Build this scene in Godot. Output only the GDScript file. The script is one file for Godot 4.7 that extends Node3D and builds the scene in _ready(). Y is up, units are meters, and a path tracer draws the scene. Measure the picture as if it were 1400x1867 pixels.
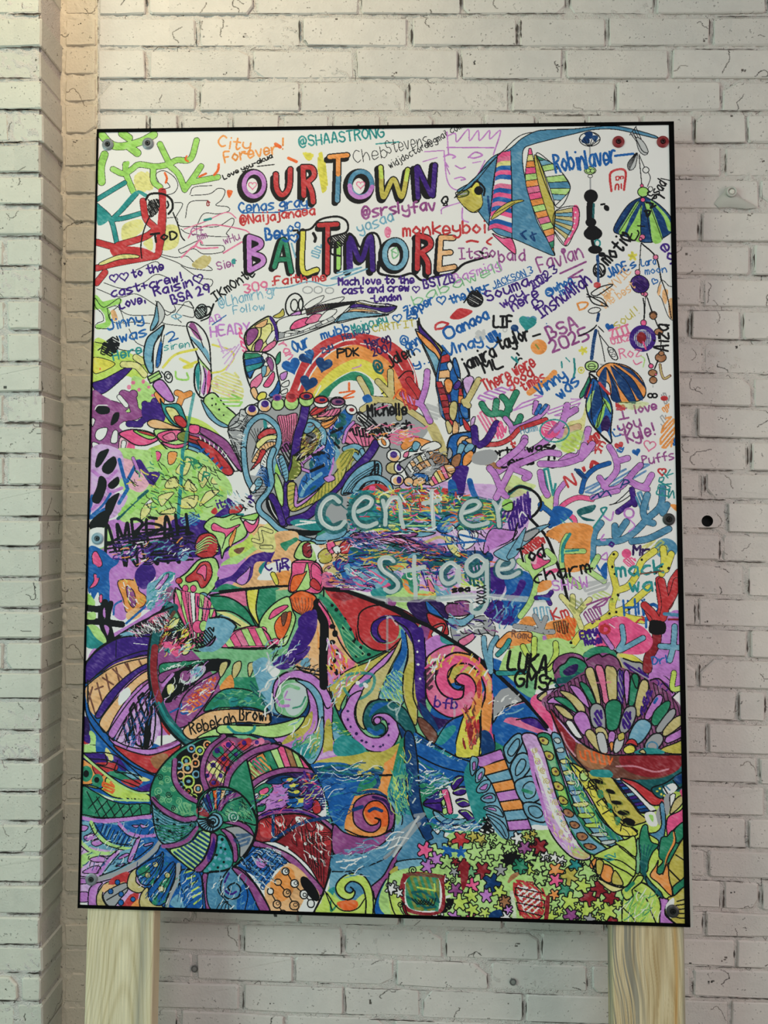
extends Node3D
# A brick wall painted white, a pilaster at its left and a coloured-in poster panel screwed to two
# wooden boards that lean against the wall. Units are metres, y is up, the wall's face is at z = WALL.

const WALL := -1.44            # plane of the brick faces of the back wall
const PIER := -1.36            # plane of the brick faces of the pilaster
const PIER_X := -0.686         # right hand corner of the pilaster
var rng := RandomNumberGenerator.new()
var mats := {}

func _ready() -> void:
	rng.seed = 11
	make_camera_and_light()
	make_materials()
	make_room()
	make_wall()
	make_pilaster()
	make_board()
	make_fixings()

# ------------------------------------------------------------------ camera, air, light
func make_camera_and_light() -> void:
	var cam := Camera3D.new()
	cam.name = "camera"
	cam.position = Vector3(0, 1.5, 0)
	cam.rotation_degrees = Vector3(0, 1.6, 0)
	cam.fov = 70.13
	cam.near = 0.02
	add_child(cam)
	var e := Environment.new()
	e.background_mode = Environment.BG_COLOR
	e.background_color = Color(0.02, 0.02, 0.02)
	e.tonemap_mode = Environment.TONE_MAPPER_LINEAR
	e.tonemap_exposure = 1.0
	e.sdfgi_enabled = true
	e.ssao_enabled = true
	e.ssil_enabled = true
	var w := WorldEnvironment.new()
	w.name = "environment"
	w.environment = e
	add_child(w)
	# added greenish-white panel, unseen, stands in for soft light from the left
	panel_lamp("added_light_panel", "added greenish white light panel on the far left wall, stand-in for light from the left", Vector3(-2.99, 1.75, 0.9), Vector2(1.8, 2.0), Color(0.82, 1.0, 0.95), 6.4, Basis(Vector3.UP, -PI / 2 + 0.0) * Basis(Vector3.RIGHT, PI / 2))
	# warm lamp close to the wall above the corner
	track_lamp("track_lamp", "black track lamp head with a warm bulb close to the brick wall", Vector3(-0.55, 3.0, -0.72), Vector3(-0.55, 2.2, -1.44), Color(1.0, 0.91, 0.75), 0.72, 62.0, 0.10)
	# added pinkish panel, unseen, tints the right side; white one on the ceiling behind
	panel_lamp("added_light_panel", "added pinkish light panel on the far right wall, put in to tint the right side", Vector3(2.99, 1.6, 0.7), Vector2(1.6, 2.0), Color(1.0, 0.84, 0.82), 2.9, Basis(Vector3.UP, PI / 2) * Basis(Vector3.RIGHT, PI / 2))
	panel_lamp("ceiling_light", "large white ceiling light behind the viewer", Vector3(0.0, 3.17, 1.6), Vector2(1.8, 1.5), Color(0.98, 0.97, 1.0), 4.4, Basis.IDENTITY)

func track_lamp(called: String, label: String, at: Vector3, towards: Vector3, tint: Color, energy: float, angle: float, size: float) -> void:
	var o := thing(called, label, "lamp", at)
	var dir := (towards - at).normalized()
	var aim := Basis.looking_at(dir, Vector3.UP)
	var can := lathe([Vector2(0.0, 0.12), Vector2(0.045, 0.12), Vector2(0.055, 0.10), Vector2(0.055, -0.02), Vector2(0.05, -0.02), Vector2(0.05, 0.005), Vector2(0.0, 0.005)], 20)
	var c := part("lamp_can", can, flat_mat("lamp_black", Color(0.03, 0.03, 0.03), 0.5), o)
	c.basis = aim * Basis(Vector3.RIGHT, PI / 2)
	var g := part("bulb", lathe([Vector2(0.0, 0.004), Vector2(0.046, 0.004), Vector2(0.046, 0.0), Vector2(0.0, 0.0)], 20), glow_mat(tint, 3.0), o)
	g.basis = c.basis
	var stem := CylinderMesh.new()
	stem.top_radius = 0.008; stem.bottom_radius = 0.008; stem.height = 3.2 - at.y; stem.radial_segments = 10
	var s := part("stem", stem, flat_mat("lamp_black", Color(0.03, 0.03, 0.03), 0.5), o)
	s.position = Vector3(0, (3.2 - at.y) / 2.0, 0) - dir * 0.06
	var l := SpotLight3D.new()
	l.name = "light"
	l.light_color = tint
	l.light_energy = energy
	l.light_size = size
	l.spot_angle = angle
	l.spot_angle_attenuation = 0.8
	l.spot_range = 12.0
	l.spot_attenuation = 2.0
	l.shadow_enabled = true
	l.basis = aim
	l.position = dir * 0.03
	o.add_child(l)

func panel_lamp(called: String, label: String, at: Vector3, size: Vector2, tint: Color, energy: float, turn: Basis) -> void:
	var o := thing(called, label, "lamp", at)
	o.basis = turn
	part("frame", box_mesh(Vector3(size.x + 0.06, 0.03, size.y + 0.06)), flat_mat("lamp_white", Color(0.8, 0.8, 0.8), 0.5), o).position = Vector3(0, 0.015, 0)
	part("diffuser", box_mesh(Vector3(size.x, 0.01, size.y)), glow_mat(tint, 1.2), o).position = Vector3(0, -0.004, 0)
	var l := AreaLight3D.new()
	l.name = "light"
	l.area_size = size
	l.light_color = tint
	l.light_energy = energy
	l.area_range = 12.0
	l.shadow_enabled = true
	l.basis = Basis(Vector3.RIGHT, -PI / 2)
	l.position = Vector3(0, -0.02, 0)
	o.add_child(l)

# ------------------------------------------------------------------ helpers
func thing(called: String, label: String, category: String, at := Vector3.ZERO, group := "") -> Node3D:
	var o := Node3D.new()
	o.name = numbered(called, self)
	add_child(o, true)
	o.position = at
	o.set_meta("label", label)
	o.set_meta("category", category)
	if group:
		o.set_meta("group", group)
	return o

func numbered(called: String, parent: Node) -> String:
	if not parent.has_node(NodePath(called)):
		return called
	var n := 1
	while parent.has_node(NodePath("%s_%03d" % [called, n])):
		n += 1
	return "%s_%03d" % [called, n]

var counts := {}
func part(called: String, mesh: Mesh, m: Material, parent: Node3D, label := "") -> MeshInstance3D:
	var o := MeshInstance3D.new()
	var key := "%d/%s" % [parent.get_instance_id(), called]
	counts[key] = counts.get(key, -1) + 1
	o.name = called if counts[key] == 0 else "%s_%03d" % [called, counts[key]]
	o.mesh = mesh
	o.material_override = m
	parent.add_child(o, true)
	if label:
		o.set_meta("label", label)
	return o

func structure(called: String, mesh: Mesh, m: Material, at := Vector3.ZERO) -> MeshInstance3D:
	var o := part(called, mesh, m, self)
	o.position = at
	o.set_meta("kind", "structure")
	return o

func box_mesh(size: Vector3) -> BoxMesh:
	var b := BoxMesh.new()
	b.size = size
	return b

func flat_mat(key: String, c: Color, rough: float, metal := 0.0) -> StandardMaterial3D:
	if not mats.has(key):
		var m := StandardMaterial3D.new()
		m.resource_name = key
		m.albedo_color = c
		m.roughness = rough
		m.metallic = metal
		mats[key] = m
	return mats[key]

func glow_mat(c: Color, energy: float) -> StandardMaterial3D:
	var m := StandardMaterial3D.new()
	m.albedo_color = Color(0.9, 0.9, 0.9)
	m.emission_enabled = true
	m.emission = c
	m.emission_energy_multiplier = energy
	return m

func lathe(profile: Array, n: int) -> ArrayMesh:      # profile of (radius, height), turned round the y axis
	var st := SurfaceTool.new()
	st.begin(Mesh.PRIMITIVE_TRIANGLES)
	st.set_smooth_group(-1)
	for i in n:
		var a := TAU * i / n
		var b := TAU * (i + 1) / n
		for k in profile.size() - 1:
			var p: Vector2 = profile[k]
			var q: Vector2 = profile[k + 1]
			var v := [Vector3(p.x * cos(a), p.y, p.x * sin(a)), Vector3(p.x * cos(b), p.y, p.x * sin(b)), Vector3(q.x * cos(b), q.y, q.x * sin(b)), Vector3(q.x * cos(a), q.y, q.x * sin(a))]
			for t in [[0, 1, 2], [0, 2, 3]]:
				if v[t[0]].distance_to(v[t[1]]) > 1e-6 and v[t[1]].distance_to(v[t[2]]) > 1e-6 and v[t[0]].distance_to(v[t[2]]) > 1e-6:
					for j in [t[0], t[2], t[1]]:
						st.add_vertex(v[j])
	st.generate_normals()
	return st.commit()

# ------------------------------------------------------------------ materials
func noise(freq: float, seed_: int, octaves := 4) -> FastNoiseLite:
	var n := FastNoiseLite.new()
	n.noise_type = FastNoiseLite.TYPE_SIMPLEX_SMOOTH
	n.frequency = freq
	n.seed = seed_
	n.fractal_octaves = octaves
	return n

func make_materials() -> void:
	# masonry paint: albedo with specks, pits, hairlines and rubbed spots, and a fine relief of brush and roller
	var size := 1024
	var al := Image.create(size, size, false, Image.FORMAT_RGB8)
	var hi := Image.create(size, size, false, Image.FORMAT_L8)
	var coarse := noise(0.006, 3, 3)
	var mid := noise(0.03, 4, 3)
	var fine := noise(0.16, 5, 3)
	var grit := noise(0.35, 6, 2)
	var ab := PackedByteArray()
	ab.resize(size * size * 3)
	var hb := PackedByteArray()
	hb.resize(size * size)
	for y in size:
		for x in size:
			var c := coarse.get_noise_2d(x, y)
			var m := mid.get_noise_2d(x, y)
			var f := fine.get_noise_2d(x, y)
			var g := grit.get_noise_2d(x, y)
			var v := 0.93 + 0.035 * c + 0.02 * m
			var pit := smoothstep(0.60, 0.70, f + 0.35 * m)
			v -= 0.32 * pit
			var i := (y * size + x) * 3
			ab[i] = int(clampf(v, 0, 1) * 255)
			ab[i + 1] = int(clampf(v - 0.004 - 0.006 * c + 0.03 * pit * 0.0, 0, 1) * 255)
			ab[i + 2] = int(clampf(v - 0.012 - 0.012 * c, 0, 1) * 255)
			hb[y * size + x] = int(clampf(0.55 + 0.16 * m + 0.16 * f + 0.09 * g - 0.5 * pit, 0, 1) * 255)
	al.set_data(size, size, false, Image.FORMAT_RGB8, ab)
	hi.set_data(size, size, false, Image.FORMAT_L8, hb)
	var r := RandomNumberGenerator.new()
	r.seed = 77
	for k in 170:        # dark specks and chips where the paint is gone
		var x := r.randi() % size
		var y := r.randi() % size
		var d := r.randi_range(1, 4)
		var tone := r.randf_range(0.15, 0.5)
		for j in r.randi_range(1, 4):
			var rect := Rect2i(x + r.randi_range(-4, 4), y + r.randi_range(-3, 3), r.randi_range(1, d + 1), r.randi_range(1, d))
			al.fill_rect(rect, Color(tone, tone * 0.95, tone * 0.9))
			hi.fill_rect(rect, Color(0.2, 0.2, 0.2))
	for k in 80:         # hairline cracks
		var p := Vector2(r.randf() * size, r.randf() * size)
		var a := r.randf() * TAU
		var tone := r.randf_range(0.3, 0.6)
		for j in r.randi_range(15, 60):
			a += r.randf_range(-0.5, 0.5)
			p += Vector2(cos(a), sin(a)) * 1.0
			al.fill_rect(Rect2i(int(p.x) % size, int(p.y) % size, 1 + int(r.randf() < 0.4), 1), Color(tone, tone * 0.96, tone * 0.92))
			hi.fill_rect(Rect2i(int(p.x) % size, int(p.y) % size, 1, 1), Color(0.25, 0.25, 0.25))
	var at := ImageTexture.create_from_image(al)
	var ht := ImageTexture.create_from_image(hi)
	for spec in [["brick_paint", Color(0.83, 0.805, 0.785), 0.16, 0.85], ["brick_paint_b", Color(0.84, 0.815, 0.795), 0.16, 0.85], ["brick_paint_c", Color(0.82, 0.795, 0.775), 0.2, 1.1], ["mortar_paint", Color(0.81, 0.785, 0.765), 0.5, 1.7], ["strip_paint", Color(0.82, 0.775, 0.70), 0.2, 0.9], ["pier_paint", Color(0.815, 0.805, 0.765), 0.16, 0.8], ["pier_paint_b", Color(0.80, 0.79, 0.75), 0.18, 1.0]]:
		var m := StandardMaterial3D.new()
		m.resource_name = spec[0]
		m.albedo_color = spec[1]
		m.albedo_texture = at
		m.roughness = 0.62
		m.heightmap_enabled = true
		m.heightmap_texture = ht
		m.heightmap_scale = spec[2]
		m.uv1_triplanar = true
		m.uv1_world_triplanar = true
		m.uv1_triplanar_sharpness = 6.0
		m.uv1_scale = Vector3.ONE * spec[3]
		m.uv1_offset = Vector3(r.randf(), r.randf(), r.randf())
		mats[spec[0]] = m

# ------------------------------------------------------------------ room
func make_room() -> void:
	var plaster := flat_mat("plaster", Color(0.76, 0.77, 0.77), 0.9)
	structure("floor", box_mesh(Vector3(6.4, 0.1, 5.6)), flat_mat("concrete", Color(0.46, 0.50, 0.48), 0.7), Vector3(0, -0.05, 1.0))
	structure("ceiling", box_mesh(Vector3(6.4, 0.1, 5.6)), plaster, Vector3(0, 3.25, 1.0))
	structure("wall_right", box_mesh(Vector3(0.1, 3.2, 5.4)), plaster, Vector3(3.1, 1.6, 1.1))
	structure("wall_left", box_mesh(Vector3(0.1, 3.2, 5.4)), plaster, Vector3(-3.1, 1.6, 1.1))
	structure("wall_front", box_mesh(Vector3(6.4, 3.2, 0.1)), plaster, Vector3(0, 1.6, 3.75))

# one brick: irregular ten-cornered face, its rim rounded off, 48 triangles. The four corners are (left, bottom), (right, bottom) ... in the wall's plane
func brick_mesh(q: Array, front: float, back: float, rim: float, st: SurfaceTool) -> void:
	var c: Vector2 = (q[0] + q[1] + q[2] + q[3]) * 0.25
	var outer: Array[Vector2] = []
	for k in 4:
		var p: Vector2 = q[k]
		var prev: Vector2 = q[(k + 3) % 4]
		var next: Vector2 = q[(k + 1) % 4]
		var cut := rng.randf_range(0.0012, 0.004)
		if rng.randf() < 0.06:
			cut = rng.randf_range(0.012, 0.024)
		outer.append(p + (prev - p).normalized() * cut * rng.randf_range(0.6, 1.2))
		outer.append(p + (next - p).normalized() * cut * rng.randf_range(0.6, 1.4))
		if k == 0 or k == 2:
			outer.append((p + next) * 0.5 + Vector2(rng.randf_range(-0.02, 0.02), rng.randf_range(-0.0012, 0.0012)))
	var inner: Array[Vector2] = []
	for p in outer:
		inner.append(p + Vector2(signf(c.x - p.x), signf(c.y - p.y)) * rim * rng.randf_range(0.7, 1.2))
	var tilt := Vector2(rng.randf_range(-0.012, 0.012), rng.randf_range(-0.03, 0.03))
	var zs: Array[float] = []
	for p in inner:
		zs.append(front + (p - c).dot(tilt) + rng.randf_range(-0.0004, 0.0004))
	var n := outer.size()
	for k in n:
		var j := (k + 1) % n
		var a := Vector3(outer[k].x, outer[k].y, zs[k] - rim)
		var b := Vector3(outer[j].x, outer[j].y, zs[j] - rim)
		var a2 := Vector3(inner[k].x, inner[k].y, zs[k])
		var b2 := Vector3(inner[j].x, inner[j].y, zs[j])
		var a0 := Vector3(outer[k].x, outer[k].y, back)
		var b0 := Vector3(outer[j].x, outer[j].y, back)
		st.set_smooth_group(-1)
		for v in [a0, b, b0, a0, a, b, a, b2, b, a, a2, b2]:
			st.add_vertex(v)
	for k in range(1, n - 1):
		for j in [0, k + 1, k]:
			st.add_vertex(Vector3(inner[j].x, inner[j].y, zs[j]))

func one_brick(q: Array, front: float, back: float, rim: float, m: Material, parent: Node3D) -> void:
	var st := SurfaceTool.new()
	st.begin(Mesh.PRIMITIVE_TRIANGLES)
	brick_mesh(q, front, back, rim, st)
	st.generate_normals()
	part("brick", st.commit(), m, parent)

# rough painted mortar bed behind the bricks: a fine grid pushed in and out
func bed_mesh(x0: float, x1: float, y0: float, y1: float, z: float, step: float, amp: float, seed_: int, hole := Vector2(99, 99)) -> ArrayMesh:
	var a := noise(60.0, seed_, 3)
	var nx := int((x1 - x0) / step)
	var ny := int((y1 - y0) / step)
	var vs := PackedVector3Array()
	var ix := PackedInt32Array()
	for j in ny + 1:
		for i in nx + 1:
			var x := lerpf(x0, x1, float(i) / nx)
			var y := lerpf(y0, y1, float(j) / ny)
			var d := Vector2(x - hole.x, y - hole.y).length()
			vs.append(Vector3(x, y, z - 0.012 if d < 0.0185 else z + amp * a.get_noise_2d(x, y)))
	for j in ny:
		for i in nx:
			var k := j * (nx + 1) + i
			ix.append_array([k, k + nx + 1, k + 1, k + 1, k + nx + 1, k + nx + 2])
	var ar := []
	ar.resize(Mesh.ARRAY_MAX)
	ar[Mesh.ARRAY_VERTEX] = vs
	ar[Mesh.ARRAY_INDEX] = ix
	var am := ArrayMesh.new()
	am.add_surface_from_arrays(Mesh.PRIMITIVE_TRIANGLES, ar)
	var st := SurfaceTool.new()
	st.create_from(am, 0)
	st.generate_normals()
	return st.commit()

# ------------------------------------------------------------------ back wall
# courses of the back wall: height of the bed joint under the course at the left and at the right, then the head joints
var courses := [
	[3.1825, 3.1612, [-0.6145, -0.558, -0.345, -0.132, 0.081, 0.294, 0.507, 0.72, 0.933, 1.146, 1.359, 1.572], 0, 0],
	[3.1195, 3.0982, [-0.6145, -0.45, -0.237, -0.024, 0.189, 0.402, 0.615, 0.828, 1.041, 1.254, 1.467, 1.68], 0, 0],
	[3.0565, 3.0352, [-0.6145, -0.558, -0.345, -0.132, 0.081, 0.294, 0.507, 0.72, 0.933, 1.146, 1.359, 1.572], 0, 0],
	[2.9935, 2.9722, [-0.6145, -0.45, -0.237, -0.024, 0.189, 0.402, 0.615, 0.828, 1.041, 1.254, 1.467, 1.68], 0, 0],
	[2.9305, 2.9092, [-0.6145, -0.558, -0.345, -0.132, 0.081, 0.294, 0.507, 0.72, 0.933, 1.146, 1.359, 1.572], 0, 0],
	[2.8675, 2.8462, [-0.6145, -0.45, -0.237, -0.024, 0.189, 0.402, 0.615, 0.828, 1.041, 1.254, 1.467, 1.68], 0, 0],
	[2.8045, 2.7832, [-0.6145, -0.558, -0.345, -0.132, 0.081, 0.294, 0.507, 0.72, 0.933, 1.146, 1.359, 1.572], 0, 0],
	[2.7415, 2.7202, [-0.6145, -0.45, -0.237, -0.024, 0.189, 0.402, 0.615, 0.828, 1.041, 1.254, 1.467, 1.68], 0, 0],
	[2.6785, 2.6572, [-0.6145, -0.558, -0.345, -0.132, 0.081, 0.294, 0.507, 0.72, 0.933, 1.146, 1.359, 1.572], 0, 0],
	[2.6155, 2.5942, [-0.6145, -0.45, -0.237, -0.024, 0.189, 0.402, 0.615, 0.828, 1.041, 1.254, 1.467, 1.68], 0, 0],
	[2.5525, 2.5312, [-0.6145, -0.558, -0.345, -0.132, 0.081, 0.294, 0.507, 0.72, 0.933, 1.146, 1.359, 1.572], 0, 0],
	[2.489, 2.4682, [-0.6145, -0.5104, -0.2983, -0.0879, 0.1143, 0.3202, 0.4917, 0.7047, 0.9177, 1.1307, 1.3437, 1.5567], 0, 0],
	[2.4256, 2.4051, [-0.6145, -0.4102, -0.2044, 0.0107, 0.225, 0.397, 0.5986, 0.8116, 1.0246, 1.2376, 1.4506, 1.6636], 0, 0],
	[2.3611, 2.342, [-0.6145, -0.5137, -0.3038, -0.0966, 0.11, 0.3117, 0.5182, 0.7312, 0.9442, 1.1572, 1.3702, 1.5832], 0, 0],
	[2.2966, 2.2778, [-0.6145, -0.4102, -0.2055, 0.0063, 0.2067, 0.4151, 0.6187, 0.8317, 1.0447, 1.2577, 1.4707, 1.6837], 0, 0],
	[2.2347, 2.2158, [-0.6145, -0.5104, -0.4465, -0.3443, -0.2447, -0.1455, -0.0402, 0.0582, 0.1552, 0.2593, 0.3576, 0.4609, 0.5637, 0.6662, 0.8792, 1.0922, 1.3052, 1.5182], 0, 0],
	[2.1729, 2.1517, [-0.6145, -0.4431, -0.2301, -0.0171, 0.1959, 0.4089, 0.6219, 0.8349, 1.0479, 1.2609, 1.4739, 1.6869], 0, 0],
	[2.111, 2.0886, [-0.6145, -0.5855, -0.3725, -0.1595, 0.0535, 0.2665, 0.4795, 0.6925, 0.9055, 1.1185, 1.3315, 1.5445], 0, 0],
	[2.0491, 2.0244, [-0.6145, -0.4886, -0.2756, -0.0626, 0.1504, 0.3634, 0.5764, 0.7894, 1.0024, 1.2154, 1.4284, 1.6414], 0, 0],
	[1.9873, 1.9582, [-0.6145, -0.3872, -0.1742, 0.0388, 0.2518, 0.4648, 0.6778, 0.8908, 1.1038, 1.3168, 1.5298], 0, 0],
	[1.9254, 1.8961, [-0.6145, -0.4854, -0.2724, -0.0594, 0.1536, 0.3666, 0.5796, 0.7926, 1.0056, 1.2186, 1.4316, 1.6446], 0, 0],
	[1.8635, 1.8331, [-0.6145, -0.5076, -0.2946, -0.0816, 0.1314, 0.3444, 0.5574, 0.6567, 0.8697, 1.0827, 1.2957, 1.5087], 0, 0],
	[1.8017, 1.7668, [-0.6145, -0.4801, -0.2671, -0.0541, 0.1589, 0.3719, 0.5849, 0.7979, 1.0109, 1.2239, 1.4369, 1.6499], 0, 0],
	[1.7398, 1.7037, [-0.6145, -0.3872, -0.1742, 0.0388, 0.2518, 0.4648, 0.6778, 0.8908, 1.1038, 1.3168, 1.5298], 0, 0],
	[1.6779, 1.6417, [-0.6145, -0.497, -0.284, -0.071, 0.142, 0.355, 0.568, 0.781, 0.994, 1.207, 1.42, 1.633], 0, 0],
	[1.6161, 1.5786, [-0.6145, -0.3935, -0.1805, 0.0325, 0.2455, 0.4585, 0.6715, 0.8845, 1.0975, 1.3105, 1.5235], 0, 0],
	[1.5542, 1.5208, [-0.6145, -0.4822, -0.2692, -0.0562, 0.1568, 0.3698, 0.5828, 0.7958, 1.0088, 1.2218, 1.4348, 1.6478], 0, 0],
	[1.4923, 1.4588, [-0.6145, -0.4378, -0.2248, -0.0118, 0.2012, 0.4142, 0.6272, 0.8402, 1.0532, 1.2662, 1.4792, 1.6922], 1, 5],
	[1.4305, 1.4, [-0.6145, -0.4463, -0.2333, -0.0203, 0.1927, 0.4057, 0.6187, 0.8317, 1.0447, 1.2577, 1.4707, 1.6837], 0, 0],
	[1.3686, 1.3337, [-0.6145, -0.3977, -0.1847, 0.0283, 0.2413, 0.4543, 0.6673, 0.8803, 1.0933, 1.3063, 1.5193], 0, 0],
	[1.3068, 1.2739, [-0.6145, -0.4949, -0.2819, -0.0689, 0.1441, 0.3571, 0.5701, 0.7831, 0.9961, 1.2091, 1.4221, 1.6351], 0, 0],
	[1.2449, 1.2151, [-0.6145, -0.3935, -0.1805, 0.0325, 0.2455, 0.4585, 0.6715, 0.8845, 1.0975, 1.3105, 1.5235], 0, 0],
	[1.183, 1.1541, [-0.6145, -0.4928, -0.2798, -0.0668, 0.1462, 0.3592, 0.5722, 0.7852, 0.9982, 1.2112, 1.4242, 1.6372], 0, 0],
	[1.1212, 1.091, [-0.6145, -0.4167, -0.2037, 0.0093, 0.2223, 0.4353, 0.6483, 0.7052, 0.9182, 1.1312, 1.3442, 1.5572], 0, 0],
	[1.0593, 1.0258, [-0.6145, -0.4738, -0.2608, -0.0478, 0.1652, 0.3782, 0.5912, 0.8042, 1.0172, 1.2302, 1.4432, 1.6562], 0, 0],
	[0.9974, 0.9691, [-0.6145, -0.5886, -0.3756, -0.1626, 0.0504, 0.2634, 0.4764, 0.6894, 0.9024, 1.1154, 1.3284, 1.5414], 0, 0],
	[0.9356, 0.9061, [-0.6145, -0.576, -0.363, -0.15, 0.063, 0.276, 0.489, 0.702, 0.915, 1.128, 1.341, 1.554], 0, 0],
	[0.8737, 0.8419, [-0.6145, -0.3977, -0.1847, 0.0283, 0.2413, 0.4543, 0.6673, 0.8803, 1.0933, 1.3063, 1.5193], 0, 0],
	[0.8118, 0.7831, [-0.6145, -0.4748, -0.2618, -0.0488, 0.1642, 0.3772, 0.5902, 0.8032, 1.0162, 1.2292, 1.4422, 1.6552], 0, 0],
	[0.75, 0.7232, [-0.6145, -0.4463, -0.2333, -0.0203, 0.1927, 0.4057, 0.6187, 0.6936, 0.9066, 1.1196, 1.3326, 1.5456], 0, 0],
	[0.6881, 0.6687, [-0.6145, -0.4212, -0.2065, -0.0045, 0.1938, 0.3938, 0.5849, 0.7979, 1.0109, 1.2239, 1.4369, 1.6499], 0, 0],
	[0.6247, 0.6099, [-0.6145, -0.5343, -0.3213, -0.1205, 0.0787, 0.2668, 0.4565, 0.6462, 0.8592, 1.0722, 1.2852, 1.4982, 1.7112], 0, 0],
	[0.5689, 0.55, [-0.6145, -0.4179, -0.2185, -0.0196, 0.167, 0.3619, 0.5595, 0.7725, 0.9855, 1.1985, 1.4115, 1.6245], 0, 0],
	[0.511, 0.488, [-0.6145, -0.5365, -0.3235, -0.1194, 0.0344, 0.2357, 0.4356, 0.6356, 0.8486, 1.0616, 1.2746, 1.4876, 1.7006], 0, 0],
	[0.448, 0.425, [-0.6145, -0.45, -0.237, -0.024, 0.189, 0.402, 0.615, 0.828, 1.041, 1.254, 1.467, 1.68], 0, 0],
	[0.385, 0.362, [-0.6145, -0.558, -0.345, -0.132, 0.081, 0.294, 0.507, 0.72, 0.933, 1.146, 1.359, 1.572], 0, 0],
	[0.322, 0.299, [-0.6145, -0.45, -0.237, -0.024, 0.189, 0.402, 0.615, 0.828, 1.041, 1.254, 1.467, 1.68], 0, 0],
	[0.259, 0.236, [-0.6145, -0.558, -0.345, -0.132, 0.081, 0.294, 0.507, 0.72, 0.933, 1.146, 1.359, 1.572], 0, 0],
	[0.196, 0.173, [-0.6145, -0.45, -0.237, -0.024, 0.189, 0.402, 0.615, 0.828, 1.041, 1.254, 1.467, 1.68], 0, 0],
	[0.133, 0.11, [-0.6145, -0.558, -0.345, -0.132, 0.081, 0.294, 0.507, 0.72, 0.933, 1.146, 1.359, 1.572], 0, 0],
	[0.07, 0.047, [-0.6145, -0.45, -0.237, -0.024, 0.189, 0.402, 0.615, 0.828, 1.041, 1.254, 1.467, 1.68], 0, 0]
]
const LEFT_X := -0.5325
const RIGHT_X := 0.6229

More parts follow.
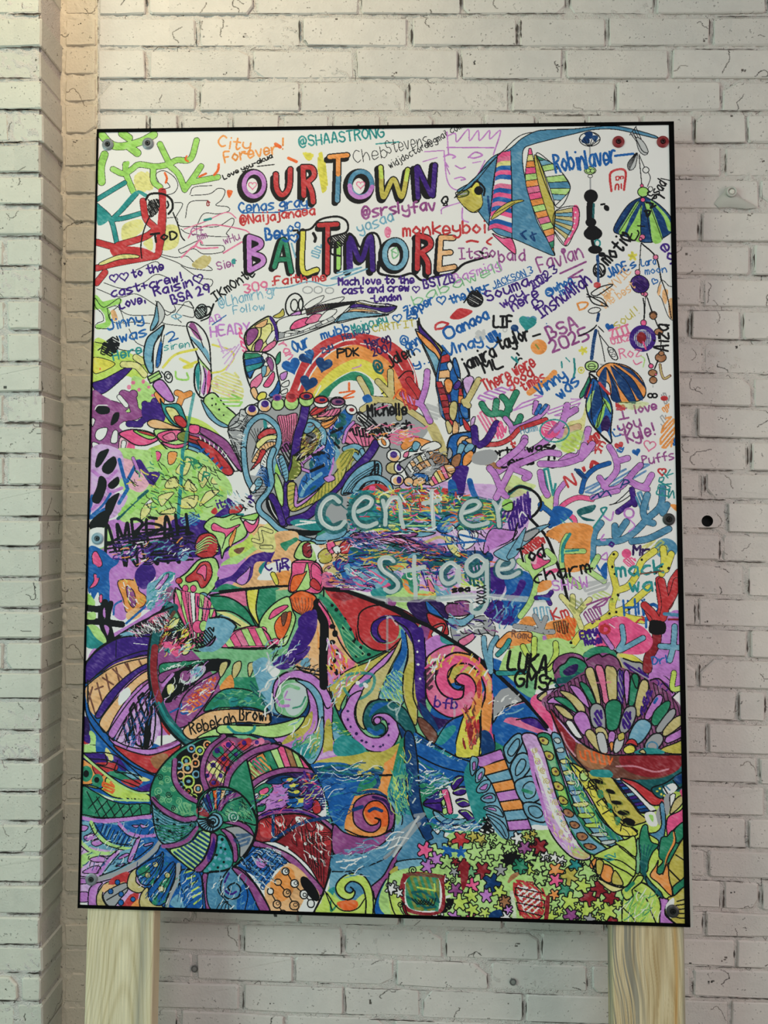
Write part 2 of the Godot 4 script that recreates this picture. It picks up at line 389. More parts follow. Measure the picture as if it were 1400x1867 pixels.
func make_wall() -> void:
	var w := structure("wall_back", box_mesh(Vector3(4.4, 3.2, 0.25)), mats.mortar_paint, Vector3(1.1, 1.6, WALL - 0.017 - 0.125))
	var holder := w
	part("mortar_bed", shifted(bed_mesh(-0.613, 0.76, 0.42, 2.58, WALL - 0.0034, 0.0062, 0.0040, 8, Vector2(0.5912, 1.4823)), -w.position), mats.mortar_paint, holder)
	part("mortar_bed", shifted(bed_mesh(-0.70, -0.613, 0.42, 2.58, WALL - 0.0034, 0.0062, 0.0040, 18), -w.position), mats.strip_paint, holder)
	var rest := SurfaceTool.new()
	rest.begin(Mesh.PRIMITIVE_TRIANGLES)
	for i in courses.size() - 1:
		var top: Array = courses[i]
		var low: Array = courses[i + 1]
		var xs: Array = low[2]
		for k in xs.size() - 1:
			var half := 0.0042
			var x0: float = xs[k] + half * rng.randf_range(0.6, 1.5)
			var x1: float = xs[k + 1] - half * rng.randf_range(0.6, 1.5)
			var q: Array[Vector2] = []
			for e in [[x0, low, 1.0], [x1, low, 1.0], [x1, top, -1.0], [x0, top, -1.0]]:
				var y: float = lerpf(e[1][0], e[1][1], (e[0] - LEFT_X) / (RIGHT_X - LEFT_X)) + e[2] * rng.randf_range(0.0030, 0.0055)
				q.append(Vector2(e[0] + rng.randf_range(-0.0015, 0.0015), y))
			var mid := (q[0] + q[2]) * 0.5
			var front := WALL + rng.randf_range(-0.0022, 0.0022)
			var rim := rng.randf_range(0.0016, 0.003)
			if low[3] == 1 and k == low[4]:
				drilled_brick(q, front, holder, w.position)
			elif in_view(mid, (x1 - x0) * 0.5):
				var m: Material = [mats.brick_paint, mats.brick_paint, mats.brick_paint_b, mats.brick_paint_c][rng.randi() % 4]
				var st := SurfaceTool.new()
				st.begin(Mesh.PRIMITIVE_TRIANGLES)
				brick_mesh(q, front, WALL - 0.02, rim, st)
				st.generate_normals()
				part("brick", shifted(st.commit(), -w.position), m, holder)
			else:
				brick_mesh(q, front, WALL - 0.02, rim, rest)
	# dark strips: open head joints, and shadow lines painted along the bricks' lower edges
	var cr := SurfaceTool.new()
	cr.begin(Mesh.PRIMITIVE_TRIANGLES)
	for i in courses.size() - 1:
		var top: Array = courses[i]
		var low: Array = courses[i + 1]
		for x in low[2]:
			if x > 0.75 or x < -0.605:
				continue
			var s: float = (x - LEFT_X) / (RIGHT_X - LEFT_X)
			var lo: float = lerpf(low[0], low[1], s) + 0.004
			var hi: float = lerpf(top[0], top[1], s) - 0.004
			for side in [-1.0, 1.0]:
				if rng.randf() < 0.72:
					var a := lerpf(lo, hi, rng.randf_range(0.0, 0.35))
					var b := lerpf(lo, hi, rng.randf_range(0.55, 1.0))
					dark_strip(cr, Vector2(x + side * 0.0036, a), Vector2(x + side * 0.0036, b), rng.randf_range(0.0008, 0.0034), WALL - 0.0003)
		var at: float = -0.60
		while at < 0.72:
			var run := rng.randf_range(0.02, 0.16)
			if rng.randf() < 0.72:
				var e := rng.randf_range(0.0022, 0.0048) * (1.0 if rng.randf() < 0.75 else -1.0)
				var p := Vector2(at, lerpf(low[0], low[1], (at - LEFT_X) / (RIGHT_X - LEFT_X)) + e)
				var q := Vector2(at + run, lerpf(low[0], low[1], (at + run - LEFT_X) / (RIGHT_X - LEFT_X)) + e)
				dark_strip(cr, p, q, rng.randf_range(0.0005, 0.0017), WALL - 0.0003)
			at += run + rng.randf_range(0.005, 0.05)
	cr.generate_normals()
	var dark_lines := part("joint_cracks_and_shade", shifted(cr.commit(), -w.position), flat_mat("crack_and_shade", Color(0.27, 0.24, 0.22), 0.9), holder)
	dark_lines.set_meta("kind", "stuff")
	# narrow stack of bricks between the pilaster and the head joint beside the panel
	var rows := [2.5537, 2.4923, 2.4299, 2.3707, 2.317, 2.2523, 2.1877, 2.1329, 2.0759, 2.0145, 1.9543, 1.8951, 1.8359, 1.7789, 1.723, 1.6682, 1.6025, 1.5455, 1.4885, 1.4227, 1.3723, 1.3131, 1.2573, 1.2014, 1.151, 1.0896, 1.0304, 0.969, 0.9208, 0.8529, 0.7893, 0.7367, 0.6786, 0.6271, 0.5811, 0.5142, 0.4496]
	for i in rows.size() - 1:
		var q: Array[Vector2] = []
		var lo: float = rows[i + 1]
		var hi: float = rows[i]
		q.append(Vector2(-0.681 + rng.randf_range(0, 0.005), lo + rng.randf_range(0.003, 0.006)))
		q.append(Vector2(-0.6165, lo + rng.randf_range(0.003, 0.006)))
		q.append(Vector2(-0.6165, hi - rng.randf_range(0.003, 0.006)))
		q.append(Vector2(-0.681 + rng.randf_range(0, 0.005), hi - rng.randf_range(0.003, 0.006)))
		var st := SurfaceTool.new()
		st.begin(Mesh.PRIMITIVE_TRIANGLES)
		brick_mesh(q, WALL + rng.randf_range(-0.003, 0.001), WALL - 0.02, 0.0022, st)
		st.generate_normals()
		part("brick", shifted(st.commit(), -w.position), mats.strip_paint, holder)
	rest.generate_normals()
	part("outer_bricks", shifted(rest.commit(), -w.position), mats.brick_paint, holder).set_meta("kind", "stuff")

# a thin ragged strip between two points of the wall's plane
func dark_strip(st: SurfaceTool, p: Vector2, q: Vector2, w: float, z: float) -> void:
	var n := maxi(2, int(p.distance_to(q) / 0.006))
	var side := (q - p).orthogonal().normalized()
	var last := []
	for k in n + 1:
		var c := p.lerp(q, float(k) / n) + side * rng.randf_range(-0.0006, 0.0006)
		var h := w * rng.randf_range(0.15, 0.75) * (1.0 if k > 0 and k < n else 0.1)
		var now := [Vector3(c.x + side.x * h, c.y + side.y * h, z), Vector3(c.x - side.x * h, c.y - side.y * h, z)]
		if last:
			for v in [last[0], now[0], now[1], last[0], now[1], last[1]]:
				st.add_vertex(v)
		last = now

func in_view(p: Vector2, half: float) -> bool:
	if p.x - half > 0.72 or p.y > 2.545 or p.y < 0.47:
		return false
	return not (p.x + half < 0.49 and p.x - half > -0.63 and p.y < 2.235 and p.y > 0.74)

func shifted(m: Mesh, by: Vector3) -> ArrayMesh:
	var st := SurfaceTool.new()
	st.append_from(m, 0, Transform3D(Basis.IDENTITY, by))
	return st.commit()

func drilled_brick(q: Array[Vector2], front: float, holder: Node3D, at: Vector3) -> void:
	var b := CSGBox3D.new()
	b.name = "brick_drilled"
	var lo: Vector2 = q[0]
	var hi: Vector2 = q[2]
	b.size = Vector3(hi.x - lo.x, hi.y - lo.y, 0.022)
	b.position = Vector3((lo.x + hi.x) * 0.5, (lo.y + hi.y) * 0.5, front - 0.011) - at
	b.material = mats.brick_paint
	var h := CSGCylinder3D.new()
	h.name = "drill"
	h.radius = 0.0112
	h.height = 0.036
	h.sides = 28
	h.operation = CSGShape3D.OPERATION_SUBTRACTION
	h.rotation = Vector3(PI / 2, 0, 0)
	h.position = Vector3(0.5912, 1.4823, 0) - Vector3((lo.x + hi.x) * 0.5, (lo.y + hi.y) * 0.5, -0.002)
	h.material = flat_mat("hole_dark", Color(0.07, 0.055, 0.05), 0.9)
	b.add_child(h)
	holder.add_child(b, true)
	var floor_of_hole := part("hole_bottom", lathe([Vector2(0, 0.0005), Vector2(0.0125, 0.0)], 20), flat_mat("hole_dark", Color(0.07, 0.055, 0.05), 0.9), holder, "dark bottom of a drilled hole")
	floor_of_hole.rotation = Vector3(PI / 2, 0, 0)
	floor_of_hole.position = Vector3(0.5912, 1.4823, WALL - 0.0145) - at

# ------------------------------------------------------------------ pilaster
func make_pilaster() -> void:
	var w := structure("wall_left", box_mesh(Vector3(2.3, 3.2, 0.25)), mats.mortar_paint, Vector3(PIER_X - 0.0035 - 1.15, 1.6, PIER - 0.008 - 0.125))
	part("mortar_bed", shifted(bed_mesh(-1.2, PIER_X - 0.006, 0.42, 2.58, PIER - 0.003, 0.0062, 0.0036, 9), -w.position), mats.mortar_paint, w)
	var cr := SurfaceTool.new()
	cr.begin(Mesh.PRIMITIVE_TRIANGLES)
	var rows := [2.4974, 2.4383, 2.376, 2.3179, 2.2588, 2.1966, 2.1385, 2.0783, 2.0192, 1.9632, 1.902, 1.8408, 1.7816, 1.7246, 1.6655, 1.6074, 1.5482, 1.4881, 1.4321, 1.3729, 1.3148, 1.2567, 1.1987, 1.1447, 1.0845, 1.0275, 0.9684, 0.9124, 0.8522, 0.7972, 0.736, 0.679, 0.624, 0.5711, 0.513]
	var cuts := [0, 0, 0, 0, -0.7471, 0, 0, 0, -0.7555, 0, -0.7545, -0.7555, 0, -0.7555, 0, -0.7555, 0, 0, 0, 0, 0, -0.7555, 0, 0, 0, 0, 0, 0, 0, 0, 0, 0, -0.7282, -0.7355]
	var rest := SurfaceTool.new()
	rest.begin(Mesh.PRIMITIVE_TRIANGLES)
	while rows[0] < 3.13:
		rows.push_front(rows[0] + 0.058)
		cuts.push_front(0.0)
	while rows[-1] > 0.07:
		rows.append(rows[-1] - 0.058)
		cuts.append(0.0)
	for i in rows.size() - 1:
		var lo: float = rows[i + 1]
		var hi: float = rows[i]
		for k in 3:
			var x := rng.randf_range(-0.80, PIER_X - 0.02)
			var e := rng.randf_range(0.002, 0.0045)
			dark_strip(cr, Vector2(x, lo + e), Vector2(minf(x + rng.randf_range(0.02, 0.09), PIER_X), lo + e), rng.randf_range(0.0007, 0.0028), PIER - 0.0003)  # dark strip painted as the shadow line at the brick's lower edge
		var xs := [PIER_X + rng.randf_range(-0.004, 0.003)]
		if cuts[i] < 0.0:
			xs.append(cuts[i])
		var step := 0.105 if i % 2 == 0 else 0.215
		while xs[-1] > -2.9:
			xs.append(xs[-1] - step)
			step = 0.215
		for k in xs.size() - 1:
			var x1: float = xs[k] - (0.0 if k == 0 else 0.004)
			var x0: float = xs[k + 1] + 0.004
			pier_brick(x0, x1, lo + rng.randf_range(0.003, 0.0055), hi - rng.randf_range(0.003, 0.0055), PIER + rng.randf_range(-0.003, 0.002), w if k < 2 else null, w.position, rest)

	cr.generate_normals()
	part("joint_cracks_and_shade", shifted(cr.commit(), -w.position), flat_mat("crack_and_shade", Color(0.27, 0.24, 0.22), 0.9), w).set_meta("kind", "stuff")
	rest.generate_normals()
	part("outer_bricks", shifted(rest.commit(), -w.position), mats.pier_paint, w).set_meta("kind", "stuff")

# a brick at the corner shows its face and its end
func pier_brick(x0: float, x1: float, y0: float, y1: float, front: float, w: Node3D, at: Vector3, rest: SurfaceTool) -> void:
	var st := SurfaceTool.new()
	st.begin(Mesh.PRIMITIVE_TRIANGLES)
	var q: Array[Vector2] = []
	for p in [Vector2(x0, y0), Vector2(x1, y0), Vector2(x1, y1), Vector2(x0, y1)]:
		q.append(p + Vector2(rng.randf_range(-0.001, 0.001), rng.randf_range(-0.001, 0.001)))
	if w == null or y0 > 2.56 or y1 < 0.44:
		brick_mesh(q, front, front - 0.105, 0.0025, rest)
		return
	brick_mesh(q, front, front - 0.105, rng.randf_range(0.0018, 0.0032), st)
	st.generate_normals()
	part("brick", shifted(st.commit(), -at), [mats.pier_paint, mats.pier_paint, mats.pier_paint_b][rng.randi() % 3], w)


# ------------------------------------------------------------------ the board
func make_board() -> void:
	var b := thing("display_board", "poster panel coloured in with markers, black rim, on two wooden posts leaning against the wall", "sign", Vector3(-0.0455, 1.5044, -1.3498))
	b.basis = Basis.from_euler(Vector3(-0.05528, -0.01302, -0.00300), EULER_ORDER_YXZ)
	var c: Array[Vector2] = [Vector2(-0.5525, 0.7365), Vector2(0.5476, 0.7303), Vector2(0.5522, -0.7361), Vector2(-0.548, -0.7302)]     # corners of the panel in its own plane: top left, top right, bottom right, bottom left
	# printed panel
	var st := SurfaceTool.new()
	st.begin(Mesh.PRIMITIVE_TRIANGLES)
	var nx := 24
	var ny := 32
	var h := homography(c)
	for j in ny:
		for i in nx:
			for k in [[0, 0], [1, 0], [1, 1], [0, 0], [1, 1], [0, 1]]:
				var uv := Vector2(float(i + k[0]) / nx, float(j + k[1]) / ny)
				st.set_uv(uv)
				st.set_normal(Vector3(0, 0, 1))
				var p := warp(h, uv)
				st.add_vertex(Vector3(p.x, p.y, 0.0))
	slab(st, c, 0.0, -0.003, false)
	var paper := StandardMaterial3D.new()
	paper.resource_name = "marker_poster"
	paper.albedo_texture = ImageTexture.create_from_image(draw_poster())
	paper.albedo_color = Color(0.885, 0.88, 0.89)
	paper.roughness = 0.55
	paper.metallic_specular = 0.3
	paper.texture_repeat = false
	part("poster_panel", st.commit(), paper, b, "white poster with sea creatures, coral and scrawled signatures in marker")
	# backing sheet a little proud at the right
	var o := Vector2(0.0, 0.0)
	var bk: Array[Vector2] = [c[0] + Vector2(0.002, -0.003), c[1] + Vector2(0.0005, -0.003), c[2] + Vector2(0.0065, -0.0015), c[3] + Vector2(0.002, 0.002)]
	st = SurfaceTool.new()
	st.begin(Mesh.PRIMITIVE_TRIANGLES)
	slab(st, bk, -0.003, -0.007, true)
	part("backing_sheet", st.commit(), flat_mat("backing", Color(0.72, 0.71, 0.68), 0.6), b, "pale grey backing sheet")
	# black rim, four strips
	var black := flat_mat("rim_black", Color(0.02, 0.02, 0.022), 0.75)
	black.metallic_specular = 0.15
	var widths := [0.0062, 0.0092, 0.0056, 0.0036]
	for k in 4:
		var p: Vector2 = c[k]
		var q: Vector2 = c[(k + 1) % 4]
		var inn := (q - p).orthogonal().normalized()
		if inn.dot(-p) < 0:
			inn = -inn
		var w: float = widths[k]
		st = SurfaceTool.new()
		st.begin(Mesh.PRIMITIVE_TRIANGLES)
		slab(st, [p, q, q + inn * w, p + inn * w], 0.0016, -0.0035, true)
		part("rim_strip", st.commit(), black, b)
	# posts
	var i := 0
	for s in [[-0.534, -0.409, -1.5048, 0.66], [0.4183, 0.545, -1.502, 0.66]]:
		var wood := wood_mat(i)
		part("post", plank(s[0], s[1], s[2], s[3], -0.007, -0.0405), wood, b, ["pale wooden post under the left of the panel", "yellowish wooden post with grey streaks and a brown knot"][i])
		i += 1
	# screws with washers
	for w in [[-0.5301, 0.7055, "zinc"], [-0.4515, 0.7062, "zinc"], [0.4445, 0.693, "red"], [0.5267, 0.6915, "red"], [0.5265, -0.0163, "dark"], [-0.5298, -0.056, "pale"], [-0.524, -0.6788, "zinc"], [0.5221, -0.7095, "dark"]]:
		var col: Color = {"zinc": Color(0.46, 0.48, 0.50), "pale": Color(0.50, 0.60, 0.66), "dark": Color(0.20, 0.20, 0.20), "red": Color(0.48, 0.10, 0.12)}[w[2]]
		var ws := part("washer", lathe([Vector2(0.0, 0.0016), Vector2(0.0048, 0.0016), Vector2(0.0056, 0.0030), Vector2(0.0085, 0.0030), Vector2(0.0112, 0.0016), Vector2(0.0112, -0.002)], 24), flat_mat("washer_" + w[2], col, 0.38, 0.0 if w[2] == "red" else 0.25), b, {"zinc": "grey metal washer", "pale": "pale blue-grey washer", "dark": "dark grey washer", "red": "dark red washer"}[w[2]])
		ws.position = Vector3(w[0], w[1], 0.0)
		ws.basis = Basis(Vector3.RIGHT, PI / 2)
		var sc := part("screw", lathe([Vector2(0.0, 0.0016), Vector2(0.0016, 0.0016), Vector2(0.0018, 0.0034), Vector2(0.0038, 0.0032), Vector2(0.0046, 0.0018), Vector2(0.0046, 0.0)], 14), flat_mat("screw_" + w[2], col * 0.35, 0.4, 0.4), ws)
		sc.position = Vector3(0, 0.0001, 0)

func slab(st: SurfaceTool, c: Array, front: float, back: float, face: bool) -> void:     # four corners clockwise from the top left
	st.set_smooth_group(-1)
	var quads := []
	if face:
		quads.append([Vector3(c[0].x, c[0].y, front), Vector3(c[1].x, c[1].y, front), Vector3(c[2].x, c[2].y, front), Vector3(c[3].x, c[3].y, front)])
	quads.append([Vector3(c[3].x, c[3].y, back), Vector3(c[2].x, c[2].y, back), Vector3(c[1].x, c[1].y, back), Vector3(c[0].x, c[0].y, back)])
	var turned: bool = (c[1] - c[0]).cross(c[2] - c[1]) > 0
	for k in 4:
		var p: Vector2 = c[k]
		var q: Vector2 = c[(k + 1) % 4]
		quads.append([Vector3(q.x, q.y, front), Vector3(p.x, p.y, front), Vector3(p.x, p.y, back), Vector3(q.x, q.y, back)])
	for v in quads:
		if turned:
			v.reverse()
		var n: Vector3 = (v[2] - v[0]).cross(v[1] - v[0]).normalized()
		for k in [0, 1, 2, 0, 2, 3]:
			st.set_normal(n)
			st.set_uv(Vector2(0.002, 0.002))
			st.add_vertex(v[k])

func plank(x0: float, x1: float, y0: float, y1: float, front: float, back: float) -> ArrayMesh:    # a sawn board with eased edges and UVs along it
	var st := SurfaceTool.new()
	st.begin(Mesh.PRIMITIVE_TRIANGLES)
	var e := 0.003
	var ring: Array[Vector2] = [Vector2(x0, front - e), Vector2(x0 + e * 0.3, front - e * 0.3), Vector2(x0 + e, front), Vector2(x1 - e, front), Vector2(x1 - e * 0.3, front - e * 0.3), Vector2(x1, front - e), Vector2(x1, back), Vector2(x0, back)]
	var run := 0.0
	for k in ring.size():
		var p := ring[k]
		var q := ring[(k + 1) % ring.size()]
		var d := p.distance_to(q)
		var n := Vector3(-(q.y - p.y), 0, q.x - p.x).normalized()
		if k < 6 and k > 0 and k != 2 and k != 3 or k == 2:
			pass
		var v := [Vector3(p.x, y1, p.y), Vector3(q.x, y1, q.y), Vector3(q.x, y0, q.y), Vector3(p.x, y0, p.y)]
		var u := [Vector2(run, 0), Vector2(run + d, 0), Vector2(run + d, y1 - y0), Vector2(run, y1 - y0)]
		for j in [0, 1, 2, 0, 2, 3]:
			st.set_normal(n)
			st.set_uv(u[j])
			st.add_vertex(v[j])
		run += d
	for cap in [[y1, 1.0], [y0, -1.0]]:
		for k in range(1, ring.size() - 1):
			var tri := [0, k, k + 1] if cap[1] < 0 else [0, k + 1, k]
			for j in tri:
				st.set_normal(Vector3(0, cap[1], 0))
				st.set_uv(Vector2(ring[j].x - x0, ring[j].y))
				st.add_vertex(Vector3(ring[j].x, cap[0], ring[j].y))
	return st.commit()

func wood_mat(which: int) -> StandardMaterial3D:
	var w := 384
	var h := 1536
	var im := Image.create(w, h, false, Image.FORMAT_RGB8)
	var wob := noise(0.0035, 21 + which, 2)
	var fib := noise(0.09, 31 + which, 3)
	var blot := noise(0.012, 41 + which, 3)
	var by := PackedByteArray()
	by.resize(w * h * 3)
	# 0.26 m across, 1.04 m along
	for y in h:
		for x in w:
			var u := float(x) / w
			var v := float(y) / h
			var sway := wob.get_noise_2d(x * 0.5, y * 0.55) * 0.10
			var c := 0.27 if which == 0 else 0.33
			var dx := u - c + sway * 0.5
			# growth rings cut as nested arches
			var arch := (v - 14.0 * dx * dx) * 7.0 + sway * 14.0
			var ring := pow(0.5 + 0.5 * sin(arch * TAU), 2.5)
			var fi := fib.get_noise_2d(x * 1.6, y * 0.035)
			var vein := smoothstep(0.12, 0.5, fib.get_noise_2d(x * 2.6 + 900.0 + sway * 900.0, y * 0.016))
			var bl := blot.get_noise_2d(x * 2.2, y * 0.16)
			var col := Color(0.80, 0.745, 0.62) if which == 0 else Color(0.74, 0.665, 0.52)
			col = col.lerp(Color(0.67, 0.60, 0.45) if which == 0 else Color(0.60, 0.50, 0.34), clampf(ring * 0.5 + vein * (0.3 if which == 0 else 0.6), 0.0, 0.85))
			col = col.lerp(Color(0.86, 0.82, 0.72), clampf(0.35 * bl + 0.15, 0, 0.5))
			var grey := 0.0
			if which == 0:
				grey = exp(-pow((u - 0.40 + sway * 0.25) / 0.035, 2.0)) * clampf(0.75 + 0.8 * fi, 0, 1)
			else:
				grey = smoothstep(0.24, 0.10, u + sway * 0.6) * clampf(0.45 + 3.0 * fib.get_noise_2d(x * 1.3 + sway * 500.0, y * 0.02), 0, 1) + 0.75 * exp(-pow((u - 0.485 + sway * 0.2) / 0.025, 2.0))
				var kd := Vector2((u - 0.30 + sway * 0.2) / 0.06, (v - 1.4871) / 0.028)
				col = col.lerp(Color(0.45, 0.27, 0.12), 0.75 * exp(-kd.length_squared() * (1.0 + fi)))
				col = col.lerp(Color(0.66, 0.45, 0.18), 0.6 * exp(-pow((u - 0.415 + sway * 0.5) / 0.012, 2.0)) * smoothstep(0.1, 0.5, v))
			col = col.lerp(Color(0.42, 0.42, 0.40), clampf(grey, 0, 1) * (0.55 if which == 0 else 0.72))
			col = col * (1.0 + 0.09 * fi)
			var i := (y * w + x) * 3
			by[i] = int(clampf(col.r, 0, 1) * 255)
			by[i + 1] = int(clampf(col.g, 0, 1) * 255)
			by[i + 2] = int(clampf(col.b, 0, 1) * 255)
	im.set_data(w, h, false, Image.FORMAT_RGB8, by)
	var m := StandardMaterial3D.new()
	m.resource_name = "pine_%d" % which
	m.albedo_texture = ImageTexture.create_from_image(im)
	m.roughness = 0.7
	m.uv1_scale = Vector3(1.0 / 0.26, 1.0 / 1.04, 1)
	return m

# maps the unit square (v down) to the four corners
func homography(c: Array[Vector2]) -> Array:
	var s: Vector2 = c[0] - c[1] + c[2] - c[3]
	var d1: Vector2 = c[1] - c[2]
	var d2: Vector2 = c[3] - c[2]
	var den := d1.cross(d2)
	var g := s.cross(d2) / den
	var k := d1.cross(s) / den
	return [c[1] - c[0] + c[1] * g, c[3] - c[0] + c[3] * k, c[0], g, k]

func warp(h: Array, uv: Vector2) -> Vector2:
	return (h[0] * uv.x + h[1] * uv.y + h[2]) / (h[3] * uv.x + h[4] * uv.y + 1.0)

# ------------------------------------------------------------------ old fixings left in the wall
func make_fixings() -> void:
	var paint := flat_mat("anchor_paint", Color(0.68, 0.67, 0.64), 0.6)
	var a := thing("wall_anchor", "old anchor painted over with grey filler on the bricks right of the panel", "anchor", Vector3(0.6335, 2.1205, WALL))
	# filler smeared below the ring
	var st := SurfaceTool.new()
	st.begin(Mesh.PRIMITIVE_TRIANGLES)
	var edge: Array[Vector2] = [Vector2(-0.0296, -0.02), Vector2(-0.0232, -0.0093), Vector2(-0.0127, 0.0012), Vector2(-0.0084, 0.0108), Vector2(0.0032, 0.0128), Vector2(0.0137, 0.003), Vector2(0.0232, -0.0099), Vector2(0.0443, -0.0219), Vector2(0.0538, -0.0284), Vector2(0.0316, -0.0303), Vector2(0, -0.0267), Vector2(-0.0211, -0.0275)]
	var mid := Vector2(0.004, -0.008)
	for lv in [[1.0, 0.0, 0.72, 0.0038], [0.72, 0.0038, 0.35, 0.0058], [0.35, 0.0058, 0.0, 0.0062]]:
		for k in edge.size():
			var p: Vector2 = edge[k] - mid
			var q: Vector2 = edge[(k + 1) % edge.size()] - mid
			var v := [Vector3(mid.x + p.x * lv[0], mid.y + p.y * lv[0], lv[1]), Vector3(mid.x + q.x * lv[0], mid.y + q.y * lv[0], lv[1]), Vector3(mid.x + q.x * lv[2], mid.y + q.y * lv[2], lv[3]), Vector3(mid.x + p.x * lv[2], mid.y + p.y * lv[2], lv[3])]
			for j in [0, 1, 2, 0, 2, 3]:
				st.add_vertex(v[j])
	st.generate_normals()
	part("filler", st.commit(), paint, a).position = Vector3(0, 0, 0.001)
	var ring_shape := TorusMesh.new()
	ring_shape.inner_radius = 0.006; ring_shape.outer_radius = 0.0105; ring_shape.rings = 24; ring_shape.ring_segments = 10
	var r := part("ring", ring_shape, paint, a)
	r.rotation = Vector3(PI / 2, 0, 0)
	r.position = Vector3(0, 0, 0.009)
	var plug := part("plug", lathe([Vector2(0, 0.004), Vector2(0.0045, 0.003), Vector2(0.0058, 0.0)], 16), flat_mat("plug_pale", Color(0.78, 0.76, 0.72), 0.5), a)
	plug.rotation = Vector3(PI / 2, 0, 0)
	plug.position = Vector3(0.0005, -0.0005, 0.008)
	for p in [[Vector2(-0.4168, 0.5917), "small round metal wall plug in a joint beside the left wooden post"], [Vector2(0.2132, 0.5769), "small round metal wall plug in the bricks below the middle of the panel"]]:
		var t := thing("wall_plug", p[1], "wall plug", Vector3(p[0].x, p[0].y, WALL + 0.001), "small wall plugs below the panel")
		var rim_shape := TorusMesh.new()
		rim_shape.inner_radius = 0.0042; rim_shape.outer_radius = 0.0068; rim_shape.rings = 20; rim_shape.ring_segments = 8
		var k := part("rim", rim_shape, flat_mat("plug_grey", Color(0.33, 0.33, 0.32), 0.5), t)
		k.rotation = Vector3(PI / 2, 0, 0)
		var d := part("socket", lathe([Vector2(0, 0.0006), Vector2(0.0046, 0.0)], 14), flat_mat("plug_mid", Color(0.50, 0.50, 0.48), 0.6), t)
		d.rotation = Vector3(PI / 2, 0, 0)


# ------------------------------------------------------------------ the poster: markers on white paper
const PW := 1536
const PH := 2048
var page: Image
var inks := {}
var strips := {}
var hand := RandomNumberGenerator.new()

func draw_poster() -> Image:
	page = Image.create(PW, PH, false, Image.FORMAT_RGBA8)
	page.fill(Color8(243, 240, 237))
	hand.seed = 5
	for row in INKS.split("\n", false):
		var t := row.split(" ", false)
		inks[t[0]] = Color8(int(t[1]), int(t[2]), int(t[3]))
	for row in GLYPHS.split("\n", false):
		var g := row.split("  ", false)
		glyphs[g[0]] = g[1] if g.size() > 1 else ""
	for block in ART:
		for row in block.split("\n", false):
			if row.length() > 2 and row[0] != "#":
				stroke_of(row)
	streak()
	page.convert(Image.FORMAT_RGB8)
	return page

# the felt-tip look: colour lies unevenly, in faint streaks
func streak() -> void:
	var a := noise(0.02, 51, 3)
	var b := noise(0.11, 52, 2)
	var d := page.get_data()
	var i := 0
	for y in PH:
		for x in PW:
			var r := d[i]
			var g := d[i + 1]
			var bl := d[i + 2]
			var mx := maxi(r, maxi(g, bl))
			var mn := mini(r, mini(g, bl))
			if mx - mn > 25:
				var n := a.get_noise_2d(x + y * 0.7, y * 0.6 - x * 0.3) * 0.20 + b.get_noise_2d(x * 0.35 + y * 0.25, y - x * 0.6) * 0.20
				if n > 0.0:
					n *= 1.25
					d[i] = int(r + (238 - r) * n)
					d[i + 1] = int(g + (236 - g) * n)
					d[i + 2] = int(bl + (232 - bl) * n)
				else:
					n = 1.0 + n * 0.7
					d[i] = int(r * n)
					d[i + 1] = int(g * n)
					d[i + 2] = int(bl * n)
			i += 4
	page.set_data(PW, PH, false, Image.FORMAT_RGBA8, d)

func ink(code: String) -> Color:
	var t := code.split(":")
	var c: Color = inks.get(t[0], Color.MAGENTA)
	if t.size() > 1:
		c.a = float(t[1]) / 100.0
	return c

func points(t: PackedStringArray, from: int, to := -1) -> PackedVector2Array:
	var p := PackedVector2Array()
	var end := t.size() if to < 0 else to
	for k in range(from, end - 1, 2):
		p.append(Vector2(float(t[k]), float(t[k + 1])))
	return p

func smooth(p: PackedVector2Array, closed: bool) -> PackedVector2Array:      # Catmull-Rom through the points
	var n := p.size()
	if n < 3:
		return p
	var out := PackedVector2Array()
	var last := n if closed else n - 1
	for k in last:
		var a := p[(k - 1 + n) % n] if closed or k > 0 else p[0] * 2 - p[1]
		var b := p[k]
		var c := p[(k + 1) % n]
		var d := p[(k + 2) % n] if closed or k + 2 < n else p[n - 1] * 2 - p[n - 2]
		var steps := clampi(int(b.distance_to(c) / 5.0), 2, 14)
		for j in steps:
			out.append(b.cubic_interpolate(c, a, d, float(j) / steps))
	if not closed:
		out.append(p[n - 1])
	return out

func fill(polys: Array, c: Color) -> void:           # even-odd scan fill of one or more outlines
	var rows := {}
	for p in polys:
		var n: int = p.size()
		for k in n:
			var a: Vector2 = p[k]
			var b: Vector2 = p[(k + 1) % n]
			if a.y > b.y:
				var s := a
				a = b
				b = s
			var y0 := maxi(0, ceili(a.y - 0.5))
			var y1 := mini(PH - 1, ceili(b.y - 0.5) - 1)
			if y1 < y0:
				continue
			var m := (b.x - a.x) / (b.y - a.y)
			var x := a.x + (y0 + 0.5 - a.y) * m
			for y in range(y0, y1 + 1):
				if rows.has(y):
					rows[y].append(x)
				else:
					rows[y] = [x]
				x += m
	var solid := c.a >= 0.995
	var strip: Image
	if not solid:
		if not strips.has(c):
			strip = Image.create(PW, 1, false, Image.FORMAT_RGBA8)
			strip.fill(c)
			strips[c] = strip
		strip = strips[c]
	for y in rows:
		var xs: Array = rows[y]
		xs.sort()
		for k in range(0, xs.size() - 1, 2):
			var x0 := maxi(0, roundi(xs[k]))
			var x1 := mini(PW, roundi(xs[k + 1]))
			if x1 > x0:
				if solid:
					page.fill_rect(Rect2i(x0, y, x1 - x0, 1), c)
				else:
					page.blend_rect(strip, Rect2i(0, 0, x1 - x0, 1), Vector2i(x0, y))

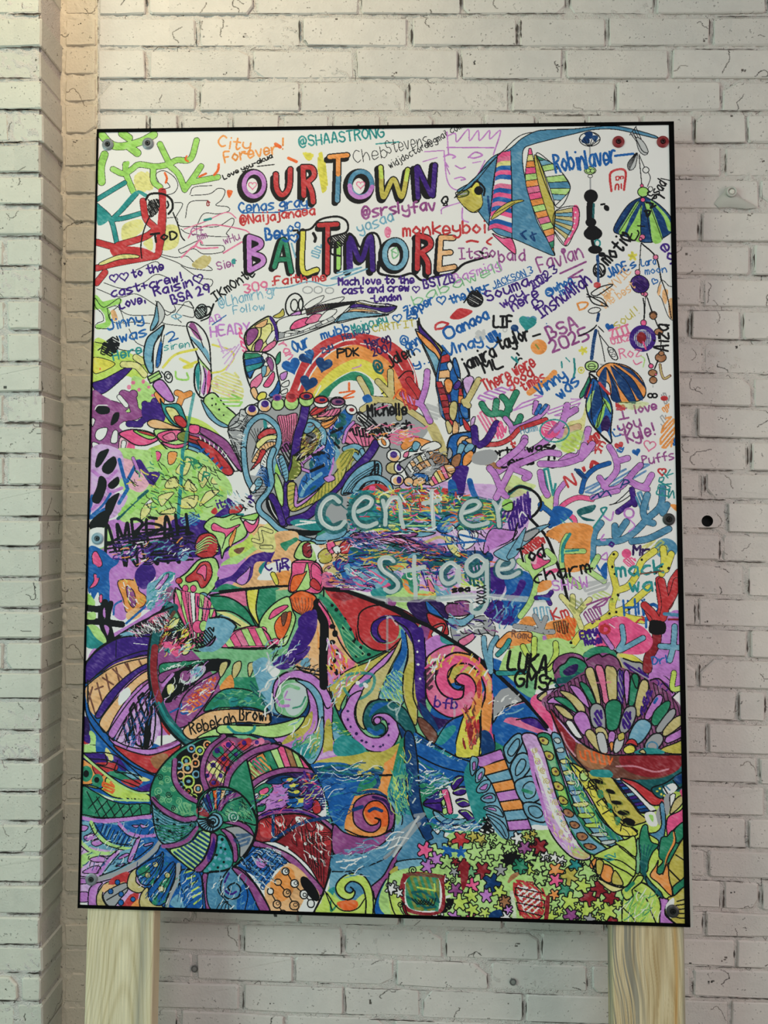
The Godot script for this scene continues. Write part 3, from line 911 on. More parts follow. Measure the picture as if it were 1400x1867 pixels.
func line(p: PackedVector2Array, w: float, c: Color) -> void:
	if p.size() == 1:
		p.append(p[0] + Vector2(0.5, 0.2))
	if p.size() < 2:
		return
	fill(Geometry2D.offset_polyline(p, maxf(w, 1.3) * 0.5, Geometry2D.JOIN_ROUND, Geometry2D.END_ROUND), c)

func ring(p: PackedVector2Array, w: float, c: Color) -> void:
	var q := p.duplicate()
	q.append(p[0])
	line(q, w, c)

func oval(x: float, y: float, rx: float, ry: float, turn := 0.0) -> PackedVector2Array:
	var p := PackedVector2Array()
	for k in 28:
		var a := TAU * k / 28.0
		p.append(Vector2(x, y) + Vector2(rx * cos(a), ry * sin(a)).rotated(turn))
	return p

func along(p: PackedVector2Array, n: int) -> PackedVector2Array:      # n + 1 points evenly spread over a polyline
	var len := 0.0
	for k in p.size() - 1:
		len += p[k].distance_to(p[k + 1])
	var out := PackedVector2Array()
	var k := 0
	var done := 0.0
	for j in n + 1:
		var want := len * j / n
		while k < p.size() - 2 and done + p[k].distance_to(p[k + 1]) < want:
			done += p[k].distance_to(p[k + 1])
			k += 1
		var seg := p[k].distance_to(p[k + 1])
		out.append(p[k].lerp(p[k + 1], clampf((want - done) / maxf(seg, 0.001), 0, 1)))
	return out

func curves(t: PackedStringArray, from: int) -> Array:      # point lists parted by a slash
	var out := []
	var start := from
	for k in range(from, t.size() + 1):
		if k == t.size() or t[k] == "/":
			out.append(points(t, start, k))
			start = k + 1
	return out

func stroke_of(row: String) -> void:
	var k := row[0]
	if k == "t":
		var bar := row.find("|")
		write(row.substr(0, bar).split(" ", false), row.substr(bar + 1))
		return
	var t := row.split(" ", false)
	match k:
		"f":
			fill([smooth(points(t, 2), true)], ink(t[1]))
		"F":
			fill([points(t, 2)], ink(t[1]))
		"o":
			var p := smooth(points(t, 3), true)
			fill([p], ink(t[1]))
			ring(p, float(t[2]), inks["k"])
		"O":
			var p := points(t, 3)
			fill([p], ink(t[1]))
			ring(p, float(t[2]), inks["k"])
		"s":
			line(smooth(points(t, 3), false), float(t[2]), ink(t[1]))
		"S":
			line(points(t, 3), float(t[2]), ink(t[1]))
		"l":
			ring(smooth(points(t, 3), true), float(t[2]), ink(t[1]))
		"e":      # oval: ink x y rx ry turn
			fill([oval(float(t[2]), float(t[3]), float(t[4]), float(t[5]), deg_to_rad(float(t[6])) if t.size() > 6 else 0.0)], ink(t[1]))
		"E":      # oval with an outline: ink w x y rx ry turn
			var p := oval(float(t[3]), float(t[4]), float(t[5]), float(t[6]), deg_to_rad(float(t[7])) if t.size() > 7 else 0.0)
			fill([p], ink(t[1]))
			ring(p, float(t[2]), inks["k"])
		"c":      # ring: ink w x y rx ry
			ring(oval(float(t[3]), float(t[4]), float(t[5]), float(t[6])), float(t[2]), ink(t[1]))
		"b":      # branches: ink width outline, paths parted by slashes
			var cs := []
			for p in curves(t, 4):
				cs.append(smooth(p, false))
			for p in cs:
				line(p, float(t[2]) + 2.0 * float(t[3]), inks["k"])
			for p in cs:
				line(p, float(t[2]), ink(t[1]))
		"i":      # hatch lines carried over from one curve to another: ink w count curve / curve
			var cs := curves(t, 4)
			var n := int(t[3])
			var a := along(smooth(cs[0], false), 16)
			var b := along(smooth(cs[1], false), 16)
			for j in n + 1:
				var q := PackedVector2Array()
				for m in 17:
					q.append(a[m].lerp(b[m], float(j) / n))
				line(q, float(t[2]), ink(t[1]))
		"r":      # rungs between two curves: ink w count curve / curve
			var cs := curves(t, 4)
			var n := int(t[3])
			var a := along(smooth(cs[0], false), n)
			var b := along(smooth(cs[1], false), n)
			for j in n + 1:
				line(PackedVector2Array([a[j], b[j]]), float(t[2]), ink(t[1]))
		"I":      # bands from one curve to another: inks w count curve / curve
			var cs := curves(t, 4)
			var n := int(t[3])
			var cols := t[1].split(",")
			var a := along(smooth(cs[0], false), 18)
			var b := along(smooth(cs[1], false), 18)
			for j in n:
				var q := PackedVector2Array()
				for m in 19:
					q.append(a[m].lerp(b[m], float(j) / n))
				for m in 19:
					q.append(a[18 - m].lerp(b[18 - m], float(j + 1) / n))
				fill([q], ink(cols[j % cols.size()]))
				if float(t[2]) > 0:
					ring(q, float(t[2]), inks["k"])
		"R":      # bands laid across like rungs between two curves: inks w count curve / curve
			var cs := curves(t, 4)
			var n := int(t[3])
			var cols := t[1].split(",")
			var a := along(smooth(cs[0], false), n * 3)
			var b := along(smooth(cs[1], false), n * 3)
			for j in n:
				var q := PackedVector2Array()
				for m in 4:
					q.append(a[j * 3 + m])
				for m in 4:
					q.append(b[j * 3 + 3 - m])
				fill([q], ink(cols[j % cols.size()]))
				if float(t[2]) > 0:
					ring(q, float(t[2]), inks["k"])
		"z":      # scribble filling a region: ink w spacing angle points
			var region := smooth(points(t, 5), true)
			var ang := deg_to_rad(float(t[4]))
			var turned := PackedVector2Array()
			for p in region:
				turned.append(p.rotated(-ang))
			var lo := 1e9
			var hi := -1e9
			for p in turned:
				lo = minf(lo, p.y)
				hi = maxf(hi, p.y)
			var y := lo
			var back := false
			var path := PackedVector2Array()
			while y <= hi:
				var xs := []
				for m in turned.size():
					var a := turned[m]
					var b := turned[(m + 1) % turned.size()]
					if (a.y <= y) != (b.y <= y):
						xs.append(a.x + (y - a.y) / (b.y - a.y) * (b.x - a.x))
				if xs.size() >= 2:
					var p := Vector2(xs.min(), y + hand.randf_range(-1, 1)).rotated(ang)
					var q := Vector2(xs.max(), y + hand.randf_range(-1, 1)).rotated(ang)
					path.append_array([q, p] if back else [p, q])
					back = not back
				y += float(t[3])
			line(path, float(t[2]), ink(t[1]))
		"q":      # many short strokes strewn over a region: inks w count length angle points
			var region := smooth(points(t, 6), true)
			var cols := t[1].split(",")
			var box := Rect2(region[0], Vector2.ZERO)
			for p in region:
				box = box.expand(p)
			var left := int(t[3])
			for m in left * 6:
				if left <= 0:
					break
				var p := box.position + Vector2(hand.randf(), hand.randf()) * box.size
				if Geometry2D.is_point_in_polygon(p, region):
					left -= 1
					var v := Vector2.from_angle(deg_to_rad(float(t[5])) + hand.randf_range(-0.5, 0.5)) * float(t[4]) * hand.randf_range(0.4, 1.1)
					var bow := v.orthogonal() * hand.randf_range(-0.25, 0.25)
					line(smooth(PackedVector2Array([p - v * 0.5, p + bow, p + v * 0.5]), false), float(t[2]) * hand.randf_range(0.5, 1.3), ink(cols[left % cols.size()]))
		"d":      # dots: ink radius points
			for p in points(t, 3):
				fill([oval(p.x, p.y, float(t[2]) * hand.randf_range(0.8, 1.2), float(t[2]) * hand.randf_range(0.8, 1.2))], ink(t[1]))
		"h":      # heart: ink w x y size turn (w 0: filled)
			var p := PackedVector2Array()
			for m in 24:
				var a := TAU * m / 24.0
				p.append(Vector2(float(t[3]), float(t[4])) + (Vector2(pow(sin(a), 3.0), -(13 * cos(a) - 5 * cos(2 * a) - 2 * cos(3 * a) - cos(4 * a)) / 16.0) * float(t[5])).rotated(deg_to_rad(float(t[6]))))
			if float(t[2]) > 0:
				ring(p, float(t[2]), ink(t[1]))
			else:
				fill([p], ink(t[1]))
		"j":      # jigsaw-like star blobs: ink w outline, then x y size for each
			for m in range(3, t.size() - 2, 3):
				var p := PackedVector2Array()
				var turn := hand.randf() * TAU
				var arms := 5
				for q in arms * 4:
					var a: float = turn + TAU * (float(q / 4) + [0.0, 0.20, 0.5, 0.80][q % 4]) / arms + hand.randf_range(-0.06, 0.06)
					var rad: float = float(t[m + 2]) * [1.0, 0.95, 0.50, 0.95][q % 4] * hand.randf_range(0.88, 1.1)
					p.append(Vector2(float(t[m]), float(t[m + 1])) + Vector2(cos(a), sin(a)) * rad)
				p = smooth(p, true)
				fill([p], ink(t[1]))
				if float(t[2]) > 0:
					ring(p, float(t[2]), inks["k"])
		"u":      # curls: ink w x y size for each
			for m in range(3, t.size() - 2, 3):
				var p := PackedVector2Array()
				var turn := hand.randf() * TAU
				for q in 22:
					var a := turn + q * 0.5
					p.append(Vector2(float(t[m]), float(t[m + 1])) + Vector2(cos(a), sin(a)) * float(t[m + 2]) * (1.0 - q / 24.0))
				line(p, float(t[2]), ink(t[1]))
		_:
			printerr("unknown mark: ", row)

# handwriting: ink w x y size angle | text. x y is the start of the base line
var glyphs := {}
func write(t: PackedStringArray, text: String) -> void:
	var c := ink(t[1])
	var w := float(t[2])
	var at := Vector2(float(t[3]), float(t[4]))
	var s := float(t[5]) / 6.0 * 0.8
	var turn := deg_to_rad(float(t[6]))
	var squeeze := 0.66
	var wide := 0.0
	for ch in text:
		wide += advance(ch)
	if t.size() > 7 and float(t[7]) > 0.0:
		squeeze = float(t[7]) / ((wide - 1.3) * s)
	var x := 0.0
	for ch in text:
		if ch == " ":
			x += advance(ch)
			continue
		var g: String = glyphs.get(ch, "")
		var lift := hand.randf_range(-0.35, 0.35)
		for path in g.split(" ", false):
			var p := PackedVector2Array()
			for k in range(0, path.length() - 1, 2):
				var gx := float(path[k])
				var gy := float(path[k + 1]) - 6.0
				p.append(at + Vector2((x + gx + hand.randf_range(-0.12, 0.12)) * squeeze, gy + lift + hand.randf_range(-0.15, 0.15)).rotated(turn) * s)
			line(smooth(p, false), w, c)
		x += advance(ch)

func advance(ch: String) -> float:
	if ch == " ":
		return 3.0
	var widest := 1.0
	for path in (glyphs.get(ch, "") as String).split(" ", false):
		for k in range(0, path.length() - 1, 2):
			widest = maxf(widest, float(path[k]))
	return widest + 1.6

const INKS := """
k 14 14 18
w 243 240 237
gw 205 215 212
lime 168 224 108
pl 192 232 140
yg 208 232 105
y 238 226 90
py 240 232 150
g 46 142 106
lg 130 195 140
dt 24 96 100
te 45 150 150
r 208 58 62
dr 150 36 46
p 242 125 165
hp 250 95 150
pp 250 185 205
l 208 135 216
pli 225 180 232
m 158 80 145
mv 140 75 120
v 62 26 130
dv 45 20 85
b 26 98 178
lb 122 178 204
sb 84 146 182
db 16 62 120
o 252 160 82
or 250 110 50
pe 250 192 135
t 216 198 132
mu 208 192 88
gr 170 170 172
lgr 205 205 205
dg 100 100 105
br 120 72 58
tb 178 120 80
ol 130 140 60
"""
const GLYPHS := """
a  42220426444246
b  0006 0322442605
c  4222042645
d  4222042644 4046
e  04443212041645
f  402126 0343
g  422204254442472807
h  0006 0422324446
i  1216 1010
j  22271808 2020
k  0006 4204 0446
l  0006
m  0206 03122326 23324346
n  0206 0422324446
o  22041526443322
p  0208 0322442605
q  4222042544 4248
r  0206 042242
s  42220324452606
t  20253645 0242
u  02052644 4246
v  022642
w  0216233642
x  0246 4206
y  02042544 42472807
z  02420646
A  062046 1434
B  0006 00203223 2344362606
C  412002042645
D  0006 002042442606
E  40000646 0333
F  400006 0333
G  4120020426454323
H  0006 4046 0343
I  2026 0040 0646
J  4045261605
K  0006 4003 0346
L  000646
M  0600234046
N  06004640
O  20020426444220
P  0006 0020413203
Q  20020426444220 2547
R  0006 0020413203 2346
S  4120011333452605
T  2026 0040
U  0005263645 4045
V  002640
W  0016234640
X  0046 4006
Y  0023 4023 2326
Z  00400646
0  20010526454120
1  1016
2  0120313306 0646
3  00204123442605
4  3036 300444
5  4000033344453606
6  30030526452304
7  004016
8  200123452605234120
9  43240220414336
@  32221314253432344553412002052746
.  1616
,  1517
!  1014 1616
-  0333
_  0646
'  1012
+  2125 0343
"  0002 2022
?  0120312324 2626
:  1313 1616
*  2610 0343 0145
/  0640
<  26031122314326
"""
const ART := [
"""
f l 10 1417 138 1316 266 1244 298 1412 258 1595 72 1585
f m 153 1358 383 1341 582 1380 527 1548 329 1593 186 1554
f lg 209 1287 439 1234 638 1225 780 1265 948 1374 1141 1536 1098 1673 781 1707 359 1648 356 1481
f pe 554 1366 667 1281 696 1461 583 1491
f g 669 1655 864 1623 919 1785 781 1897 642 1819
f pli 580 1027 779 954 977 953 1145 980 1130 1121 1060 1247 779 1209 609 1126
f pe 379 1072 580 1084 694 1125 666 1210 381 1228
f l 31 1075 263 1044 422 1071 381 1228 209 1287 50 1261
f v 234 1030 378 1000 380 1129 250 1144
f b 906 1513 1059 1400 1195 1562 1057 1701 919 1704
f pli 1182 1562 1277 1574 1368 1881 1246 1858 1194 1698
f dt 1249 1615 1533 1663 1518 1770 1356 1775
f g 1030 1620 1057 1606 1329 1775 1435 1879 1300 1870
f db 386 1537 640 1504 669 1628 472 1618
f yg 1301 1829 1532 1730 1525 2048 1298 2055
f pl 726 1899 1301 1829 1325 2055 699 2074
f sb 656 1819 891 1759 864 1949 671 2008
f b 2 1670 245 1664 393 2043 11 2027
f pli 0 1891 106 1833 167 2023 4 2027
f p 1017 1524 1086 1454 1181 1576 1140 1577
f gr 448 783 519 725 864 768 836 868 464 985
f pl 1100 1372 1253 1300 1307 1396 1141 1481
""",
"""
z py 8 5.9 20 110 130 140 122 156 146 153 165 114 169
f py 78 265 124 250 132 278 94 308 75 304
f py 193 270 228 274 225 324 183 332
f py 133 316 155 301 160 328 152 336
b lime 20 1.2 8 9 38 41 69 48 119 36 156 17 / 69 12 88 25 / 89 49 112 67 / 22 70 13 105 16 146
b lime 15 1.2 46 111 75 124 98 112 117 99 163 105 198 99 220 88 257 85 273 34 / 173 43 197 92 / 80 98 83 126 103 174 / 156 111 158 146 176 162 / 198 101 225 127 243 170 / 245 166 267 135 286 106 / 264 149 332 136
s lime 11 86 94 81 126 103 173
b te 12 1.2 3 195 79 149 / 4 211 43 250 62 316 / 111 180 77 219 47 250 / 127 233 81 246 51 250
f te 4 207 39 246 9 265
s te 9.5 66 227 111 177 138 185
b r 17 1.2 6 312 60 327 160 353 179 320 185 251 182 181 / 8 383 69 368 168 351 / 9 423 31 395 / 130 200 139 247 161 270 / 64 321 136 299 170 274
f r 45 327 129 328 168 351 115 358 69 366
o py 1.8 15 369 68 347 114 347 122 355 69 360 23 375
s r 18 180 173 184 189 175 340
s k 1.8 195 150 203 162 180 169
s k 1.8 172 150 164 126 186 117 214 135 224 158 214 178 188 185
s k 1.8 260 186 310 182 333 167 352 173 344 198 328 213 360 218 364 229 334 237 296 236 277 269
s k 1.8 257 184 268 163 317 159
s k 1.8 215 205 238 209 219 247
s k 1.8 246 248 257 205 306 200
s k 1.8 196 247 223 247 231 269 281 271 334 271 372 249 376 264 357 291 365 299 319 298 255 290 235 278
s k 1.8 229 334 244 327 285 309 289 321 320 323 350 325 347 341 297 346 270 332 236 344 229 334
s k 1.8 179 351 222 367 252 382 298 390 321 390 309 379 275 371 252 352 221 355 183 347
s k 1.8 237 378 283 409 321 417 314 436 283 424
s k 1.8 115 389 168 366 184 386
s k 1.8 9 439 71 462 117 454 171 485 209 504 224 497 208 462
s k 1.8 28 423 82 439 135 424 169 401 200 409
s k 1.8 216 481 247 485 273 493 262 478
s p 2.9 243 278 296 259 356 233 383 249
s p 3.7 255 302 270 282 326 267 410 283 418 295
s p 5.1 270 329 285 309 293 317
s p 4.4 237 355 270 325 289 331 335 329
s p 4.4 350 344 399 314
z t 4.4 3.7 30 267 375 297 352 316 356 305 379 283 386
t m 2.6 262 294 26 0 33|Clt
t m 2.6 282 309 22 -18 26|mm
t m 2.6 354 321 26 -20 44|wHu
s te 6.6 298 254 315 250
s dr 2.9 306 200 310 213 303 213 305 202 312 206
s or 5.1 247 77 243 86 251 92
s or 5.9 188 123 194 138 191 150
s or 5.9 282 134 300 126
s or 6.6 334 101 332 117 322 130
f or 357 173 373 175 363 194
s k 5.9 138 196 149 181 184 181 207 197 211 220 200 236
s k 2.9 144 196 157 208 173 204 173 216 158 220 150 231
z k 2.9 3.3 60 146 204 173 197 171 228 150 243
s k 3.3 154 231 136 274 127 320 130 357
s k 3.3 212 232 225 263 236 298 245 309
s k 4.4 196 201 200 212 196 220
t k 5.9 156 316 29 -8 26|T
t k 5.1 182 309 26 -8 44|oD
t o 4.8 331 52 38 8 88|City
t o 4.8 351 97 37 -10 146|Forever
t k 3.3 349 142 15 -24 143|Love you-akua
s k 2.6 438 108 484 103
t v 4.8 106 410 27 -14 88|to the
h v 3.7 56 410 12 -10
h v 3.7 83 406 12 -10
t v 4.8 52 464 28 -14 194|cast+crew!
t v 4.8 76 494 28 -16 69|Love,
t v 5.1 168 460 29 -16 106|Raisin
h v 4 283 413 13 -15
t v 5.1 216 481 29 -18 106|BSA 29
t k 4 331 474 31 -34 128|IKmOnte
s k 5.1 326 482 315 508 292 518
t m 3.3 336 390 26 -14 55|Sier
""",
"""
t te 4.4 552 55 35 -6 227|@SHAASTRONG
s te 3.7 756 50 816 45
z y 5.1 3.7 60 560 73 586 77 579 92 571 88
z y 5.9 4.4 80 603 81 615 81 625 162 610 174
s or 8 522 86 543 96
s or 9.5 487 47 499 55
t o 4.8 503 62 37 0 0|!
t k 1.8 699 101 42 -10 91|Cheb
t k 1.8 786 79 44 -12 113|Stevens
t k 2.2 795 118 23 -30 219|widjdoctora@gmail.com
c k 26 425 161 28 34
c k 19 428 158 28 34
c l 12 430 157 27 33
h p 2.9 426 160 11 0
s k 21 483 142 485 172 502 194 521 173 523 125
b r 13 2.9 488 130 491 169 506 187 524 167 527 117
s k 21 557 198 556 119
s k 20 553 117 579 117 585 139 560 160 580 183 584 212
b r 13 2.9 564 189 561 113 / 560 111 585 114 590 136 566 158 / 574 154 585 179 589 207
s k 19 626 92 675 88
s k 19 651 93 647 209
b o 12 2.9 632 84 679 80 / 655 85 655 132
b sb 12 2.9 655 139 653 203
b o 12 0 655 82 655 132
c k 26 710 165 29 35
c k 18 714 161 29 35
c sb 12 716 159 29 34
s l 12 686 163 690 182 706 194 722 194 737 185 746 167
h p 2.9 715 161 11 0
s k 20 761 119 769 202 798 154 819 203 836 128
b mu 12 2.9 768 114 775 195 802 147 824 195 840 122
s yg 10 768 114 771 141
s yg 10 840 122 836 149
s k 21 856 121 862 203
s k 21 860 121 893 192 907 112
b v 12 2.9 863 117 867 197 / 866 115 901 190 / 912 110 906 192
s k 4.4 936 196 929 207 936 215 945 208 944 196 936 196
s k 3.7 934 219 944 219 940 208
s k 20 411 308 415 396
s k 20 413 303 441 312 421 347 451 368 416 396
b l 13 2.9 418 303 421 391 / 419 300 447 311 449 326 425 342 453 355 455 372 421 392
s k 18 480 387 505 311 527 399
s k 11 491 359 521 359
b g 12 2.9 487 382 511 309 532 395 / 495 363 525 361
s k 20 555 292 556 401 596 397
b y 12 2.9 562 287 563 393 600 391
s k 19 603 279 653 276
s k 19 622 281 622 403
b r 12 2.9 605 270 653 268 / 628 272 628 399
s k 17 652 323 652 394
b lime 11 2.9 658 318 657 386
s k 20 680 398 682 312 710 370 734 309 740 398
b v 13 2.9 685 392 687 305 716 366 741 301 748 391
s v 12 687 312 690 388
c k 23 802 355 29 37
c lb 13 807 350 28 37
c k 2.6 807 350 36 45
c k 2.6 807 350 20 30
s lg 3.7 797 340 810 332 815 351 802 361 799 343 810 347
s k 20 860 395 862 310
s k 20 860 308 888 316 891 333 867 351 886 376 888 405
b r 13 2.9 865 389 867 302 / 867 300 895 309 899 329 873 348 / 878 348 892 371 894 399
s k 18 916 399 922 314
b pe 12 2.9 922 392 927 306 / 927 306 960 307 / 925 348 952 346 / 922 392 962 385
s k 5.5 535 284 580 281 603 258 629 249 659 248 680 263 678 289 640 301 629 312 641 331
s k 8 590 292 596 304 594 314
s k 5.1 641 316 637 346 663 354
z k 3.7 5.1 45 637 304 678 293 674 320 644 331
s k 5.9 678 312 685 293 700 305 715 330 734 297 756 294 768 320 768 370 764 400 794 408
z lb 3.7 7.3 20 588 338 611 323 603 361 588 357
s lb 4.4 532 319 543 357
z lb 4.4 8.8 -20 630 411 678 392 734 385 716 400 664 415
s k 6.2 762 370 765 400 814 410 851 402 877 420 913 410 958 401 984 379 1009 369 1054 357
t b 4.8 391 233 33 -4 183|Cenas gray
s b 3.3 399 235 501 234
s b 3.3 501 230 587 223
t r 4.8 395 266 30 -7 201|@Naijajanaea
t b 6.2 464 309 38 -6 62|Bey
t b 4 524 288 29 -8 33|o9
h b 4.4 539 304 12 -10
t m 5.9 721 251 37 -6 194|@srslyfav
t lb 4 712 293 35 -20 99|yasaa
t p 4.8 409 452 29 -8 62|309
t r 4.8 480 431 27 -4 146|:Faith me
s lb 3.3 465 441 522 437 581 422 626 434 660 426
t lb 2.9 342 490 33 -12 161|@Lhamrh.gr
t lb 2.9 380 509 26 -8 84|Follow
t v 4.8 658 432 24 -1 199|Mach love to the
t v 4.8 668 457 24 -3 176|cast and crew
h v 3.3 862 444 9.5 0
t v 4.8 744 478 22 -4 79|-London
s v 3.3 783 495 783 483 794 485 790 495 781 493
c gr 2.9 576 445 13 9.1
c gr 2.9 604 445 11 9.1
c gr 2.9 634 447 11 8
t te 5.1 374 371 18 0 0|a
""",
"""
s l 3.7 944 20 948 81
s l 3.7 944 62 1067 64
s l 3.7 944 31 966 24 970 47 1000 13 1004 44 1026 17 1030 44 1056 17 1057 40 1085 18 1066 83
s l 4.4 935 87 951 81 966 87 959 91
s l 4.4 1000 90 1018 76 1037 84 1014 92 1003 88
s l 3.3 936 70 944 150 966 177 999 170 1025 136 1044 98
s l 3.7 966 112 981 120 992 116
s l 3.7 964 147 981 143 992 149 981 151
s l 2.9 1011 105 1033 101
s l 2.9 884 73 933 70
s l 2.9 880 100 918 89
s l 2.9 936 96 948 116 940 108 951 135
s l 3.3 929 242 932 227 977 212
s l 4.4 984 227 984 257 999 265
t p 5.1 782 300 29 -4 0|@
t r 5.5 828 300 40 -2 216|monkeyboi
s r 5.9 995 318 1006 315 1024 318
s r 5.1 1061 307 1047 319 1058 326
t m 4 976 365 35 -4 95|ItsGo
t m 4.4 1079 372 38 -4 69|bald
s k 5.9 1030 345 1037 349
t l 3.7 967 426 29 -18 124|Basmiag
t lg 3.3 858 487 33 -22 252|babawell
t b 4.8 840 517 31 -26 80|Zipper
h b 3.7 928 473 12 -10
t b 4.8 954 484 27 -22 110|the Way-
t b 2.9 1064 443 22 -22 113|JACKSON 3
s b 2.2 1064 445 1160 408
t v 4.8 884 442 29 -12 82|BSTZB
t v 4.8 1049 477 35 -22 117|Souma
t v 4.4 1089 496 29 -32 66|way
t v 4.8 1115 503 33 -30 79|here
h v 4.4 1177 485 15 15
t v 4.4 1167 447 26 -34 49|2023
s k 3.7 987 480 1009 454 1035 473
z k 3.7 4.4 30 998 462 1016 447 1035 465 1024 488 1002 484
c k 3.7 1016 473 20 18
s k 2.9 1013 458 1020 447 1024 462
s k 2.2 1067 87 1089 75 1141 30 1215 21 1289 15 1381 10
o sb 2.2 970 181 1003 159 1029 132 1044 109 1067 87 1108 68 1141 40 1178 21 1215 17 1274 16 1326 11 1381 9 1428 18 1490 38 1489 44 1435 30 1380 18 1325 19 1274 30 1215 44 1167 57 1146 68 1142 99 1148 145 1162 206 1180 267 1212 327 1223 356 1186 342 1121 312 1073 296 1044 262 1018 227 992 204
s db 5.9 1051 197 1055 243
I p,w,hp,db,p,hp,db,w,hp,db,hp,b,p,b,hp,db,p,b,dv 1.5 17 1076 83 1089 77 1111 74 / 1051 288 1073 281 1113 296
f hp 1062 296 1087 308 1113 311 1122 351 1087 323
l k 2.2 1062 296 1087 308 1113 311 1122 351 1087 323
s k 2.2 1078 83 1066 152 1059 220 1051 285
s k 2.2 1111 72 1114 183 1113 311
I hp,p,py,b,hp,b,w,p,b,hp,b,p,b,hp,w,b,hp,b,dv 0 17 1078 83 1089 77 1111 74 / 1053 286 1073 281 1113 294
o mu 1.8 1058 258 1073 235 1103 213 1132 206 1145 209 1121 217 1095 236 1069 254
s k 1.5 1069 243 1121 213
R hp,py,o,hp,pl,o,p,hp,o,pl,o,p,pl,o,p,g,o 1.8 17 1159 67 1149 145 1162 210 1187 274 1223 354 / 1165 67 1184 153 1206 221 1222 267 1221 350
o mu 1.8 1174 84 1192 119 1213 191 1224 229 1222 275 1209 252 1188 183 1177 130
R g,lb,pl,w,pl,sb,pl,lb,w,pl 1.8 9 1178 86 1192 115 1213 176 1226 222 / 1185 90 1229 115 1261 161 1263 184 1226 223
l k 2.2 1178 86 1214 104 1251 142 1265 180 1228 225
R t,lb,t,lb,t,lb,t,w 1.8 8 1227 237 1223 290 / 1282 226 1286 267 1252 331
f hp 1271 228 1286 226 1287 267 1278 294 1252 329 1249 320 1269 290
s k 1.8 1271 228 1271 275 1249 320
l k 2.2 1227 237 1282 226 1287 267 1274 298 1252 331 1223 290
d w 2.6 1279 241 1277 256 1275 271 1271 286 1261 305
s db 4.4 1135 297 1150 312 1139 297 1150 289
s db 4.4 1165 293 1172 316 1161 304 1176 297
o mu 1.8 968 193 988 181 1014 162 1025 151 1036 197 1036 220 1021 239 1003 235 988 223
f ol 970 185 999 178 1003 189 984 197
s k 2.2 966 185 996 178 999 191 973 198 966 187
s gr 4.4 973 191 995 187
f y 1007 170 1022 155 1032 197 1018 204
e k 1027 180 12 12
s k 5.1 1007 170 1022 155 1042 174 1040 193
f mu 988 200 1025 197 1032 220 1017 235 999 231
s k 2.2 988 223 1010 239 1032 227
l k 2.2 968 193 988 181 1014 162 1063 102 1085 79
""",
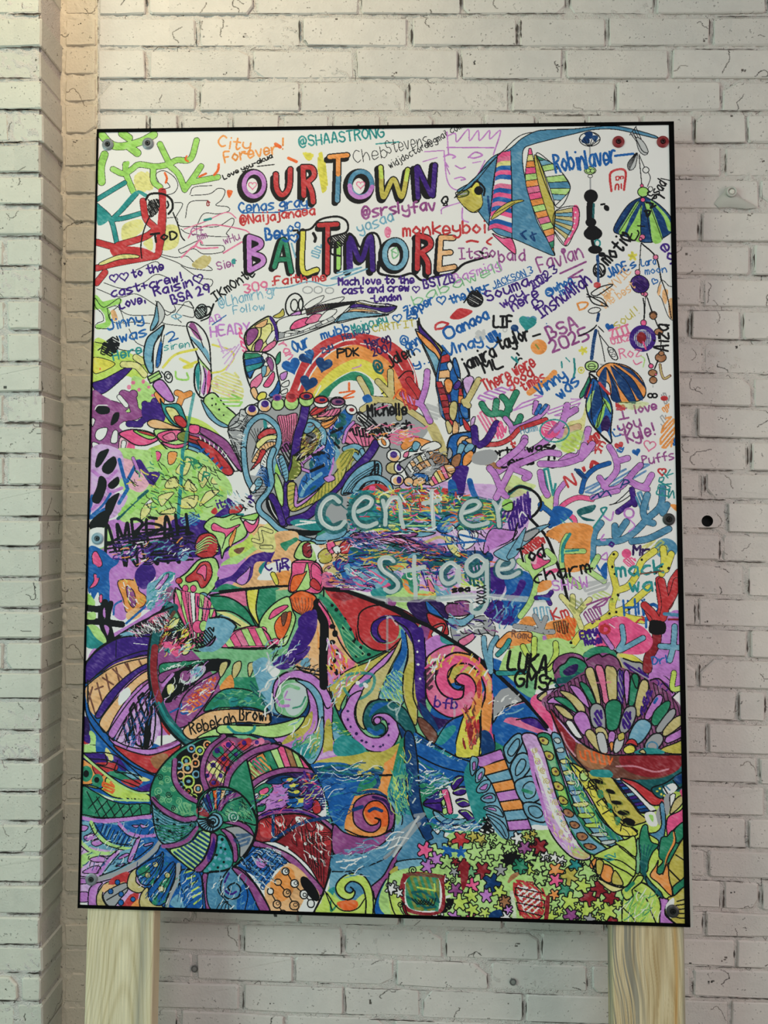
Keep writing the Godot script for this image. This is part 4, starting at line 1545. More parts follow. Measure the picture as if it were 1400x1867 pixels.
"""
s k 2.2 1422 34 1439 11
f gr 1422 32 1435 38 1431 26
i k 1.8 3 1424 30 1453 72 / 1439 15 1467 84
o lgr 1.8 1439 41 1457 53 1469 80 1460 89 1445 76
s k 2.2 1435 38 1453 76 1467 84
o lgr 1.8 1441 83 1434 121 1419 129 1415 113 1427 95
i k 1.5 4 1441 83 1419 129 / 1434 85 1415 113
s k 2.2 1445 91 1451 171
s k 1.8 1445 87 1459 122 1473 148 1465 175
E w 1.8 1462 129 8 8
E w 1.8 1473 180 5.9 6.6
E hp 1.5 1451 171 4.4 4.4
E lime 2.2 1454 188 14 13
E w 2.2 1318 44 27 19
f db 1296 51 1311 32 1318 55
f db 1303 28 1325 25 1321 44
f db 1322 36 1340 36 1332 52
i k 1.8 5 1292 43 1317 65 / 1345 44 1317 65
s k 1.8 1296 32 1318 23 1340 36
s gr 3.3 1318 65 1318 185
E pl 1.8 1318 129 15 10
c k 1.8 1313 129 5.5 5.5
c k 1.8 1324 130 5.5 5.5
E w 1.5 1318 144 5.9 4.4
t b 6.2 1229 134 59 -9 161|Robinlaver
s b 6.2 1383 90 1430 85
s r 5.9 1372 185 1371 136 1408 130 1405 182
s r 3.3 1386 155 1384 147 1393 146 1391 155 1384 155
s r 3.3 1397 153 1397 146 1404 146 1402 152
s r 4.4 1382 181 1384 168 1391 168 1391 181
s r 4.4 1398 178 1398 166
e k 1319 198 18 18
s k 16 1319 200 1315 230 1315 260
s dt 5.9 1326 219 1324 256
e k 1318 268 14 12
e k 1323 298 24 18
e k 1322 287 15 11
c te 4.4 1334 324 7.3 9.1
s k 8 1321 317 1325 336
e k 1328 341 18 11
e k 1345 354 9.1 6.6
s db 8 1334 358 1335 384
E w 4.4 1338 396 15 18
z k 3.3 4.4 60 1333 384 1349 396 1342 411 1327 403
s db 6.6 1335 377 1335 426
s k 5.1 1345 221 1354 219
e k 1359 230 6.6 8.8 -30
o db 2.2 1452 201 1417 220 1388 261 1376 291 1394 302 1416 310 1430 317 1459 323 1484 320 1510 307 1530 288 1525 258 1497 224 1468 205
f lime 1436 216 1413 253 1389 295 1402 298 1420 257 1443 216
f lime 1450 224 1431 261 1412 299 1430 317 1445 318 1446 269
f lime 1457 216 1468 254 1477 322 1501 316 1489 269 1472 224
f lime 1472 212 1504 254 1517 292 1528 288 1515 254 1486 220
i k 1.8 1 1443 212 1391 295 / 1436 212 1384 291
s k 1.8 1448 220 1445 321
s k 1.8 1457 216 1474 322
s k 1.8 1468 216 1501 316
E hp 1.5 1453 209 5.9 5.9
s k 5.1 1461 216 1479 220 1472 231 1486 224
s k 5.9 1457 239 1471 239 1464 254 1461 243
s k 3.3 1438 278 1456 280
s k 3.7 1423 299 1419 314 1430 317 1441 299 1438 291
E p 1.8 1450 308 7.3 6.6
E p 1.8 1445 314 4.4 4.4
s k 2.2 1446 325 1440 400
s k 3.7 1448 325 1484 363 1497 426
E p 1.8 1483 362 6.6 6.6
s k 4.8 1476 209 1490 194 1508 205
t k 3.7 1486 209 33 -55 51|Ssad
s k 2.6 1500 152 1527 160 1529 172
E p 1.8 1436 402 6.6 7.3
o v 2.2 1441 409 1461 422 1464 441 1450 456 1428 452 1418 433 1423 417
z dv 3.7 5.1 40 1429 418 1457 422 1457 445 1432 448
E p 1.8 1455 460 5.9 5.9
E p 1.8 1448 459 3.7 3.7
t k 5.9 1362 383 44 -48 95|moti<
t v 5.1 1495 333 35 62 73|eok
t b 4.8 1362 416 29 -24 57|JADE
t b 4 1422 392 22 -30 15|s
j y 0 1424 359 13
t b 2.9 1447 385 22 -6 37|Lara
t b 2.9 1456 407 22 -6 55|moon
h b 2.9 1479 426 8 20
t m 4.4 1186 399 46 -18 119|Favian
e m 1246 344 6.6 8 10
s m 5.1 1237 404 1304 373
s m 5.1 1262 414 1295 394
s m 4.8 1258 416 1291 412
t v 3.7 1167 445 27 -35 82|2023
e b 1209 453 12 13
s w 2.6 1203 451 1214 455 1205 459
t b 4.4 1225 451 23 -28 51|whoa
t b 4 1240 462 23 -28 48|mut
t v 4.8 1188 522 40 -36 161|InshuAllah
t pe 2.9 1356 470 27 -48 95|HAYVIE
t pe 2.9 1348 500 27 -35 102|the best
t o 4.8 1286 500 22 -20 26|D
f pe 1348 467 1363 455 1366 470 1355 474
e r 1332 435 9.5 8
l k 2.9 1316 457 1341 440 1372 433 1360 444 1330 463
s k 3.3 1302 435 1319 481 1355 489 1305 459
s k 2.6 1305 466 1341 470 1359 493
E w 2.2 1324 502 16 7.3 -10
s db 6.6 1335 511 1333 522
o w 1.8 1497 423 1515 438 1529 449 1529 523 1513 519 1496 471 1486 456
f pe 1489 441 1497 434 1491 463 1486 460
f pe 1500 449 1513 449 1507 486 1498 471
f pe 1514 475 1530 475 1529 523 1515 519
s k 2.6 1497 423 1511 467 1520 523
s k 1.8 1455 465 1452 523
s k 2.2 1457 463 1474 512
E tb 2.2 1474 513 9.5 8
E br 1.1 1472 517 3.7 3.7
""",
"""
f yg 5 584 36 580 59 614 86 606 113 618 151 629 152 675 129 686 87 675 46 705 4 705
f pl 114 675 160 697 175 724 146 765 131 780 90 780 92 743 107 716
f yg 191 780 267 783 323 809 361 854 366 928 164 929 156 874 200 847
d p 5.1 114 693 141 690 130 712 156 705 168 727 103 705
s lime 18 6 465 30 492 41 507
s lime 17 7 488 71 473
s lime 15 40 507 42 534 16 543
l k 1.8 6 465 30 490 71 465 71 484 45 511 58 545 8 545 15 532 30 526 26 507 7 488
s k 1.8 39 492 50 526 84 530 68 488 39 492
f pe 49 500 60 498 69 523 57 526
s k 1.8 72 496 103 511 171 511
s k 1.8 84 534 111 530 156 534
s k 1.8 100 549 119 584 150 599
s k 1.8 170 473 186 489 201 512 224 496
s k 1.8 171 515 194 534 255 542
s k 1.8 240 531 224 512 246 481
s k 1.8 243 512 274 516 265 477 246 477
s k 2.2 9 584 43 591 86 606 135 606
t b 4.8 43 553 33 -14 99|Jinny
t b 5.1 78 584 31 -14 73|was
t te 4.4 60 633 29 -14 80|Here
t b 4 207 584 29 -20 29|2
t te 2.6 196 606 22 -8 69|siren
t lb 3.3 213 523 29 0 29|o
z k 3.7 5.9 30 28 595 62 568 74 591 52 622 33 614
s k 3.3 17 606 28 599 25 614 36 618
j k 0 51 595 22
o y 1.8 6 625 64 642 22 667 5 663
d or 2.9 24 656
o v 2.2 4 694 38 682 106 646 111 654 76 690 39 720 20 722 6 705
b py 16 1.5 86 644 121 648 144 671 / 120 625 139 637
b m 22 1.5 7 728 20 743 62 754 89 758 115 724 / 88 724 111 735 119 765 131 776 / 62 758 90 784 124 780 / 90 784 41 810 14 780 / 56 814 69 855 51 904 / 56 810 11 811
f m 1 724 39 731 85 761 101 780 79 810 94 829 65 855 50 893 5 893
b w 11 1.5 77 731 97 754
o w 1.8 15 837 22 818 47 814 42 837 27 848
o w 1.8 57 852 64 822 75 822 74 852
o w 1.8 8 852 27 859 12 874
o w 1.8 3 788 14 792 7 811
f k 13 765 24 754 51 760 50 775 25 777
f k 56 807 63 777 78 773 75 795
f k 24 874 38 863 52 869 36 919 17 919
f k 43 893 65 885 77 904 59 930 36 927
s w 2.9 13 765 21 754 47 754
o pp 2.2 80 844 91 837 106 851 96 881 81 893
o w 1.8 87 848 99 850 95 870 86 878
f hp 106 851 121 848 118 889 92 904
s l 15 14 927 63 938 93 930
b v 16 1.1 146 750 154 780 132 803 / 172 742 161 772 154 788 188 791 / 105 803 135 804
f v 142 750 191 750 199 795 147 795
b o 15 1.5 238 750 245 727 232 720 / 245 731 266 722 / 179 724 191 742
o lb 2.9 174 475 182 489 179 527 161 553 157 546 167 515
o lgr 2.2 174 475 194 500 190 527 164 553 179 527
o lb 3.7 194 538 172 553 150 572 141 606 143 637 157 667 167 663 166 629 169 591 187 561
o w 2.2 194 538 187 572 177 614 174 652 185 644 190 606 187 569
f b 184 584 190 591 187 629 178 652 175 637
s k 2.2 180 565 167 599 162 637
O pl 3.3 152 678 182 661 191 678 160 695
s k 2.2 154 686 187 667
o l 3.3 167 701 192 686 225 735 206 742
s k 2.2 195 565 188 614 185 644
E w 3.3 208 678 10 15 -20
c k 2.6 208 676 5.1 6.6
s k 2.6 189 663 205 682
o te 2.9 187 735 198 750 236 750 252 776 260 810 226 806 199 776
o py 2.6 202 761 225 761 240 780 252 810 226 799
o r 2.6 225 784 244 782 260 802 252 813 233 802
o pe 2.6 154 799 177 791 230 810 252 817 230 817 170 814
o hp 3.3 79 829 109 818 147 821 177 832 185 844 155 859 125 859 98 844
o lime 2.6 117 821 147 821 178 836 163 844 140 836
o r 1.8 128 821 162 827 174 836 143 829
o pl 3.3 172 821 200 817 252 821 283 836 283 851 261 869 223 877 193 855
o hp 2.6 181 832 207 821 245 821 238 843 208 851 193 847
o p 2.2 196 836 222 825 230 843 208 847
o hp 2.6 193 851 231 858 268 851 246 866 216 866
E ol 2.6 258 836 24 14
I hp,w,m,r,dr,b,lb 2.6 7 267 802 312 817 361 854 407 924 / 264 869 291 880 317 906 344 936
o r 2.9 287 847 317 854 355 887 385 928 363 936 321 891
z dr 3.7 11 60 321 873 358 902 374 928 344 906
o m 2.9 278 806 324 821 373 854 407 921 396 921 350 865 298 828
r w 3.3 6 294 836 343 862 366 884 / 298 843 343 871 362 891
o hp 2.6 267 806 293 808 290 828 267 825
r b 5.9 4 295 877 344 928 / 306 869 355 917
E gw 3.3 292 502 15 20 20
s k 3.7 285 493 307 489 319 493 315 516 293 527
z k 2.6 4.4 50 281 493 303 489 300 516 281 516
o w 3.3 255 538 274 531 301 554 316 591 321 648 322 689 311 727 296 731 280 705 280 659 287 629 267 580
f m 261 538 274 533 289 561 297 580 278 569
f lb 263 569 302 614 317 637 313 610 290 584
f pl 291 629 317 656 321 667 295 644
f te 280 663 291 637 292 690 288 716
f l 302 652 312 667 307 723 296 716 303 682
f hp 314 659 323 682 320 723 311 723
s k 2.6 259 542 286 565 301 599
s k 2.6 263 572 294 607 319 644
s k 2.6 267 584 291 629 321 663
s k 2.6 289 637 295 674 292 727
s k 2.6 300 648 308 682 303 727
l k 3.7 255 538 274 531 301 554 316 591 321 648 323 689 313 727 296 733 279 705 278 659 287 629 267 580
o pl 3.7 304 735 330 720 360 753 390 779 394 798 372 809 342 802 312 772
o lb 2.6 296 738 319 765 342 791 372 809 350 809 316 783
d k 2.6 326 735 336 750 345 764 357 779 326 753 379 794
s te:70 8 277 723 267 780 257 847 247 929
s y 6.6 193 652 226 618 283 603
s y 7.3 238 629 272 648 249 652 283 637
s y 5.1 324 591 373 607 381 629 355 659 325 667
s lime 5.1 227 663 231 682 261 684 257 667
i pli 3.7 5 339 576 354 614 / 362 659 406 584
d pp 4.4 341 704 356 716 371 723 337 697 363 701 382 716
z py 5.1 8 20 329 682 385 667 408 723 386 742 333 720
z lime 5.1 9.5 0 337 731 397 727 401 753 356 753
t l 4.8 320 569 33 -6 106|HEADY
t l 3.7 315 535 22 -16 37|AB
s b 2.9 323 538 360 512
z hp 4.4 8 40 395 546 414 599 407 614
""",
"""
f r 528 734 539 693 564 633 598 595 642 569 690 560 746 566 805 588 842 626 860 667 871 726 864 763 842 763 820 704 791 644 746 614 702 592 650 603 616 629 583 674 565 734
f o 565 734 583 682 613 637 650 607 702 592 746 607 791 637 820 689 838 748 813 756 783 696 754 659 709 640 665 648 635 674 613 726
f y 591 730 613 689 643 659 680 637 713 629 750 644 780 682 802 726 783 734 754 689 717 663 680 667 643 693 621 730
f g 606 727 643 693 680 670 702 663 732 674 750 700 750 726 732 711 709 689 672 689 643 712 632 730
f w 643 734 661 704 695 689 724 704 739 734 710 771 673 749
s w 4.4 554 712 576 659 613 614 665 584 702 577
s w 2.9 716 588 765 599 805 629 827 659
s w 3.3 599 727 613 700
s w 2.9 838 626 857 667 860 704
h db 0 577 625 22 -30
h db 0 620 644 23 14
h db 0 580 693 24 14
h b 0 535 648 25 -20
z b 4.4 6.6 30 568 614 590 607 583 629
s or 4.4 662 719 702 715 669 734 699 730
s or 5.1 687 693 687 715
s l 2.9 695 655 717 648 717 644
t k 5.1 657 626 29 -4 22|P
t k 4.4 680 622 26 -4 33|DK
t db 3.3 672 581 26 -22 73|Heimuy
t db 3.3 616 614 22 -24 33|zyu
t dv 4 731 603 29 -18 69|'Heron
t dv 4 750 622 26 -18 55|2007
t dt 5.5 761 667 40 -28 22|@
t k 4.8 794 652 37 -28 73|Jalen
t b 4 853 618 22 -20 22|n
s k 3.3 816 681 835 663 853 663 853 670
s k 3.3 772 722 787 711 802 696
t b 5.1 546 614 40 -26 44|Our
t b 4.8 616 577 27 -18 77|mubb
t te 3.7 698 562 31 -18 95|Meincuey
t mu 3.3 750 558 23 -8 110|CARTFIT
h b 3.3 813 521 12 -10
t b 4.8 838 524 29 -20 29|Zy
t p 4 501 592 29 58 48|ran
E w 4 541 486 23 32 8
c k 3.3 541 486 9.5 16
c k 3.3 558 484 5.9 15
s k 2.9 574 494 560 501
o w 1.8 567 490 589 471 619 460 612 475 589 490 578 497
o w 1.8 601 486 638 471 673 464 660 479 627 486
o mu 2.2 485 516 503 505 511 495 515 512 500 520
o mu 2.2 493 531 519 524 537 531 508 539 493 550
o l 2.9 530 512 552 501 560 505 552 520 534 520
o w 2.2 500 561 530 554 575 554 649 528 701 479 660 483 604 490 567 509 522 516 496 531
I l,pl,hp,pl,l,pl,hp,l 1.8 8 571 497 604 486 642 481 705 475 / 575 513 612 503 653 492 701 481
o hp 2.6 530 550 541 531 567 520 582 520 586 531 567 543 545 550
o p 2.2 571 535 586 513 608 509 616 516 601 531
o w 1.8 605 528 627 501 653 498 649 509 627 524
R gr,w,lgr 1.5 9 497 577 568 558 649 524 / 500 558 553 558 642 516
o t 1.8 701 475 723 481 753 487 790 489 772 490 716 485
o v 2.2 690 485 716 483 761 492 812 489 787 506 753 498 716 492 690 494
o pe 1.8 679 505 701 496 735 498 761 505 727 503
o lb 2.6 646 532 668 509 701 503 738 507 790 511 761 517 709 520 668 528
s k 2.9 493 584 553 569 642 535 668 528
l k 2.6 705 477 753 481 809 489 790 509 716 520 653 532
o py 4.4 426 610 411 584 412 561 429 542 455 524 477 516 493 539 499 573 489 595 463 612
o m 2.6 414 576 418 554 436 546 446 554 441 573 424 592 418 592
o py 2.6 430 610 433 592 452 569 455 546 478 535 482 554 471 576 448 599
o m 2.2 437 607 439 588 452 576 459 584 456 599 448 610
o w 2.2 467 584 474 569 485 554 493 554 489 577 474 592
o p 2.2 456 609 471 592 491 580 493 592 475 607
o pe 2.2 436 542 459 527 470 524 466 539 451 546
s v 8 479 520 491 543 496 577
o w 4 409 614 437 610 467 614 490 629 498 667 506 712 487 738 450 742 427 704 412 659
o b 2.9 411 637 419 629 445 629 464 633 456 652 438 659 427 682 415 667
R g,b,te,b 1.8 4 409 614 411 633 415 659 425 682 / 445 614 460 625 456 648 438 659
o p 2.2 427 693 445 674 460 667 457 689 446 704 431 712
o pe 2.2 457 674 475 644 483 652 472 674
o hp 2.2 461 701 472 682 488 663 490 682 476 704
o m 1.8 467 629 479 625 488 644 483 663
o lb 1.8 456 652 468 648 468 667 459 678
o b 2.6 476 727 491 708 502 686 506 712 495 730
o pe 2.9 427 712 438 704 446 719 450 738 437 734
o y 2.9 444 734 453 719 468 719 469 731 454 742
c k 2.2 464 625 9.1 13
o g 2.2 494 625 505 610 505 637 494 644
o l 2.2 505 671 524 663 520 682 509 686
o w 2.2 509 697 528 686 528 700 513 704
o w 2.2 509 715 524 708 524 719 509 723
o mu 2.2 869 525 876 543 902 573 931 607 920 614 891 585 873 555
o v 2.6 865 528 876 547 906 581 928 614 913 614 884 585 869 555
o o 2.9 862 555 887 573 913 599 928 629 924 644 902 614 876 584
o lb 2.9 869 573 891 599 913 618 924 644 920 681 902 637 884 599
l k 3.3 869 521 876 547 906 577 935 611 928 659 920 689 898 637 876 588 860 551 867 551
o b 2.9 924 629 935 607 950 629 964 663 979 704 997 741 1000 785 986 792 957 800 927 778 920 733 913 689
R r,b,pe,w,r,v,o,w,hp,v,b 2.2 9 928 622 920 689 928 741 946 796 / 950 614 950 681 953 741 967 807
R b,r,w,v,r,o,v,b,b 2.2 9 950 629 972 689 971 741 975 807 / 964 652 982 692 997 741 1000 792
R r,dr 2.2 7 913 689 924 733 935 778 946 807 / 928 689 946 741 949 778 964 803
o t 2.6 949 752 957 741 968 744 968 770 960 792 949 781
o b 2.6 975 755 986 744 995 755 997 785 982 781
o o 2.6 935 689 946 681 957 692 953 715 942 718
o w 2.2 942 644 950 637 957 648 950 663
o b 2.9 957 637 964 626 975 659 975 681 964 666
o v 2.6 957 704 972 685 979 696 968 711
o pli 2.2 982 689 997 674 1012 681 1004 704 993 733 982 718
o b 2.6 983 681 986 704 997 733 1000 763 986 741
o t 2.2 946 826 938 796 946 792 957 814
o pe 2.2 956 825 960 792 971 800 971 822
o r 2.2 982 785 997 800 1004 818 989 814
o pli 2.2 1004 814 1004 788 1015 781 1011 803
o b 4 946 844 956 829 986 822 1015 822 1018 844 1011 880 993 902 971 921 945 895 942 866
o pe 2.6 967 851 978 833 996 833 996 844 982 844 975 866
o lb 2.6 967 873 975 851 989 855 985 869 971 888
o lb 2.6 985 869 996 851 1013 847 1011 862 996 877
o pe 2.6 989 840 1015 836 1015 847 1000 851
o gr 2.6 945 866 949 862 956 873 953 888 942 892
o tb 2.6 953 914 956 888 975 877 978 891 967 917
o o 2.6 982 906 985 884 1004 869 1011 880 1003 899 989 910
b t 15 1.5 714 682 733 715 744 734 803 741 840 763 898 807 920 851 935 884 / 795 663 796 689 799 726 814 763 818 785 / 762 689 781 708 799 730 / 722 763 755 741
f b 722 730 740 723 748 741 729 745
b o 18 1.5 825 826 832 841 876 848 913 862 / 832 859 847 848
f t 884 793 913 800 942 870 920 866 898 829
b r 15 1.5 843 685 869 722 876 741
b l 15 1.5 827 722 851 741 876 752 898 793 / 891 663 887 704 873 748
z r 3.7 8 70 821 715 840 704 862 741 840 763
s or 4.4 803 734 818 711 832 711 836 737
b t 15 1.5 1024 685 1008 715 990 748 / 997 752 986 741
t k 5.9 737 782 37 -4 102|Michelle
t k 5.1 774 819 26 -6 77|norah
z p 4.4 7.3 10 785 822 847 815 891 807 832 837 810 852 792 845
z k 4.4 7.3 60 752 826 788 797 796 830 759 852
s hp 3.3 759 763 788 752
z gr:60 7.3 8.8 20 891 748 928 755 920 785 898 778
""",
"""
t b 4 825 592 29 -20 22|@
s b 3.3 840 584 851 592 862 584
t b 4.4 840 607 33 -26 40|ann
t b 4.4 858 652 22 -20 40|y..
s r 5.9 913 551 913 540 928 532 946 536
s r 5.9 913 551 935 547 946 536
f r 950 521 961 506 976 495 1009 502 998 514 972 525
t b 6.6 943 577 37 -26 26|0
t b 5.9 972 562 35 -26 91|anaoa
t b 5.5 939 622 37 -18 29|V
t b 5.5 968 614 33 -20 73|lnay
s b 4.4 1045 596 1060 603 1082 577
z b 5.9 6.6 60 1045 570 1071 555 1082 574 1056 585
z gr:50 7.3 8 30 1020 559 1038 555 1038 577 1020 577
e sb 1151 533 17 15
e sb 1166 525 9.5 8.8
f sb 1133 529 1169 529 1147 551
h te 0 1151 535 23 10
e db 1118 548 10 9.5
c gr:60 2.9 1093 553 5.1 5.1
s db 4.4 1122 551 1129 562
t k 6.2 1064 547 37 0 48|LIF
t k 5.9 990 663 42 -26 91|jamira
t k 5.9 1081 607 42 -22 84|taylor
s k 5.1 1165 570 1184 564
t k 5.9 1041 666 33 -20 51|ML
s k 4.4 1117 652 1129 629 1136 629
z te 5.1 6.6 40 1107 626 1121 626 1125 644
s k 4.4 1123 614 1129 620
e o 1180 598 21 20
s ol 4.4 1172 592 1180 603
t r 5.1 1044 715 38 -28 146|There were
t r 5.1 1103 707 33 -28 73|good
t r 4.8 1139 714 31 -28 66|times
s o 16 1155 718 1201 685 1219 666
z l 4.4 9.5 20 1022 729 1059 711 1106 703 1081 726 1037 740
z p 5.1 8.8 60 1022 777 1051 763 1080 792 1087 821 1051 836 1029 807
z l 4 9.5 -20 1109 770 1168 725 1189 733 1153 755
b g 15 1.5 1032 748 1041 763 1055 774 1084 773 1102 796 1117 806 / 1070 740 1066 770 / 1085 729 1095 740 1103 762 / 1121 718 1110 740 1099 762 1095 777 / 1131 781 1120 806
b l 12 1.5 1109 821 1106 803 1092 785 / 1117 810 1146 799 1182 777 1200 755 / 1171 744 1168 770
b b 8 1.2 1171 773 1182 751 / 1182 770 1197 751
b r 11 1.5 1040 854 1077 851 1106 836 1127 814 1153 803 1196 788
b v 17 1.5 1026 855 1044 843 1070 799 / 1012 811 1015 847
z hp 4.4 7.3 70 1070 814 1084 792 1095 814 1077 840
b l 16 1.5 1072 924 1127 887 1178 858 1207 832 1229 810 1243 784 1251 751 / 1243 780 1272 762 / 1142 836 1134 861 1130 891 / 1236 821 1279 806 / 1225 828 1264 839 / 1235 897 1256 883 1278 883 1293 850 1304 813 / 1285 875 1314 860
f y:55 1250 799 1286 784 1301 740 1293 813 1264 868 1235 865
f pl:60 1221 846 1279 813 1293 842 1242 868
z yg 5.9 11 30 1235 861 1272 821 1285 857 1249 872
e hp 1207 813 26 23
z w 1.8 7.3 20 1189 799 1207 795 1214 806 1192 821
s m 6.6 1203 824 1225 799
b l 12 0 1221 817 1243 795
c te 3.7 1218 817 37 29
t sb 2.2 1133 825 22 -12 44|Hamm
t k 5.1 1047 884 22 -6 73|nortn
t k 5.1 1149 872 22 -8 59|was
s k 9.5 1210 865 1217 857
t k 5.5 1080 913 29 -6 95|Lere"
s k 5.9 1203 883 1202 894
s k 5.9 1217 879 1217 890
s k 6.6 1199 905 1213 912 1228 901
e k 1105 904 9.5 6.6
e k 1157 900 9.5 6.6
t b 5.5 1182 725 35 -34 84|Vinny
t b 5.5 1237 736 35 -44 66|was
s te 5.1 1270 629 1272 659 1268 677
s te 4.4 1238 637 1239 652
s te 2.9 1249 626 1259 637
z l 3.3 8.8 -20 1197 769 1265 733 1287 740 1250 777
t m 5.9 1209 577 40 -24 80|BSA
t m 5.9 1216 613 40 -22 102|2025
t b 3.3 1199 544 15 -20 15|:)
h b 0 1362 546 12 10
t p 5.1 1368 578 29 -18 51|ZIII
t p 3.3 1368 592 22 -14 48|UIKz
t p 3.3 1389 629 31 -10 55|Roz
s p 3.3 1421 633 1428 644 1443 637
s pl 3.3 1440 622 1450 629 1446 651
t mu 2.9 1380 552 27 -36 73|soul!
j y 0 1294 607 12
c y 2.9 1288 659 7.3 8
e y 1288 659 3.7 4.4
t m 4.8 1383 787 33 -12 26|I
t m 4.8 1426 772 27 -12 55|love
t m 4.8 1383 820 33 -16 59|you
t m 5.1 1404 846 37 -16 73|Kyle!
t r 3.3 1376 754 15 0 7.3|B
t r 3.7 1380 762 22 0 18|m
z r 3.3 4.4 20 1376 754 1394 751 1394 762 1380 762
s b 3.7 1365 820 1372 831 1386 827
d b 2.9 1370 813 1383 811
h p 3.3 1459 854 15 10
h r 0 1382 855 12 -20
z b 2.9 3.7 30 1375 864 1393 860 1385 875
h b 0 1425 871 11 -14
t m 4 1442 903 27 -10 80|Puffs
z gr 3.3 5.9 70 1491 721 1509 721 1509 739 1495 747
e r 1498 732 9.5 6.6
z o 3.3 5.1 60 1491 761 1509 747 1505 769
z gr 2.9 7.3 60 1487 780 1501 776 1493 812
z o 5.1 8 -50 1486 849 1501 783 1522 790 1517 849 1500 860
z b 4.4 5.9 70 1517 852 1529 827 1528 849
t r 4.4 1300 846 26 30 44|SKE
t r 4.4 1321 875 22 0 15|n
z r 5.1 5.9 60 1307 842 1329 820 1329 849
s r 9.5 1310 911 1314 897 1328 904
s r 4.4 1288 912 1292 922
s r 4.4 1106 843 1113 861
z r 3.7 4.4 30 1106 851 1116 847 1116 865
""",
"""
s db 7.3 1335 511 1331 529
s k 3.3 1329 541 1315 555 1282 570
s k 2.2 1296 566 1322 548
s k 2.6 1333 544 1347 559
s db 8.8 1327 555 1321 585 1315 629
s k 2.2 1333 555 1343 600 1349 637
s k 2.2 1334 563 1361 600
o w 2.6 1357 600 1372 604 1382 629 1371 631 1361 618
E w 1.5 1366 609 5.5 3.7
E w 1.5 1371 620 5.5 3.7
E pl 2.9 1315 648 17 13
c k 1.5 1315 649 8.8 7.3
s k 1.5 1304 649 1326 649
z gr 2.9 3.7 10 1335 644 1360 644 1353 652
o o 2.6 1327 666 1353 642 1382 642 1410 651 1439 677 1452 710 1445 732 1423 741 1395 743 1366 736 1359 696 1338 681
f db 1353 652 1374 688 1387 740 1366 736 1363 692
f db 1364 648 1403 688 1427 741 1409 741 1381 696
f db 1371 646 1417 681 1445 729 1434 736 1410 699
f db 1382 644 1417 659 1446 692 1452 707 1424 677
f db 1353 652 1338 666 1331 696 1348 714
s k 1.8 1353 652 1381 699 1409 741
s k 1.8 1364 648 1403 688 1427 740
s k 1.8 1371 646 1417 681 1445 729
s k 1.8 1378 644 1417 659 1451 703
s k 1.8 1353 655 1370 692 1389 741
o g 2.2 1309 674 1298 696 1284 722 1285 733 1298 721 1309 703
f dv 1302 703 1316 681 1312 725 1294 733
o b 3.3 1316 681 1305 714 1299 755 1308 791 1329 820 1361 849 1361 813 1366 762 1355 725 1334 692
f pl 1327 714 1316 740 1305 769 1301 747 1316 714
f db 1331 688 1348 725 1315 787 1308 769
f lime 1348 740 1330 776 1322 806 1329 809 1344 776
f lime 1341 729 1359 747 1362 769 1348 751
f dv 1336 798 1351 776 1361 798 1350 824 1340 820
f w 1336 824 1350 817 1361 846
s k 2.2 1320 688 1312 740 1315 791 1329 817 1361 849
s k 2.2 1334 699 1341 747 1329 806
s k 2.2 1348 740 1330 780 1326 809
s k 2.2 1341 729 1362 773
s r 6.6 1334 692 1348 710 1359 721
s k 5.1 1313 670 1327 681
s k 3.7 1313 688 1309 666 1324 663
s r 3.3 1313 696 1301 729
s k 3.3 1449 470 1452 496 1450 530
s k 2.9 1460 470 1470 504 1481 533 1491 563 1492 615
E tb 2.2 1474 517 8.8 8.8
E tb 2.2 1487 559 11 8.8
E tb 2.2 1491 626 14 12
E tb 1.8 1493 615 7.3 5.9
E hp 1.8 1449 535 7.3 8
e v 1446 576 34 35
e gw 1446 576 22 24
i v 2.2 9 1430 556 1426 596 / 1462 556 1465 596
e dr 1443 574 12 15
s hp 4.4 1447 585 1454 604
s p 3.3 1429 604 1443 607
s k 2.9 1456 615 1464 644
E hp 1.8 1466 648 5.9 5.9
s k 3.3 1484 633 1475 655
E tb 2.2 1470 666 11 8.8
E tb 2.2 1471 685 9.5 8.8
E hp 1.1 1478 670 2.9 2.9
s gr 2.2 1470 699 1470 703
s br 7.3 1489 644 1492 666 1499 681 1514 673
s t 3.7 1489 644 1492 666 1499 681 1512 674
c k 4.4 1463 725 5.9 5.1
c k 4.4 1474 725 5.9 5.1
t k 5.1 1508 609 44 -86 69|Aiza
f yg:40 1380 743 1438 740 1459 747 1416 762
""",
